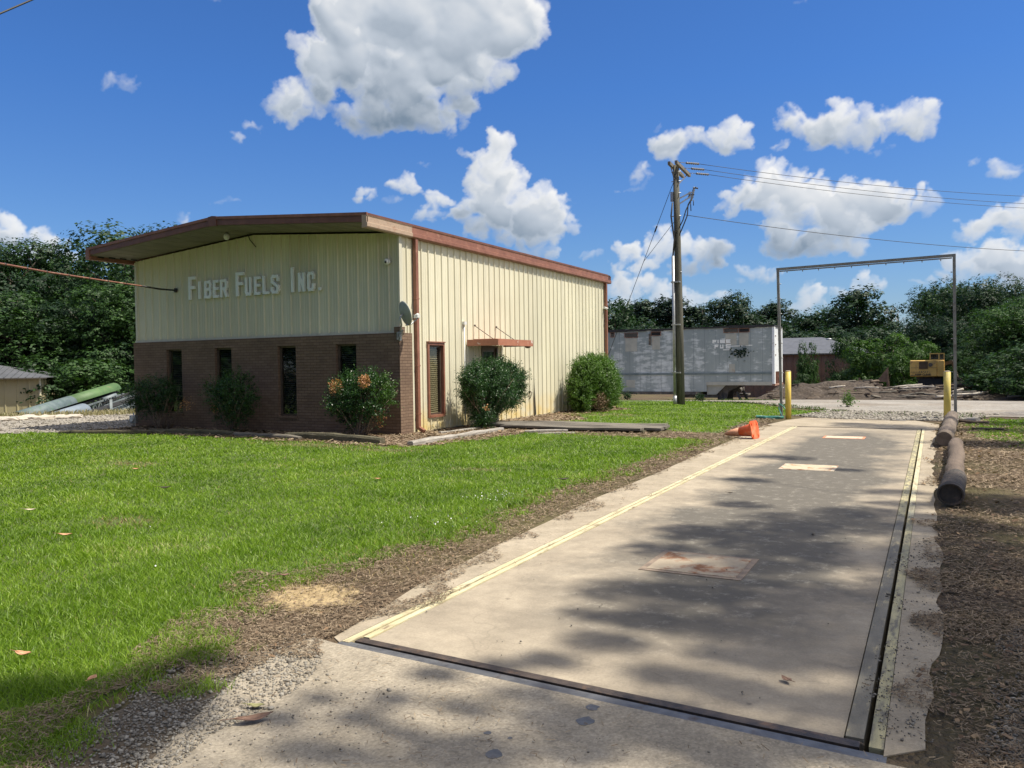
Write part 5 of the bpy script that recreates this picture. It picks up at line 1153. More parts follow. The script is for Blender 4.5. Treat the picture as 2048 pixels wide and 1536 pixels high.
m.build('roof_tarp', M_black, tr)
for xa, ya, xb, yb, side in ((1222,666,1228,674,0),(1250,666,1275,675,0),(1303,664,1321,671,1),(1351,662,1355,671,0),(1448,657,1475,665,0),(1479,657,1498,664,0)):
    a = pY(xa,yb,TY); b = pY(xb,ya,TY)
    m = MB(); m.box((a.x-.03,TY-.03,a.z-.03),(b.x+.03,TY-.001,a.z)); m.box((a.x-.03,TY-.03,b.z),(b.x+.03,TY-.001,b.z+.03)); m.box((a.x-.03,TY-.03,a.z),(a.x,TY-.001,b.z)); m.box((b.x,TY-.03,a.z),(b.x+.03,TY-.001,b.z)); vt = m.build('vent', M_trr, tr)
    m = MB(); m.box((a.x,TY-.006,a.z),(b.x,TY-.001,b.z)); m.build('opening', M_dark, vt)
    m = MB(); k = a.z+.02
    while k < b.z-.03: m.box((a.x,TY-.022,k),(b.x,TY-.008,k+.02)); k += .06
    if xa not in (1303,1479): m.build('louvre', pm('vent_louvre', (.16,.15,.13), (.24,.22,.19), 4, .8), vt)
m = MB(); a = pY(1298,690,TY); b = pY(1303,667,TY); m.box((a.x,TY-.05,a.z),(b.x-.03,TY-.001,b.z)); m.build('vent_flap', M_frame, tr)
for xa, ya, xb, yb in ((1251,676,1274,703),(1304,673,1320,699),(1451,667,1473,690),(1479,666,1497,691),(1253,760,1270,775),(1458,728,1470,745)):
    a = pY(xa,yb,TY); b = pY(xb,ya,TY); m = MB(); m.box((a.x,TY-.012,a.z),(b.x,TY-.001,b.z)); m.build('patch_panel', M_tan, tr)
M_let = pm('old_white_lettering', (.78,.79,.75), (.86,.86,.82), 8, .7, c3=(.62,.64,.62), s3=5, lo3=.55, hi3=.7)
def block(ch, x0, z0, w, h, t, y):
    S = {'F': [((0,0),(0,1)), ((0,1),(1,1)), ((0,.5),(.85,.5))], 'I': [((0,0),(0,1))], 'B': [((0,0),(0,1)), ((0,1),(1,1)), ((0,.5),(1,.5)), ((0,0),(1,0)), ((1,0),(1,1))], 'E': [((0,0),(0,1)), ((0,1),(1,1)), ((0,.5),(.9,.5)), ((0,0),(1,0))], 'U': [((0,0),(0,1)), ((0,0),(1,0)), ((1,0),(1,1))], 'L': [((0,0),(0,1)), ((0,0),(1,0))]}[ch]
    m = MB()
    for i, (a, b) in enumerate(S):
        A = Vector((x0+t/2+a[0]*(w-t), y, z0+t/2+a[1]*(h-t))); B = Vector((x0+t/2+b[0]*(w-t), y, z0+t/2+b[1]*(h-t))); d = (B-A).normalized()*t/2
        m.bar(A-d, B+d, t, .008+i*.002, up=(0,1,0))
    return m
for row in ((('F',1425,1433,679.5,686.5),('I',1435,1437,679.5,686.5),('B',1440,1450,679,686.5),('E',1452,1461,678.5,686)),(('F',1429,1437,689,697),('U',1440,1447,689,697),('E',1452,1462,688,697))):
    for ch, xa, xb, ya, yb in row:
        a = pY(xa,yb,TY); b = pY(xb,ya,TY); block(ch, a.x, a.z, b.x-a.x, b.z-a.z, .062, TY-.008).build('letter', M_let, tr)
for xa, xb, y_ in ((1463,1485,692),(1446,1462,699.5),(1488,1505,690.5)):
    a = pY(xa,y_+1,TY); b = pY(xb,y_-1,TY); m = MB(); m.box((a.x,TY-.01,a.z),(b.x,TY-.001,b.z)); m.build('paint_remnant', M_let, tr)
P = np.array([pY(1480+random.gauss(0,9), 708+random.gauss(0,5)-abs(random.gauss(0,2)), TY-.04) for _ in range(130)]); v, f = leaf_quads(P, .12)
settle(tr)
tag(fast_mesh('vine', v, f, M_leafA), 'small dark vine clinging to the trailer side below the white lettering', 'vine')
# rusty machine behind the landing gear
q = pY(1452,790,45.6); t = empty('rusty_machine', 'small rusty engine-like machine standing behind the trailer landing gear', 'machine', (q.x,46.5,tz(q.x,46.5)))
zg = tz(q.x,46.5)
m = MB(); m.bar((q.x-.7,46.5,zg+.65),(q.x+.35,46.5,zg+.5), .6, .5); m.build('housing', M_trr, t)
m = MB(); m.box((q.x-.1,46.1,zg+.28),(q.x+1.1,46.9,zg+.38)); m.tube([(q.x+.55,46.2,zg+.55),(q.x+.55,46.7,zg+.6)], .16, 10); m.tube([(q.x+.85,46.2,zg+.4),(q.x+.85,46.2,zg+.75)], .05, 6); m.build('engine', M_frame, t)
for dx, dy in ((-.6,-.2),(-.6,.2),(.95,-.2),(.95,.2)):
    m = MB(); m.bar((q.x+dx,46.5+dy,zg-.05),(q.x+dx,46.5+dy,zg+.35), .06); m.build('leg', M_frame, t)
settle(t)

# ------------------------------------------------------------------ WAREHOUSE
M_wred = siding_mat('brownish_red_siding', (.24,.125,.08), (.31,.175,.12), (.12,.09,.07), (.11,.08,.075))
M_wroof = pm('grey_metal_roof', (.075,.08,.09), (.11,.115,.13), 2, .6, .1, 20)
wa = at(1540,740,78); wb = at(1732,740,79); ze = at(1650,705.5,78).z
wh = empty('warehouse', 'low red-brown metal warehouse with grey roof behind the trailer', 'building', (wa.x,wa.y,tz(wa.x,wa.y)))
X0, X1, Y0 = wa.x-6, wb.x, 77.2; zg = tz(X0,Y0)-.2; RD = 15; zr_ = at(1600,675,84.5).z; 
siding('wall', 'x', X0, X1, Y0, -1, zg, ze, M_wred, wh, period=.6, sc=2)
siding('wall', 'y', Y0, Y0+RD, X1, 1, zg, ze, M_wred, wh, period=.6, sc=2)
siding('wall', 'y', Y0, Y0+RD, X0, -1, zg, ze, M_wred, wh, period=.6, sc=2)
xr = at(1642,675,84.5).x
m = MB(); e = .35; ym = Y0+RD/2
m.add([(X0-e,Y0-e,ze-.05),(X1+e,Y0-e,ze-.05),(X1+e,Y0+RD,ze-.05),(X0-e,Y0+RD,ze-.05),(X0+4,ym,zr_),(xr,ym,zr_)], [(0,1,5,4),(1,2,5),(2,3,4,5),(3,0,4)]); m.build('roof', M_wroof, wh)
m = MB(); m.box((X0-e,Y0-e-.02,ze-.17),(X1+e,Y0-e+.02,ze-.06)); m.build('eave_trim', M_frame, wh)
m = MB(); p = at(1658,679,84); m.tube([p-Vector((0,0,.3)), p+Vector((0,0,.02))], .25, 10); m.sphere(p+Vector((0,0,.02)), (.3,.3,.12), 10, 6); m.build('roof_vent', M_grey, wh)
settle(wh)

# ------------------------------------------------------------------ BARK DEBRIS, LOGS, LOADER
def mound(x, y):
    b = terr(x, y)
    def bump(cx_, cy_, rx, ry, h): return h*np.exp(-((x-cx_)/rx)**2-((y-cy_)/ry)**2)
    h = bump(-8.5,50,3,3,.40)+bump(-6.0,50,3.0,3,.46)+bump(-3.8,50.5,2,2.2,.46)+bump(-1,51,3.5,3,.38)+bump(2,50.5,3,2.5,.25)
    h = h*(1+.5*(vnoise(x, y, 1.1, 31)-.5))+.22*(vnoise(x, y, .5, 32)-.4)+.1*(vnoise(x, y, .22, 33)-.5)
    e = np.minimum(sstep(45.6, 47.6, y+1.2*(vnoise(x, y, 2., 34)-.5)), sstep(58, 54, y))
    e = np.minimum(e, np.minimum(sstep(-10, -8, x), sstep(6.5, 3.5, x)))
    return b+np.maximum(h, -.05)*e-.08*(1-e)+.03
o = grid_sheet('bark_debris', [(-10,45),(7,45),(8,58),(-10,58)], 0, M_debris, .16, .2, mound, 'stuff')
M_pale = pm('peeled_log', (.40,.36,.30), (.55,.50,.43), 3, .85, .3, 14, c3=(.22,.18,.14), s3=4)
def mz(x, y): return float(mound(np.array([x]), np.array([y]))[0])
def glog(px0, py0, px1, py1, R, r, mat, label, name='log', group=None):
    a = at(px0,py0,R); b = at(px1,py1,R+.4); return log(a, b, r, mat, label, name, 'log', group, 8, .02)
glog(1767,784,1797,777,50.5,.17,M_pale,'thick pale log propped up on the debris left of the yellow loader')
glog(1699,783,1728,782,49.8,.12,M_pale,'pale grey log lying flat on the bark debris right of the warehouse bushes')
glog(1697,780.5,1704,784,49.8,.07,M_pale,'short stub of pale wood at the left end of the flat grey log')
glog(1861,774,1890,785,52,.16,M_log,'dark log leaning under the front of the loader')
glog(1908,770,1925,769,58,.22,M_log,'thick log lying on the ground right of the tall frame post')
glog(1927,771,1947,772,60,.14,M_log,'thin log on the ground near the right treeline')
rg = random.Random(8)
for i in range(46):
    xx = rg.gauss(.2, 1.9); yy = rg.uniform(46.6, 50.5); zz = mz(xx, yy)+.06+rg.random()*.28*math.exp(-((xx-.4)/1.5)**2); a = rg.gauss(0, .55); L_ = rg.uniform(.5, 1.9)
    log((xx-math.cos(a)*L_/2, yy-math.sin(a)*L_/2, zz+rg.uniform(-.1,.1)), (xx+math.cos(a)*L_/2, yy+math.sin(a)*L_/2, zz+rg.uniform(-.06,.16)), rg.uniform(.025,.075), rg.choice([M_log, M_timber, M_log2, M_pale, M_timber]), 'dark broken branch in the jumbled heap in front of the loader', 'branch', 'branch', 'broken branches heaped before the loader', 6, wob=.03)
for i in range(22):
    xx = rg.uniform(-9, -1.5); yy = rg.uniform(46.5, 50); zz = mz(xx, yy)+.03; a = rg.gauss(0, .5); L_ = rg.uniform(.3, 1.1)
    log((xx-math.cos(a)*L_/2, yy, zz), (xx+math.cos(a)*L_/2, yy+math.sin(a)*L_, zz+.04), rg.uniform(.02,.05), rg.choice([M_log, M_log2, M_timber]), 'small stick scattered over the bark debris behind the road', 'branch', 'branch', 'sticks scattered on the bark debris', 6)
M_ly = pm('loader_yellow', (.68,.42,.10), (.78,.50,.14), 2.5, .6, .2, 20, c3=(.40,.24,.10), s3=3.5, lo3=.52, hi3=.68)
LR = 60
def lp(x, y, R=LR): return at(x, y, R)
BX0, BX1 = lp(1820,740).x, lp(1889,740).x; LZ0, LZ1 = lp(1850,753).z, lp(1850,720.5).z; LY = lp(1850,740).y
ld = empty('log_loader', 'old yellow knuckleboom log loader on dark tracks behind the debris', 'loader', (0,LY+1,tz(0,LY)))
m = MB(); m.box((BX0,LY,LZ0),(BX1-.42,LY+2.2,LZ1)); m.build('engine_house', M_ly, ld, bevel=.04)
m = MB(); m.box((BX1-.418,LY-.03,LZ0),(BX1,LY+2.0,LZ1-.02)); m.build('side_box', M_ly, ld, bevel=.03)
a = lp(1838,738); b = lp(1856,723); m = MB(); m.box((a.x,LY-.025,a.z),(b.x,LY-.001,b.z)); gr = m.build('grille', pm('grille_brown', (.13,.08,.035), (.20,.12,.05), 6, .9), ld)
m = MB(); k = a.x+.03
while k < b.x-.03: m.box((k,LY-.04,a.z+.02),(k+.02,LY-.026,b.z-.02)); k += .07
m.build('bar', M_frame, gr)
c = lp(1861,729.5); m = MB(); m.tube([(c.x,LY-.045,c.z),(c.x,LY-.002,c.z)], .13, 16); m.build('exhaust_port', M_frame, ld)
m = MB()
for xa, ya, xb, yb in ((1821,735,1889,735.4),(1821,744,1860,744.3)): a = lp(xa,yb); b = lp(xb,ya); m.box((a.x,LY-.012,a.z-.01),(b.x-.45,LY-.001,b.z+.01))
m.box((BX0+.02,LY-.02,LZ0+.06),(BX0+.35,LY-.001,LZ0+.09)); m.build('panel_joint', M_frame, ld)
tx = bpy.data.curves.new('lettering', 'FONT'); tx.body = 'KEEP CLEAR'; tx.size = .17; tx.extrude = .004; tx.offset = .006; tx.align_x = 'CENTER'
to = bpy.data.objects.new('tmp', tx); C.objects.link(to); dg = bpy.context.evaluated_depsgraph_get(); me = bpy.data.meshes.new_from_object(to.evaluated_get(dg)); bpy.data.objects.remove(to); bpy.data.curves.remove(tx)
me.transform(Matrix.Translation((lp(1846,751).x,LY-.012,lp(1846,751).z)) @ Matrix.Rotation(PI/2, 4, 'X')); me.materials.clear(); me.materials.append(M_black); lo_ = bpy.data.objects.new('lettering', me); C.objects.link(lo_); lo_.parent = ld
m = MB(); p0 = lp(1838,745); 
for i in range(9): m.box((p0.x+i*.06,LY-.01,p0.z+.02*math.sin(i*2)),(p0.x+i*.06+.04,LY-.001,p0.z+.06+.03*math.cos(i*3)))
m.build('worn_marking', M_frame, ld)
CX0, CX1 = lp(1859,715).x, lp(1889.5,715).x; CZ1 = lp(1870,708).z
m = MB(); t_ = .07
for xx in (CX0, CX1-.30-t_, CX1-t_): m.box((xx,LY+.05,LZ1-.02),(xx+t_,LY+.05+t_,CZ1)); m.box((xx,LY+1.3,LZ1-.02),(xx+t_,LY+1.3+t_,CZ1))
m.box((CX0,LY+.05,CZ1),(CX1,LY+1.37,CZ1+.06)); m.box((CX0+t_,LY+.052,LZ1-.02),(CX1-t_,LY+.11,LZ1+.05)); m.box((CX1-.09,LY+.13,LZ0+.3),(CX1-.001,LY+1.3,LZ1+.02)); cb_ = m.build('cab', M_ly, ld)
m = MB(); m.box((CX0+t_,LY+.07,LZ1+.05),(CX1-.3-t_,LY+.08,CZ1)); m.box((CX1-.3,LY+.07,LZ1+.05),(CX1-t_,LY+.08,CZ1)); m.build('window', M_glass, cb_)
m = MB(); m.box((CX0+.02,LY+1.28,LZ1),(CX1-.02,LY+1.295,CZ1)); m.box((CX0+.2,LY+.5,LZ1-.01),(CX0+.6,LY+.95,LZ1+.35)); m.build('seat', M_dark, cb_)
zg = tz(0,LY); cxm = (BX0+BX1)/2
m = MB(); m.tube([(cxm+.1,LY+1.1,LZ0-.22),(cxm+.1,LY+1.1,LZ0)], .75, 20); m.build('slew_ring', M_frame, ld)
m = MB(); m.prism([(cxm-.95,zg+.30),(cxm+1.15,zg+.30),(cxm+.85,LZ0-.15),(cxm-.45,LZ0-.15)], 'y', LY+.25, LY+1.9); m.build('undercarriage', M_black, ld)
for yy in (LY-.1, LY+1.75):
    m = MB(); n = 14; pts = []
    for i in range(n): a = PI/2+PI*i/(n-1); pts.append((cxm-.85+math.cos(a)*.27, zg+.27+math.sin(a)*.27))
    for i in range(n): a = -PI/2+PI*i/(n-1); pts.append((cxm+1.0+math.cos(a)*.27, zg+.27+math.sin(a)*.27))
    m.prism(pts, 'y', yy, yy+.4); m.build('track', M_black, ld)
for xx, dz in ((cxm-.35,.0),(cxm+.55,.0)):
    m = MB(); m.bar((xx,LY-.2,zg),(xx+.05,LY-.12,zg+.38), .12, .06); m.build('stabiliser', M_frame, ld)
m = MB(); m.bar((BX1-.1,LY+1.2,LZ1-.3),(BX1+.5,LY+1.1,LZ1-.1), .18, .22); m.bar((BX1+.5,LY+1.1,LZ1-.1),(BX1+.75,LY+1.0,LZ0-.1), .14, .16); m.bar((BX1+.75,LY+1,LZ0-.1),(BX1+1.6,LY+.8,LZ0-.7), .1,.12); m.build('boom', M_frame, ld)
settle(ld)
# rusty grapple carriage left of the loader
M_gr = pm('rusty_grapple', (.13,.085,.055), (.22,.15,.10), 5, .9, .3, 20)
gx = lp(1770,765,54); t = empty('rusty_grapple', 'rusty brown grapple frame with an upright fin on the debris', 'grapple', (gx.x,gx.y,tz(gx.x,gx.y)))
def q2(x, y): p = at(x, y, 54); return (p.x, p.z)
m = MB(); m.prism([q2(1753,763),(q2(1770,741)),(q2(1776,734)),(q2(1777,762)),(q2(1766,764))], 'y', gx.y, gx.y+.12); m.build('fin', M_gr, t)
m = MB()
for a, b in (((1752,762),(1777,762)),((1754,762),(1753,777)),((1775,762),(1776,777)),((1752,776),(1777,776))):
    A, B = at(*a,54), at(*b,54); m.bar(A, B, .12, .12); m.bar(A+Vector((0,.9,0)), B+Vector((0,.9,0)), .12, .12)
m.build('box_frame', M_gr, t)
m = MB(); m.bar(at(1753,773,54), at(1722,770,54), .14, .12); m.bar(at(1724,772,54), at(1718,756,54), .12, .12); m.bar(at(1718,757,54), at(1726,768,54), .08, .08); m.build('arm', M_gr, t); settle(t)

# ------------------------------------------------------------------ SHED AND CONVEYORS ON THE LEFT
M_shed = siding_mat('tan_steel_siding', (.42,.38,.235), (.49,.44,.29), (.40,.36,.2))
def LB(x, y, R): return at(x, y, R)
sR = 48; sa = LB(79,755,sR); zg = tz(sa.x,sa.y)-.1; ze = sa.z
# wall seen runs left from its right corner, square to the view
along = (LB(-200,755,sR+2)-sa); along.z = 0; along.normalize(); back = Vector((along.y,-along.x,0)); 
if back.y < 0: back = -back
sh = empty('storage_shed', 'tan ribbed steel shed with grey roof at the far left edge', 'shed', (sa.x,sa.y,zg))
def siding_dir(name, o0, dr, L_, nrm, z0, z1, mat, root, period=.55, d=.03):
    m = []; f = []; u = 0; us = []
    while u < L_:
        for a, h in ((0,0),(period*.82,0),(period*.86,d),(period*.94,d),(period*.98,0)):
            if u+a < L_: us.append((u+a, h))
        u += period
    us.append((L_, 0))
    for i, (a, h) in enumerate(us):
        p = o0+dr*a+nrm*h; m += [(p.x,p.y,z0),(p.x,p.y,z1)]
        if i: f.append((2*i-2, 2*i, 2*i+1, 2*i-1))
    me = bpy.data.meshes.new(name); me.from_pydata(m, [], f); me.materials.append(mat); o = bpy.data.objects.new(name, me); C.objects.link(o); o.parent = root
siding_dir('wall', sa, along, 9, -back, zg-.3, ze, M_shed, sh); siding_dir('wall', sa, back, 6, -along, zg-.3, ze, M_shed, sh)
zr2 = LB(4,727.5,sR).z; e = .35
c0 = sa-along*e*1.2-back*e; c1 = sa+along*9.3-back*e; c2 = c1+back*6.6; c3 = c0+back*6.6; r0 = sa+along*2.9+back*2.6; r1 = sa+along*7+back*2.6
m = MB(); m.add([(v.x,v.y,z) for v, z in ((c0,ze),(c1,ze),(c2,ze),(c3,ze),(r0,zr2),(r1,zr2))], [(0,1,5,4),(1,2,5),(2,3,4,5),(3,0,4)]); m.build('roof', M_wroof, sh)
m = MB()
for i in range(30):
    f_ = i/30; a = c0.lerp(c1, f_); tgt = r0.lerp(r1, min(1,max(0,(f_*9.7-3.2)/4.1))); b = tgt if f_ > .33 else c0.lerp(r0, f_/.33)
    m.bar(Vector((a.x,a.y,ze+.02)), Vector((b.x,b.y,(zr2 if f_ > .33 else ze+(zr2-ze)*f_/.33)+.02)), .03, .03)
m.build('roof_rib', M_wroof, sh)
m = MB(); m.bar(Vector((c0.x,c0.y,ze-.03)), Vector((c1.x,c1.y,ze-.03)), .05, .06); m.build('eave_trim', M_frame, sh)
m = MB(); m.bar(Vector((sa.x,sa.y,zg)), Vector((sa.x,sa.y,ze-.03)), .09); m.build('corner_trim', M_trim, sh); settle(sh)
M_cg = pm('conveyor_green', (.065,.13,.045), (.10,.18,.065), 2, .6, .1, 20, c3=(.20,.15,.09), s3=4, lo3=.6, hi3=.7)
M_cg2 = pm('conveyor_bluegrey', (.085,.12,.125), (.14,.18,.185), 4, .65, .1, 20, c3=(.08,.17,.09), s3=5)
M_cg3 = pm('conveyor_pale', (.16,.20,.24), (.22,.26,.30), 2, .6, .1, 20)
M_tr = pm('truss_steel', (.11,.14,.15), (.20,.23,.24), 3, .6, .1, 20)
def hood(m, a, b, r, n=10, th=.02):
    a = Vector(a); b = Vector(b); d = (b-a).normalized(); s = d.cross(Vector((0,0,1))).normalized(); u = s.cross(d); vs = []
    for p in (a, b):
        for rr in (r, r-th):
            for i in range(n+1): an = PI*i/n; vs.append(p+s*math.cos(an)*rr+u*math.sin(an)*rr*.85)
    N = n+1; fs = []
    for i in range(n): fs += [(i,i+1,2*N+i+1,2*N+i),(N+i+1,N+i,3*N+i,3*N+i+1),(i+1,i,N+i,N+i+1),(2*N+i,2*N+i+1,3*N+i+1,3*N+i)]
    m.add(vs, fs, True)
def truss(m, a, b, w, h, n):
    a = Vector(a); b = Vector(b); d = (b-a).normalized(); s = d.cross(Vector((0,0,1))).normalized(); u = s.cross(d)
    for i in (-.5, .5):
        for j in (0, -1): m.bar(a+s*w*i+u*h*j, b+s*w*i+u*h*j, .07)
        for k in range(n):
            p = a.lerp(b, k/n)+s*w*i; q = a.lerp(b, (k+.5)/n)+s*w*i-u*h; r = a.lerp(b, (k+1)/n)+s*w*i
            m.bar(p, q, .045); m.bar(q, r, .045)
    for k in range(n+1): p = a.lerp(b, k/n); m.bar(p-s*w*.5, p+s*w*.5, .04)
def conveyor(name, label, lo, hi, r, split, mats, ext, n, leg=None):
    t = empty(name, label, 'conveyor', (lo.x,lo.y,min(lo.z,hi.z)), 'derelict conveyors by the shed'); d = (hi-lo).normalized()
    m = MB(); mid = lo.lerp(hi, split); hood(m, lo, mid-d*.01, r); m.build('hood', mats[0], t)
    if split < 1: m = MB(); hood(m, mid, hi, r); m.build('hood', mats[1], t)
    m = MB(); dn_ = Vector((0,0,.30)); truss(m, lo-dn_, hi+d*ext-dn_, r*1.7, .42, n); m.build('truss', M_tr, t)
    m = MB(); m.bar(lo-dn_*.5, hi+d*ext*.98-dn_*.5, r*1.5, .05); m.build('belt', M_black, t)
    for k in range(5):
        p = lo.lerp(hi, (k+.7)/5); m = MB(); m.bar(p-dn_, p+Vector((0,0,.1)), .05); m.build('support', M_tr, t)
    if leg:
        p = lo+(hi-lo)*leg; g_ = tz(p.x,p.y)
        for s_ in (-.4,.4): m = MB(); m.bar(Vector((p.x+s_*.5,p.y+s_,g_-.2)), Vector((p.x+s_*.5,p.y+s_,p.z-.2)), .12); m.build('leg', M_tr, t)
    settle(t)
conveyor('conveyor', 'long inclined conveyor under a green arched hood, blue-grey at its lower end', LB(35,838,40), LB(229,778,45.5), .38, .5, (M_cg2, M_cg), 0, 16, .98)
conveyor('conveyor', 'short conveyor under a pale grey arched hood in front of the long green one', LB(100,843,38), LB(168,822,39.5), .40, 1.0, (M_cg3, M_cg3), 4.6, 14, 1.5)
conveyor('conveyor', 'upper conveyor section of bare grey truss rising behind the left shrub', LB(205,800,43.5), LB(232,790,44), .12, 1.0, (M_tr, M_tr), 3.0, 10, 1.6)
t = empty('scrap_truss', 'low piece of scrap steel truss on the ground beside the office corner', 'truss', LB(250,830,40)); t.location.z = tz(t.location.x, t.location.y)
m = MB(); truss(m, LB(226,822,40), LB(262,808,41), .6, .5, 6); m.build('lattice', M_tr, t)
m = MB(); m.bar(LB(222,800,40.5), LB(223,836,40), .11); m.build('post', M_tr, t); settle(t)
for i in range(3):
    a = LB(80+i*4,806-i*5,50+i*.6); b = LB(128-i*5,790-i*2,52+i*.6); m = MB(); m.bar(Vector((0,0,0)), b-a, .22, .12); o = m.build('stacked_beam', M_timber); o.location = a; tag(o, ['lowest','middle','topmost'][i]+' of the dark beams stacked behind the shed corner', 'beam', 'stacked beams')
# stones edging the drive
rg = random.Random(5); ico = None
for i, (px_, py_) in enumerate(((5,839),(22,841),(40,840),(56,838),(72,839),(90,838),(104,837),(118,836),(140,836),(150,834))):
    p = gp(px_, py_+1); bm = bmesh.new(); bmesh.ops.create_icosphere(bm, subdivisions=2, radius=1)
    for v in bm.verts: v.co *= 1+rg.uniform(-.16,.16)
    bmesh.ops.scale(bm, vec=(rg.uniform(.26,.42), rg.uniform(.16,.24), rg.uniform(.07,.12)), verts=bm.verts); bmesh.ops.rotate(bm, verts=bm.verts, matrix=Matrix.Rotation(rg.uniform(-.3,.3)+1.0, 3, 'Z'))
    me = bpy.data.meshes.new('edging_stone'); bm.to_mesh(me); bm.free(); me.materials.append(M_pale); o = bpy.data.objects.new('edging_stone', me); C.objects.link(o); o.location = p+Vector((0,0,.05)); tag(o, 'pale flat stone in the row along the far edge of the gravel drive', 'stone', 'pale stones edging the drive')
# meter box by the left corner
q = gp(268,855); t = empty('meter_box', 'small grey meter box on a short post at the left corner of the office', 'box', q)
m = MB(); m.tube([q-Vector((0,0,.1)), q+Vector((0,0,.42))], .02, 6); m.build('post', M_grey, t)
m = MB(); m.box((q.x-.13,q.y-.05,.12),(q.x+.13,q.y+.05,.34)); m.build('housing', M_grey, t, bevel=.01)
m = MB(); m.tube([(q.x,q.y-.05,.24),(q.x,q.y-.09,.24)], .07, 12); m.build('dial', M_white, t); settle(t)
# ------------------------------------------------------------------ TREES
def tree_meshes(style, seed, H=14.0, N=5000, leaf=.32, nl=34, gap=.0):
    """one crown mesh and one trunk mesh, H metres tall, base at the origin"""
    r = np.random.default_rng(seed); lobes = []
    for i in range(nl):
        if style == 'broad':
            z = r.uniform(.14, .97); w = .30*math.sqrt(max(.05, 1-((z-.52)/.52)**2))*H; a = r.uniform(0, 2*PI); q = w*math.sqrt(r.uniform(.15, 1)); R_ = r.uniform(.055, .105)*H
            lobes.append((q*math.cos(a), q*math.sin(a), z*H*.96, R_))
        elif style == 'tall':
            z = r.uniform(.2, .96); w = .17*math.sqrt(max(.08, 1-((z-.5)/.5)**2))*H; a = r.uniform(0, 2*PI); q = w*math.sqrt(r.uniform(.05, 1)); lobes.append((q*math.cos(a), q*math.sin(a), z*H, r.uniform(.035, .075)*H))
        elif style == 'pine':
            z = r.uniform(.35, .98); w = .24*(1.04-z)**.6*H*1.1; a = r.uniform(0, 2*PI); q = w*math.sqrt(r.uniform(.05, 1)); lobes.append((q*math.cos(a), q*math.sin(a), z*H, r.uniform(.03, .065)*H))
        elif style == 'bush':
            z = r.uniform(.08, .9); w = .42*math.sqrt(max(.1, 1-((z-.35)/.62)**2))*H; a = r.uniform(0, 2*PI); q = w*math.sqrt(r.uniform(.1, 1)); lobes.append((q*math.cos(a), q*math.sin(a), z*H, r.uniform(.08, .15)*H))
        else:  # feather: willow-like
            z = r.uniform(.12, .93); w = .45*math.sqrt(max(.1, 1-((z-.4)/.6)**2))*H; a = r.uniform(0, 2*PI); q = w*math.sqrt(r.uniform(.1, 1)); lobes.append((q*math.cos(a), q*math.sin(a), z*H, r.uniform(.07, .12)*H))
    tot = sum(l[3]**2 for l in lobes); V, F, o_ = [], [], 0
    for x, y, z, R_ in lobes:
        k = int(N*R_*R_/tot); ns = max(6, k//7)
        P, d = ball_points((x, y, z), (R_*1.25, R_*1.25, R_*.9), ns, .72, r)
        u = r.uniform(-.2, 1, (ns, 7))*leaf*1.7
        if style == 'feather': dd = np.stack([d[:,0]*.4, d[:,1]*.4, -np.ones(ns)*.9+d[:,2]*.6], 1)
        else: dd = d*.6+r.normal(size=d.shape)*.5
        PP = (P[:, None]+dd[:, None]*u[..., None]).reshape(-1, 3)+r.normal(size=(ns*7, 3))*leaf*.45
        nn = np.repeat(d, 7, 0)+np.array([0,0,.4])
        v, f = leaf_quads(PP, leaf, nn, .72, .62, r); V.append(v); F.append(f+o_); o_ += len(v)
    V = np.concatenate(V); V[:, 2] = np.maximum(V[:, 2], .05); F = np.concatenate(F)
    me = bpy.data.meshes.new('crown'); n = len(F); me.vertices.add(len(V)); me.vertices.foreach_set('co', V.astype(np.float32).ravel()); me.loops.add(4*n); me.loops.foreach_set('vertex_index', F.astype(np.int32).ravel()); me.polygons.add(n); me.polygons.foreach_set('loop_start', np.arange(0, 4*n, 4, dtype=np.int32)); me.update(calc_edges=True)
    m = MB(); st = random.getstate(); random.seed(seed)
    top = {'broad': .8, 'tall': .93, 'pine': .97, 'bush': .6, 'feather': .75}[style]*H; r0 = H*(.016 if style != 'bush' else .012)
    limb(m, (0,0,-.3), (r.normal()*.3, r.normal()*.3, top), r0, r0*.22, 8, 9, .012)
    order = r.permutation(len(lobes))[:14 if style != 'tall' else 9]
    for i in order:
        x, y, z, R_ = lobes[i]; zb = max(.12*H, z-R_-math.hypot(x, y)*.6); limb(m, (0,0,min(zb, top*.95)), (x, y, z), r0*.4, r0*.1, 5, 4, .05)
    random.setstate(st); tme = bpy.data.meshes.new('trunk'); tme.from_pydata(m.v, [], m.f); tme.polygons.foreach_set('use_smooth', m.sm); tme.materials.append(M_bark)
    return me, tme, H
VAR = {}
def variant(key, style, mat, seed, **k):
    c, t, H = tree_meshes(style, seed, **k); c.materials.append(mat); VAR[key] = (c, t, H)
for i in range(4): variant(f'L{i}', 'broad', M_leafA if i % 2 else M_leafB, 100+i, H=14, N=22000, leaf=.21, nl=50)
for i in range(4): variant(f'M{i}', 'broad', M_leafA, 200+i, H=13, N=9500, leaf=.32, nl=38)
for i in range(3): variant(f'P{i}', 'pine', M_leafP, 300+i, H=14, N=5500, leaf=.34, nl=34)
for i in range(2): variant(f'T{i}', 'tall', M_leafA, 400+i, H=14, N=5500, leaf=.34, nl=30)
for i in range(2): variant(f'B{i}', 'bush', M_leafB, 500+i, H=5, N=11000, leaf=.17, nl=34)
for i in range(2): variant(f'F{i}', 'feather', M_leafC, 600+i, H=6, N=13000, leaf=.17, nl=40)
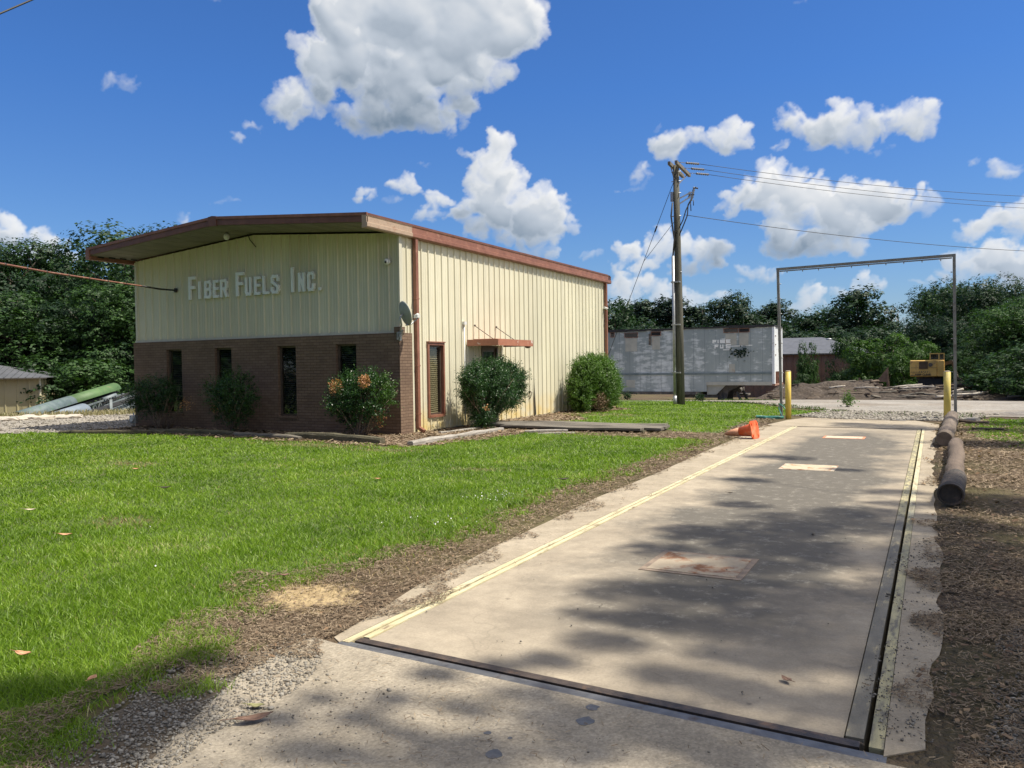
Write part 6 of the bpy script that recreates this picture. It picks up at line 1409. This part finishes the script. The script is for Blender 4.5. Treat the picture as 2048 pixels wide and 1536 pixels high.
def tree(key, px_, ytop, R, wid, label, cat='tree', group=None, name='tree', zoff=0):
    """stand a tree at range R in the bearing px_, tall enough to reach the surveyed top"""
    c, tk, H = VAR[key]; p = at(px_, ytop, R); z0 = tz(p.x, p.y)+zoff; h_ = (p.z-z0)/.985
    t = empty(name, label, cat, (p.x, p.y, z0), group); s = h_/H; sx = wid/(H*{'L':.72,'M':.72,'P':.46,'T':.42,'B':.98,'F':1.02}[key[0]])
    for me, nm in ((c, 'crown'), (tk, 'trunk')):
        o = bpy.data.objects.new(nm, me); C.objects.link(o); o.parent = t
    t.scale = (sx, sx, s); t.rotation_euler = (0, 0, random.uniform(0, 6.28)); return t
GL = 'trees of the woods behind the shed'
for q_ in ((-90,505,84,14),(40,520,84,14),(120,560,82,13),(210,560,80,12),(300,520,80,12)): tree('L%d' % (int(q_[0]) % 4), *q_, 'dim tree far back in the left woods, seen between nearer crowns', group='rearmost trees of the left woods')
for i, (px_, yt, R, w) in enumerate(((-210,470,74,13),(-120,482,72,12),(-45,486,70,12),(22,476,66,11),(86,488,68,11),(150,552,64,11),(196,548,64,9),(262,456,59,13),(322,470,63,12),(395,520,66,12))):
    tree(f'L{i%4}', px_, yt, R, w, ['broad dark tree in the left woods, beyond the left edge of the photo','broad dark tree in the left woods, beyond the left edge of the photo','dark back-row tree cut by the left edge of the photo','tall dark tree above the grey shed roof, back row of the woods','tall tree right of the shed, its crown against the clouds','lower tree in the dip of the left treeline','lower tree just left of the tall one by the office eave','tallest left tree, its top rising above the office eave','broad tree hidden mostly behind the left end of the office','broad tree hidden mostly behind the left end of the office'][i], group=GL)
for i, (px_, yt, R, w) in enumerate(((-150,560,60,11),(-60,575,58,11),(20,590,57,10),(80,600,58,10),(135,610,57,9),(190,600,55,9),(240,575,54,9),(290,560,56,10),(50,640,62,10),(160,650,62,10))):
    tree(f'L{(i+2)%4}', px_, yt, R, w, ['front-row tree of the left woods, '+s for s in ('past the photo edge','past the photo edge','directly behind the shed roof','behind the right half of the shed roof','above the green conveyor','above the broad pale bush','above the top of the green conveyor','close behind the office corner','low down behind the shed','low down behind the broad pale bush')][i], group=GL)
VAR['B2'] = VAR['B0']
tree('B0', 128, 712, 51, 6.0, 'broad paler green bush growing behind the conveyors', 'bush', name='bush'); tree('B1', 176, 722, 50, 6.0, 'rounded mid green bush above the green conveyor hood', 'bush', name='bush')
tree('B0', 95, 738, 53, 4.5, 'mid green bush rising just right of the shed corner', 'bush', name='bush'); tree('B1', 235, 690, 52, 5.0, 'tall leafy bush between the conveyor top and the office', 'bush', name='bush'); tree('B0', 262, 735, 50, 4.0, 'small bush at the office corner behind the dark shrub', 'bush', name='bush')
GM = 'trees of the far treeline'
for i, (px_, yt, R, w, k) in enumerate(((1195,610,118,12,'M0'),(1228,599,112,11,'M1'),(1255,622,124,11,'P0'),(1283,608,120,9,'P1'),(1312,612,122,9,'P2'),(1346,600,120,10,'P0'),(1378,622,124,12,'M2'),(1402,618,120,9,'P1'),(1432,640,118,12,'M3'),(1465,592,116,10,'M0'),(1498,608,120,11,'M1'),(1530,626,122,11,'M2'),(1561,606,120,8,'P2'),(1590,626,118,11,'M3'),(1622,642,116,11,'M0'),(1652,622,114,11,'M1'),(1684,598,112,11,'M2'),(1722,582,106,8,'T0'),(1738,625,108,10,'M3'),(1762,640,112,7,'T1'),(1806,668,112,7,'M0'),(1826,655,100,6,'M1'),
   (1215,650,100,11,'M2'),(1265,660,102,11,'M3'),(1320,655,100,11,'M0'),(1375,655,102,11,'M1'),(1430,660,100,11,'M2'),(1480,650,100,11,'M3'),(1535,655,98,11,'M0'),(1590,655,100,11,'M1'),(1640,655,98,11,'M2'),(1690,650,96,11,'M3'),(1735,665,96,10,'M0'),(1780,672,98,9,'M1'))):
    if px_ < 1345: lm = 'between the office and the pole'
    elif px_ < 1450: lm = 'just right of the utility pole'
    elif px_ < 1560: lm = 'above the right half of the trailer'
    elif px_ < 1660: lm = 'above the warehouse roof'
    elif px_ < 1760: lm = 'above the warehouse bushes, inside the tall frame'
    else: lm = 'in the gap left of the dark right woods'
    if px_ == 1722: lb = 'slender tallest tree standing out of the far treeline inside the tall frame'
    elif px_ == 1465: lb = 'tall rounded tree standing out of the treeline above the trailer lettering'
    else: lb = ('tall pine' if k[0] == 'P' else 'dark broadleaf')+(' in the far back row ' if i < 22 else ' in the far front row ')+lm
    tree(k, px_, yt, R, w, lb, group=GM)
GR = 'trees of the right-hand woods'
for i, (px_, yt, R, w, k) in enumerate(((1862,590,92,7,'L1'),(1880,566,88,9,'L3'),(1908,572,86,8,'L0'),(1945,572,82,9,'L1'),(1972,556,80,9,'L3'),(2010,572,78,9,'L1'),(2050,590,72,9,'L2'),(2100,590,70,10,'L0'),(2160,570,68,11,'L1'),(1850,650,88,6,'L3'),(1875,635,80,8,'L1'),(1915,640,76,8,'L3'),(1960,640,74,8,'L1'),(2000,640,70,8,'L3'),(2045,660,66,8,'L1'),(1990,700,64,6,'L0'),(1948,700,68,6,'L1'),(2030,614,60,6,'L2'),(2075,600,58,8,'L0'),(2140,590,56,9,'L2'))):
    lm = 'past the right edge of the photo' if px_ > 2060 else 'cut by the right edge of the photo' if px_ > 2025 else 'right of the tall frame' if px_ > 1925 else 'seen through the right frame post' if px_ > 1895 else 'above the yellow loader cab' if px_ > 1860 else 'at the left end of the right-hand woods'
    tree(k, px_, yt, R, w, ('tall dark tree ' if yt < 600 else 'lower dark tree in the front row ')+lm, group=GR)
tree('F0', 1770, 668, 66, 6.2, 'large feathery light green willow-like bush behind the rusty grapple', 'bush', name='bush')
tree('F1', 1738, 704, 67, 3.2, 'left shoulder of feathery green growth beside the warehouse bushes', 'bush', name='bush')
tree('F1', 1838, 682, 68, 4.6, 'feathery light green bush directly behind the loader', 'bush', name='bush')
tree('F0', 1806, 700, 64, 4.0, 'low feathery bush between the grapple and the loader', 'bush', name='bush')
tree('B1', 1690, 678, 72, 3.0, 'dark ivy-green bushy tree against the warehouse, the wider one', 'bush', name='bush'); tree('B0', 1714, 692, 71, 2.0, 'bush at the right corner of the warehouse', 'bush', name='bush')
tree('B0', 1617, 681, 74, 2.1, 'narrow bushy tree in front of the middle of the warehouse wall', 'bush', name='bush'); tree('B1', 1606, 748, 72, 2.0, 'low bush at the foot of the warehouse wall', 'bush', name='bush'); tree('B0', 1668, 745, 71, 2.6, 'low bush beside the wide ivy-green tree', 'bush', name='bush')
tree('B0', 2030, 715, 50, 4.5, 'bright green roadside bush at the right edge', 'bush', name='bush'); tree('B1', 1990, 745, 56, 3.5, 'low bush at the edge of the right-hand woods', 'bush', name='bush'); tree('B1', 2075, 690, 47, 5, 'bright green bush beyond the right edge', 'bush', name='bush')
for i, (px_, R, w, k) in enumerate(((0,0,0,'L%d' % (j % 4)) for j in range(8))):  # unseen trees added to dim the front wall and its window reflections
    c, tk, H = VAR[k]; x = (-40,-50,-62,-74,-32,-24,-13,-2)[i]; y = (-13,-24,-34,-24,-24,-18,-20,-19)[i]; t = empty('tree', 'tall unseen tree added behind the camera to block sky light', 'tree', (x,y,0), 'trees added behind the camera')
    for me, nm in ((c, 'crown'), (tk, 'trunk')):
        o = bpy.data.objects.new(nm, me); C.objects.link(o); o.parent = t
    t.scale = (1.5,1.5,1.5); t.rotation_euler = (0,0,i)
for i, (x, y) in enumerate(((-46,-6),(-54,-13),(-64,-20),(-78,-28),(-36,-12),(-90,-22),(-28,-12),(-70,-10))):  # unseen bushes added below them so the office windows reflect something dark
    c, tk, H = VAR['B%d' % (i % 2)]; t = empty('bush', 'large unseen bush added behind the camera to darken window reflections', 'bush', (x,y,0), 'bushes added behind the camera')
    for me, nm in ((c, 'crown'), (tk, 'trunk')):
        o = bpy.data.objects.new(nm, me); C.objects.link(o); o.parent = t
    t.scale = (2.4,2.4,1.7); t.rotation_euler = (0,0,i)
# two bare dead trees in the gap
for px_, yt, R in ((1788,612,112),(1796,620,114),(1779,618,113)):
    p = at(px_, yt, R); z0 = tz(p.x, p.y); t = empty('dead_tree', 'bare grey dead tree in the gap of the far treeline', 'tree', (p.x,p.y,z0), 'bare dead trees in the gap'); m = MB(); H_ = p.z-z0
    limb(m, (0,0,-.3), (random.uniform(-.3,.3),0,H_), .22, .03, 6, 9, .02)
    for _ in range(16):
        z = random.uniform(.45,.95)*H_; a = random.uniform(0,6.28); q = (1.05-z/H_)*3.2; limb(m, (0,0,z), (math.cos(a)*q, math.sin(a)*q, z+q*1.3), .06, .015, 5, 4, .08)
    m.build('trunk', pm('dead_wood', (.20,.19,.175), (.30,.285,.265), 5, .9), t)
# ------------------------------------------------------------------ shade trees right of the lane: their crowns cast the dappled shade
SH = [(1520,1130,.4),(1640,1230,.45),(1450,1205,.35),(1720,1260,.35),(1580,1300,.3),(1460,1310,.26),(1290,1240,.25),(1380,1180,.3),(1700,1330,.28),(1500,1390,.22),(1320,1350,.2),(1180,1230,.18),(1100,1320,.15),(1690,1420,.25),(1560,1060,.5),(1390,1060,.35),(1820,1010,.4),(560,1440,.12),(930,1420,.15),(1120,1450,.2),(780,1400,.12),(880,1530,.2),(1380,1430,.2),(1300,1410,.18),(1560,1480,.25),(640,1400,.1),
      (1900,1120,.6),(1980,1100,.7),(1880,1260,.5),(1980,1220,.6),(2020,1350,.5),(1900,1450,.4),(1990,1480,.4),(1940,1330,.4),(1870,1160,.45),(1990,1000,.6),(1930,1010,.4),(1850,1380,.3),(1860,1500,.25),(2040,1480,.4),(1820,1180,.25),(150,1450,.25),(330,1440,.22),(60,1380,.22),
      (1650,1048,.75),(1450,1072,.6),(1330,1100,.4),(1760,1030,.6),(1600,1105,.7),(1740,1110,.6),(1430,1150,.42),(1280,1185,.42),(1560,1185,.5),(1700,1190,.5),(1360,1240,.38),(1520,1262,.42),(1660,1290,.4),(1210,1285,.25),(1400,1365,.28),(1610,1400,.28),(1540,1330,.22),
      (870,1350,.13),(1060,1395,.2),(1240,1440,.24),(1330,1490,.25),(960,1500,.2),(720,1440,.14),(1480,1520,.24),(1640,1490,.25),(1150,1500,.22),(820,1480,.15),(600,1500,.15),(1000,1330,.12),(700,1520,.15),
      (1850,1130,.4),(1900,1190,.5),(1950,1060,.55),(2000,1290,.45),(1870,1330,.35),(1940,1400,.35),(2030,1150,.6),(2040,1020,.7),(1890,1040,.35),(1960,1490,.3),(1800,1400,.2),(2020,1400,.35),(1840,1230,.3),(1930,1270,.35),(1850,1450,.2),(1840,1060,.3),
      (300,1370,.28),(400,1325,.22),(190,1400,.28),(80,1440,.3),(250,1450,.3),(110,1500,.25),(30,1500,.25),(370,1400,.2),(20,1400,.2),(200,1500,.25),
      (1760,853,1.0),(1830,858,.7),(1960,888,.9),(2030,892,1.0),(1700,848,.5),(1975,862,.9),(2040,850,1.1),(1560,915,.5),(1500,960,.3),(1480,1010,.32),(1790,985,.35),(1690,940,.25),(1250,870,.0)]
def shade_trees():
    trunks = [(10.2,3.6),(11.0,9.8),(10.5,26.5),(8.8,-.6)]; labs = 'tall broadleaf tree standing right of the lane and shading it'
    T = []
    for i, (x, y) in enumerate(trunks): T.append((empty('tree', ['tall broadleaf tree at the near right of the lane, out of the photo','tall broadleaf tree at the middle right of the lane, out of the photo','tall broadleaf tree right of the frame, out of the photo','tall broadleaf tree behind the camera to the right, out of the photo'][i], 'tree', (x,y,0), 'shade trees right of the lane'), [], MB()))
    rr = np.random.default_rng(77); K = SUN/SUN.z
    for px_, py_, r_ in SH:
        if r_ <= 0: continue
        g_ = gp(px_, py_); h_ = rr.uniform(14.5, 18.5); c = g_+K*h_
        j = min(range(4), key=lambda k: (c.x-trunks[k][0])**2+(c.y-trunks[k][1])**2)
        t, L_, mb = T[j]; n = int(520*max(r_, .2)**2/.36)+50
        r_ *= .95; d = rr.normal(size=(n, 3)); d /= np.linalg.norm(d, axis=1)[:, None]; q = rr.random(n)**.45
        P = np.array(c)+d*q[:, None]*np.array([r_*1.25, r_*.85, r_*.5]); v, _ = leaf_quads(P, .105, None, .5, .7, rr, up=.8); L_.append(v-np.array(t.location))
        limb(mb, (0,0,8+rr.uniform(0,5)), c-t.location, .035, .008, 5, 6, .03)
    # the rest of each crown, farther right
    for j, (t, L_, mb) in enumerate(T):
        for _ in range(16):
            a = rr.uniform(-1.2, 1.2); q = rr.uniform(1.0, 3.8); c = np.array([math.cos(a)*q+1.2, math.sin(a)*q, rr.uniform(13, 20)]); P, d = ball_points(c, (1.1,1.1,.7), 420, .3, rr); v, _ = leaf_quads(P, .12, d, .4, .7, rr); L_.append(v); limb(mb, (0,0,9), c, .05, .012, 5, 5, .04)
        limb(mb, (0,0,-.2), (0,0,18.5), .32, .08, 12, 9, .01); mb.build('trunk', M_bark, t)
        V = np.concatenate(L_); fast_mesh('crown', V, np.arange(len(V)).reshape(-1, 4), M_leafB, t)
shade_trees()
# ------------------------------------------------------------------ fallen leaves, weeds
def fallen(px_, py_, L_, w_, col, label, rot, z=.012, curl=.25):
    p = gp(px_, py_); m = MB(); n = 8; vs = []
    for i in range(n+1):
        t = i/n; x = (t-.5)*L_; hw = w_*.5*math.sin(PI*min(1, t*1.02))**.8; zz = curl*L_*(2*t-1)**2*.5
        for s in (-1, 0, 1): vs.append(Vector((x, s*hw, zz+abs(s)*hw*.35+.002*math.sin(9*t+s))))
    fs = []
    for i in range(n): a = i*3; fs += [(a,a+1,a+4,a+3),(a+1,a+2,a+5,a+4)]
    b = len(vs); vs2 = [v-Vector((0,0,.0015)) for v in vs]
    m.add(vs+vs2, fs+[tuple(b+k for k in reversed(f)) for f in fs], True); m.tube([vs[1]+Vector((-L_*.35,0,.003)), vs[1], vs[-2]], [.0015,.002,.001], 5)
    o = m.build('fallen_leaf', col); o.location = (p.x, p.y, z); o.rotation_euler = (0, 0, rot); tag(o, label, 'leaf'); return o
LB1 = pm('brown_leaf', (.16,.09,.06), (.26,.16,.11), 20, .7); LB2 = pm('orange_leaf', (.5,.25,.13), (.62,.36,.21), 20, .7); LB3 = pm('olive_leaf', (.28,.27,.12), (.38,.36,.18), 20, .7); LB4 = pm('pale_leaf', (.5,.42,.3), (.62,.55,.42), 20, .7)
for a in ((508,1448,.17,.065,LB1,'large curled brown leaf on the near concrete apron',.9,.02),(512,1421,.085,.04,LB3,'small yellow-green leaf on the gravel edge of the apron',.4,.02),(47,1330,.11,.05,LB2,'orange leaf on the grass near the left edge',.2,.06),
    (131,1083,.14,.06,LB2,'tan leaf lying on the lawn at the middle left',.4,.06),(272,946,.13,.07,LB2,'orange leaf on the lawn below the brick wall',.3,.06),(185,1381,.07,.04,LB2,'small tan leaf in the shaded grass near the bottom left',2,.06),(61,1033,.13,.06,LB4,'pale leaf on the lawn near the left edge of the photo',.5,.07),
    (330,985,.16,.07,pm('dark_leaf',(.05,.04,.03),(.08,.06,.045),20,.8),'dark leaf scrap on the middle of the lawn',.6,.06),(373,880,.16,.08,MATS['dark_leaf'],'dark leaf scrap on the grass near the left timbers',.3,.05),(1128,968,.16,.07,MATS['dark_leaf'],'dark leaf scrap on the lawn right of the clover patch',.7,.06),(570,1164,.09,.04,LB1,'small brown leaf at the edge of the bare sand',.7,.05),
    (1573,1365,.075,.04,LB1,'crumpled reddish leaf with a long stem on the near deck',2.4,.014),(1460,988,.07,.03,MATS['dark_leaf'],'tiny dark leaf on the middle of the deck',.3,.014),(756,965,.1,.05,LB2,'small orange leaf at the centre of the lawn',.2,.05)): fallen(*a)
for px_, py_, r_ in ((1172,1446,.045),(988,1512,.04),(1185,1418,.035),(975,1470,.018),(1020,1480,.012)):
    p = gp(px_, py_); m = MB(); n = 11; vs = [(math.cos(2*PI*k/n)*r_*random.uniform(.7,1.1), math.sin(2*PI*k/n)*r_*random.uniform(.7,1.1), 0) for k in range(n)]
    m.prism([(v[0], v[1]) for v in vs], 'z', 0, .0012); o = m.build('tar_spot', M_steel2); o.location = (p.x,p.y,.0085); tag(o, 'dark flat tar spot on the near concrete apron', 'spot', 'tar spots on the apron')
# weeds along the road edges and below the trailer
x, y, d = scatter(60000, 20, 46, -30, 16); k = (inside([(-20,39.5),(-6.5,39),(-7,41.5),(-20,42)], x, y) | inside([(-10,32.2),(-6,30.6),(-2.6,26.2),(-2.2,26.6),(-5.8,31.8),(-10,33.6)], x, y) | (inside([(-3.3,24.7),(1.2,24),(1.2,26.4),(-2.4,26.2)], x, y) & (rng.random(len(x)) < .35*vnoise(x, y, .6, 51))))
x, y, d = x[k], y[k], d[k]; V, Q, T = blades(x, y, d, .04+.13*vnoise(x, y, .7, 61)**2, .005, .8, 1.0); tag(tri_mesh('weeds', V, Q, T, leaf_mat('weed_leaf', (.04,.07,.02), (.08,.13,.03), (.16,.2,.06), .3, 1)), kind='stuff')
x, y, d = scatter(60000, 20, 40, -75, -45); k = inside([(-29,14.5),(-27.8,16.2),(-23.6,22),(-22.6,23),(-24.5,23.5),(-29.5,16.5),(-33,13)], x, y); x, y, d = x[k], y[k], d[k]
V, Q, T = blades(x, y, d, .2, .005, .7, 1.0); tag(tri_mesh('weeds', V, Q, T, leaf_mat('dry_weed', (.20,.17,.09), (.32,.28,.16), (.42,.38,.24), .3, 1)), kind='stuff')
def clump(px_, py_, h_, label, n=60, mat=None):
    p = gp(px_, py_); P = np.array([(random.gauss(0,h_*.28), random.gauss(0,h_*.28), abs(random.gauss(h_*.5,h_*.25))+.02) for _ in range(n*4)]); v, f = leaf_quads(P, .09, None, .5, .4); t = empty('weed_clump', label, 'weed', p)
    fast_mesh('foliage', v, f, mat or M_shrub_y, t); m = MB()
    for _ in range(8): limb(m, (0,0,0), (random.gauss(0,h_*.25), random.gauss(0,h_*.25), h_*.8), .006, .002, 4, 3)
    m.build('stem', M_twig, t)
clump(1697,815,.45,'tall grey-green weed clump where the lawn meets the gravel road'); clump(1255,800,.35,'low dark weeds behind the round shrub', 60, M_leafA); clump(1400,803,.3,'weeds growing before the trailer landing gear', 60, M_leafA)
# clover heads in the lawn
x = np.concatenate([rng.normal(-4.65,.16,60), rng.normal(-4.4,.22,40), rng.uniform(-14,-4.3,35)]); y = np.concatenate([rng.normal(8.4,.3,60), rng.normal(6.8,.3,40), rng.uniform(3.5,12.5,35)]); Pc = np.stack([x, y, np.full(135,.05)], 1); v, f = leaf_quads(Pc, .015, None, .5, 1); tag(fast_mesh('clover_flowers', v, f, M_white), kind='stuff')
for o in bpy.data.objects:
    if '_s' in o: del o['_s']
print('objects', len(bpy.data.objects))
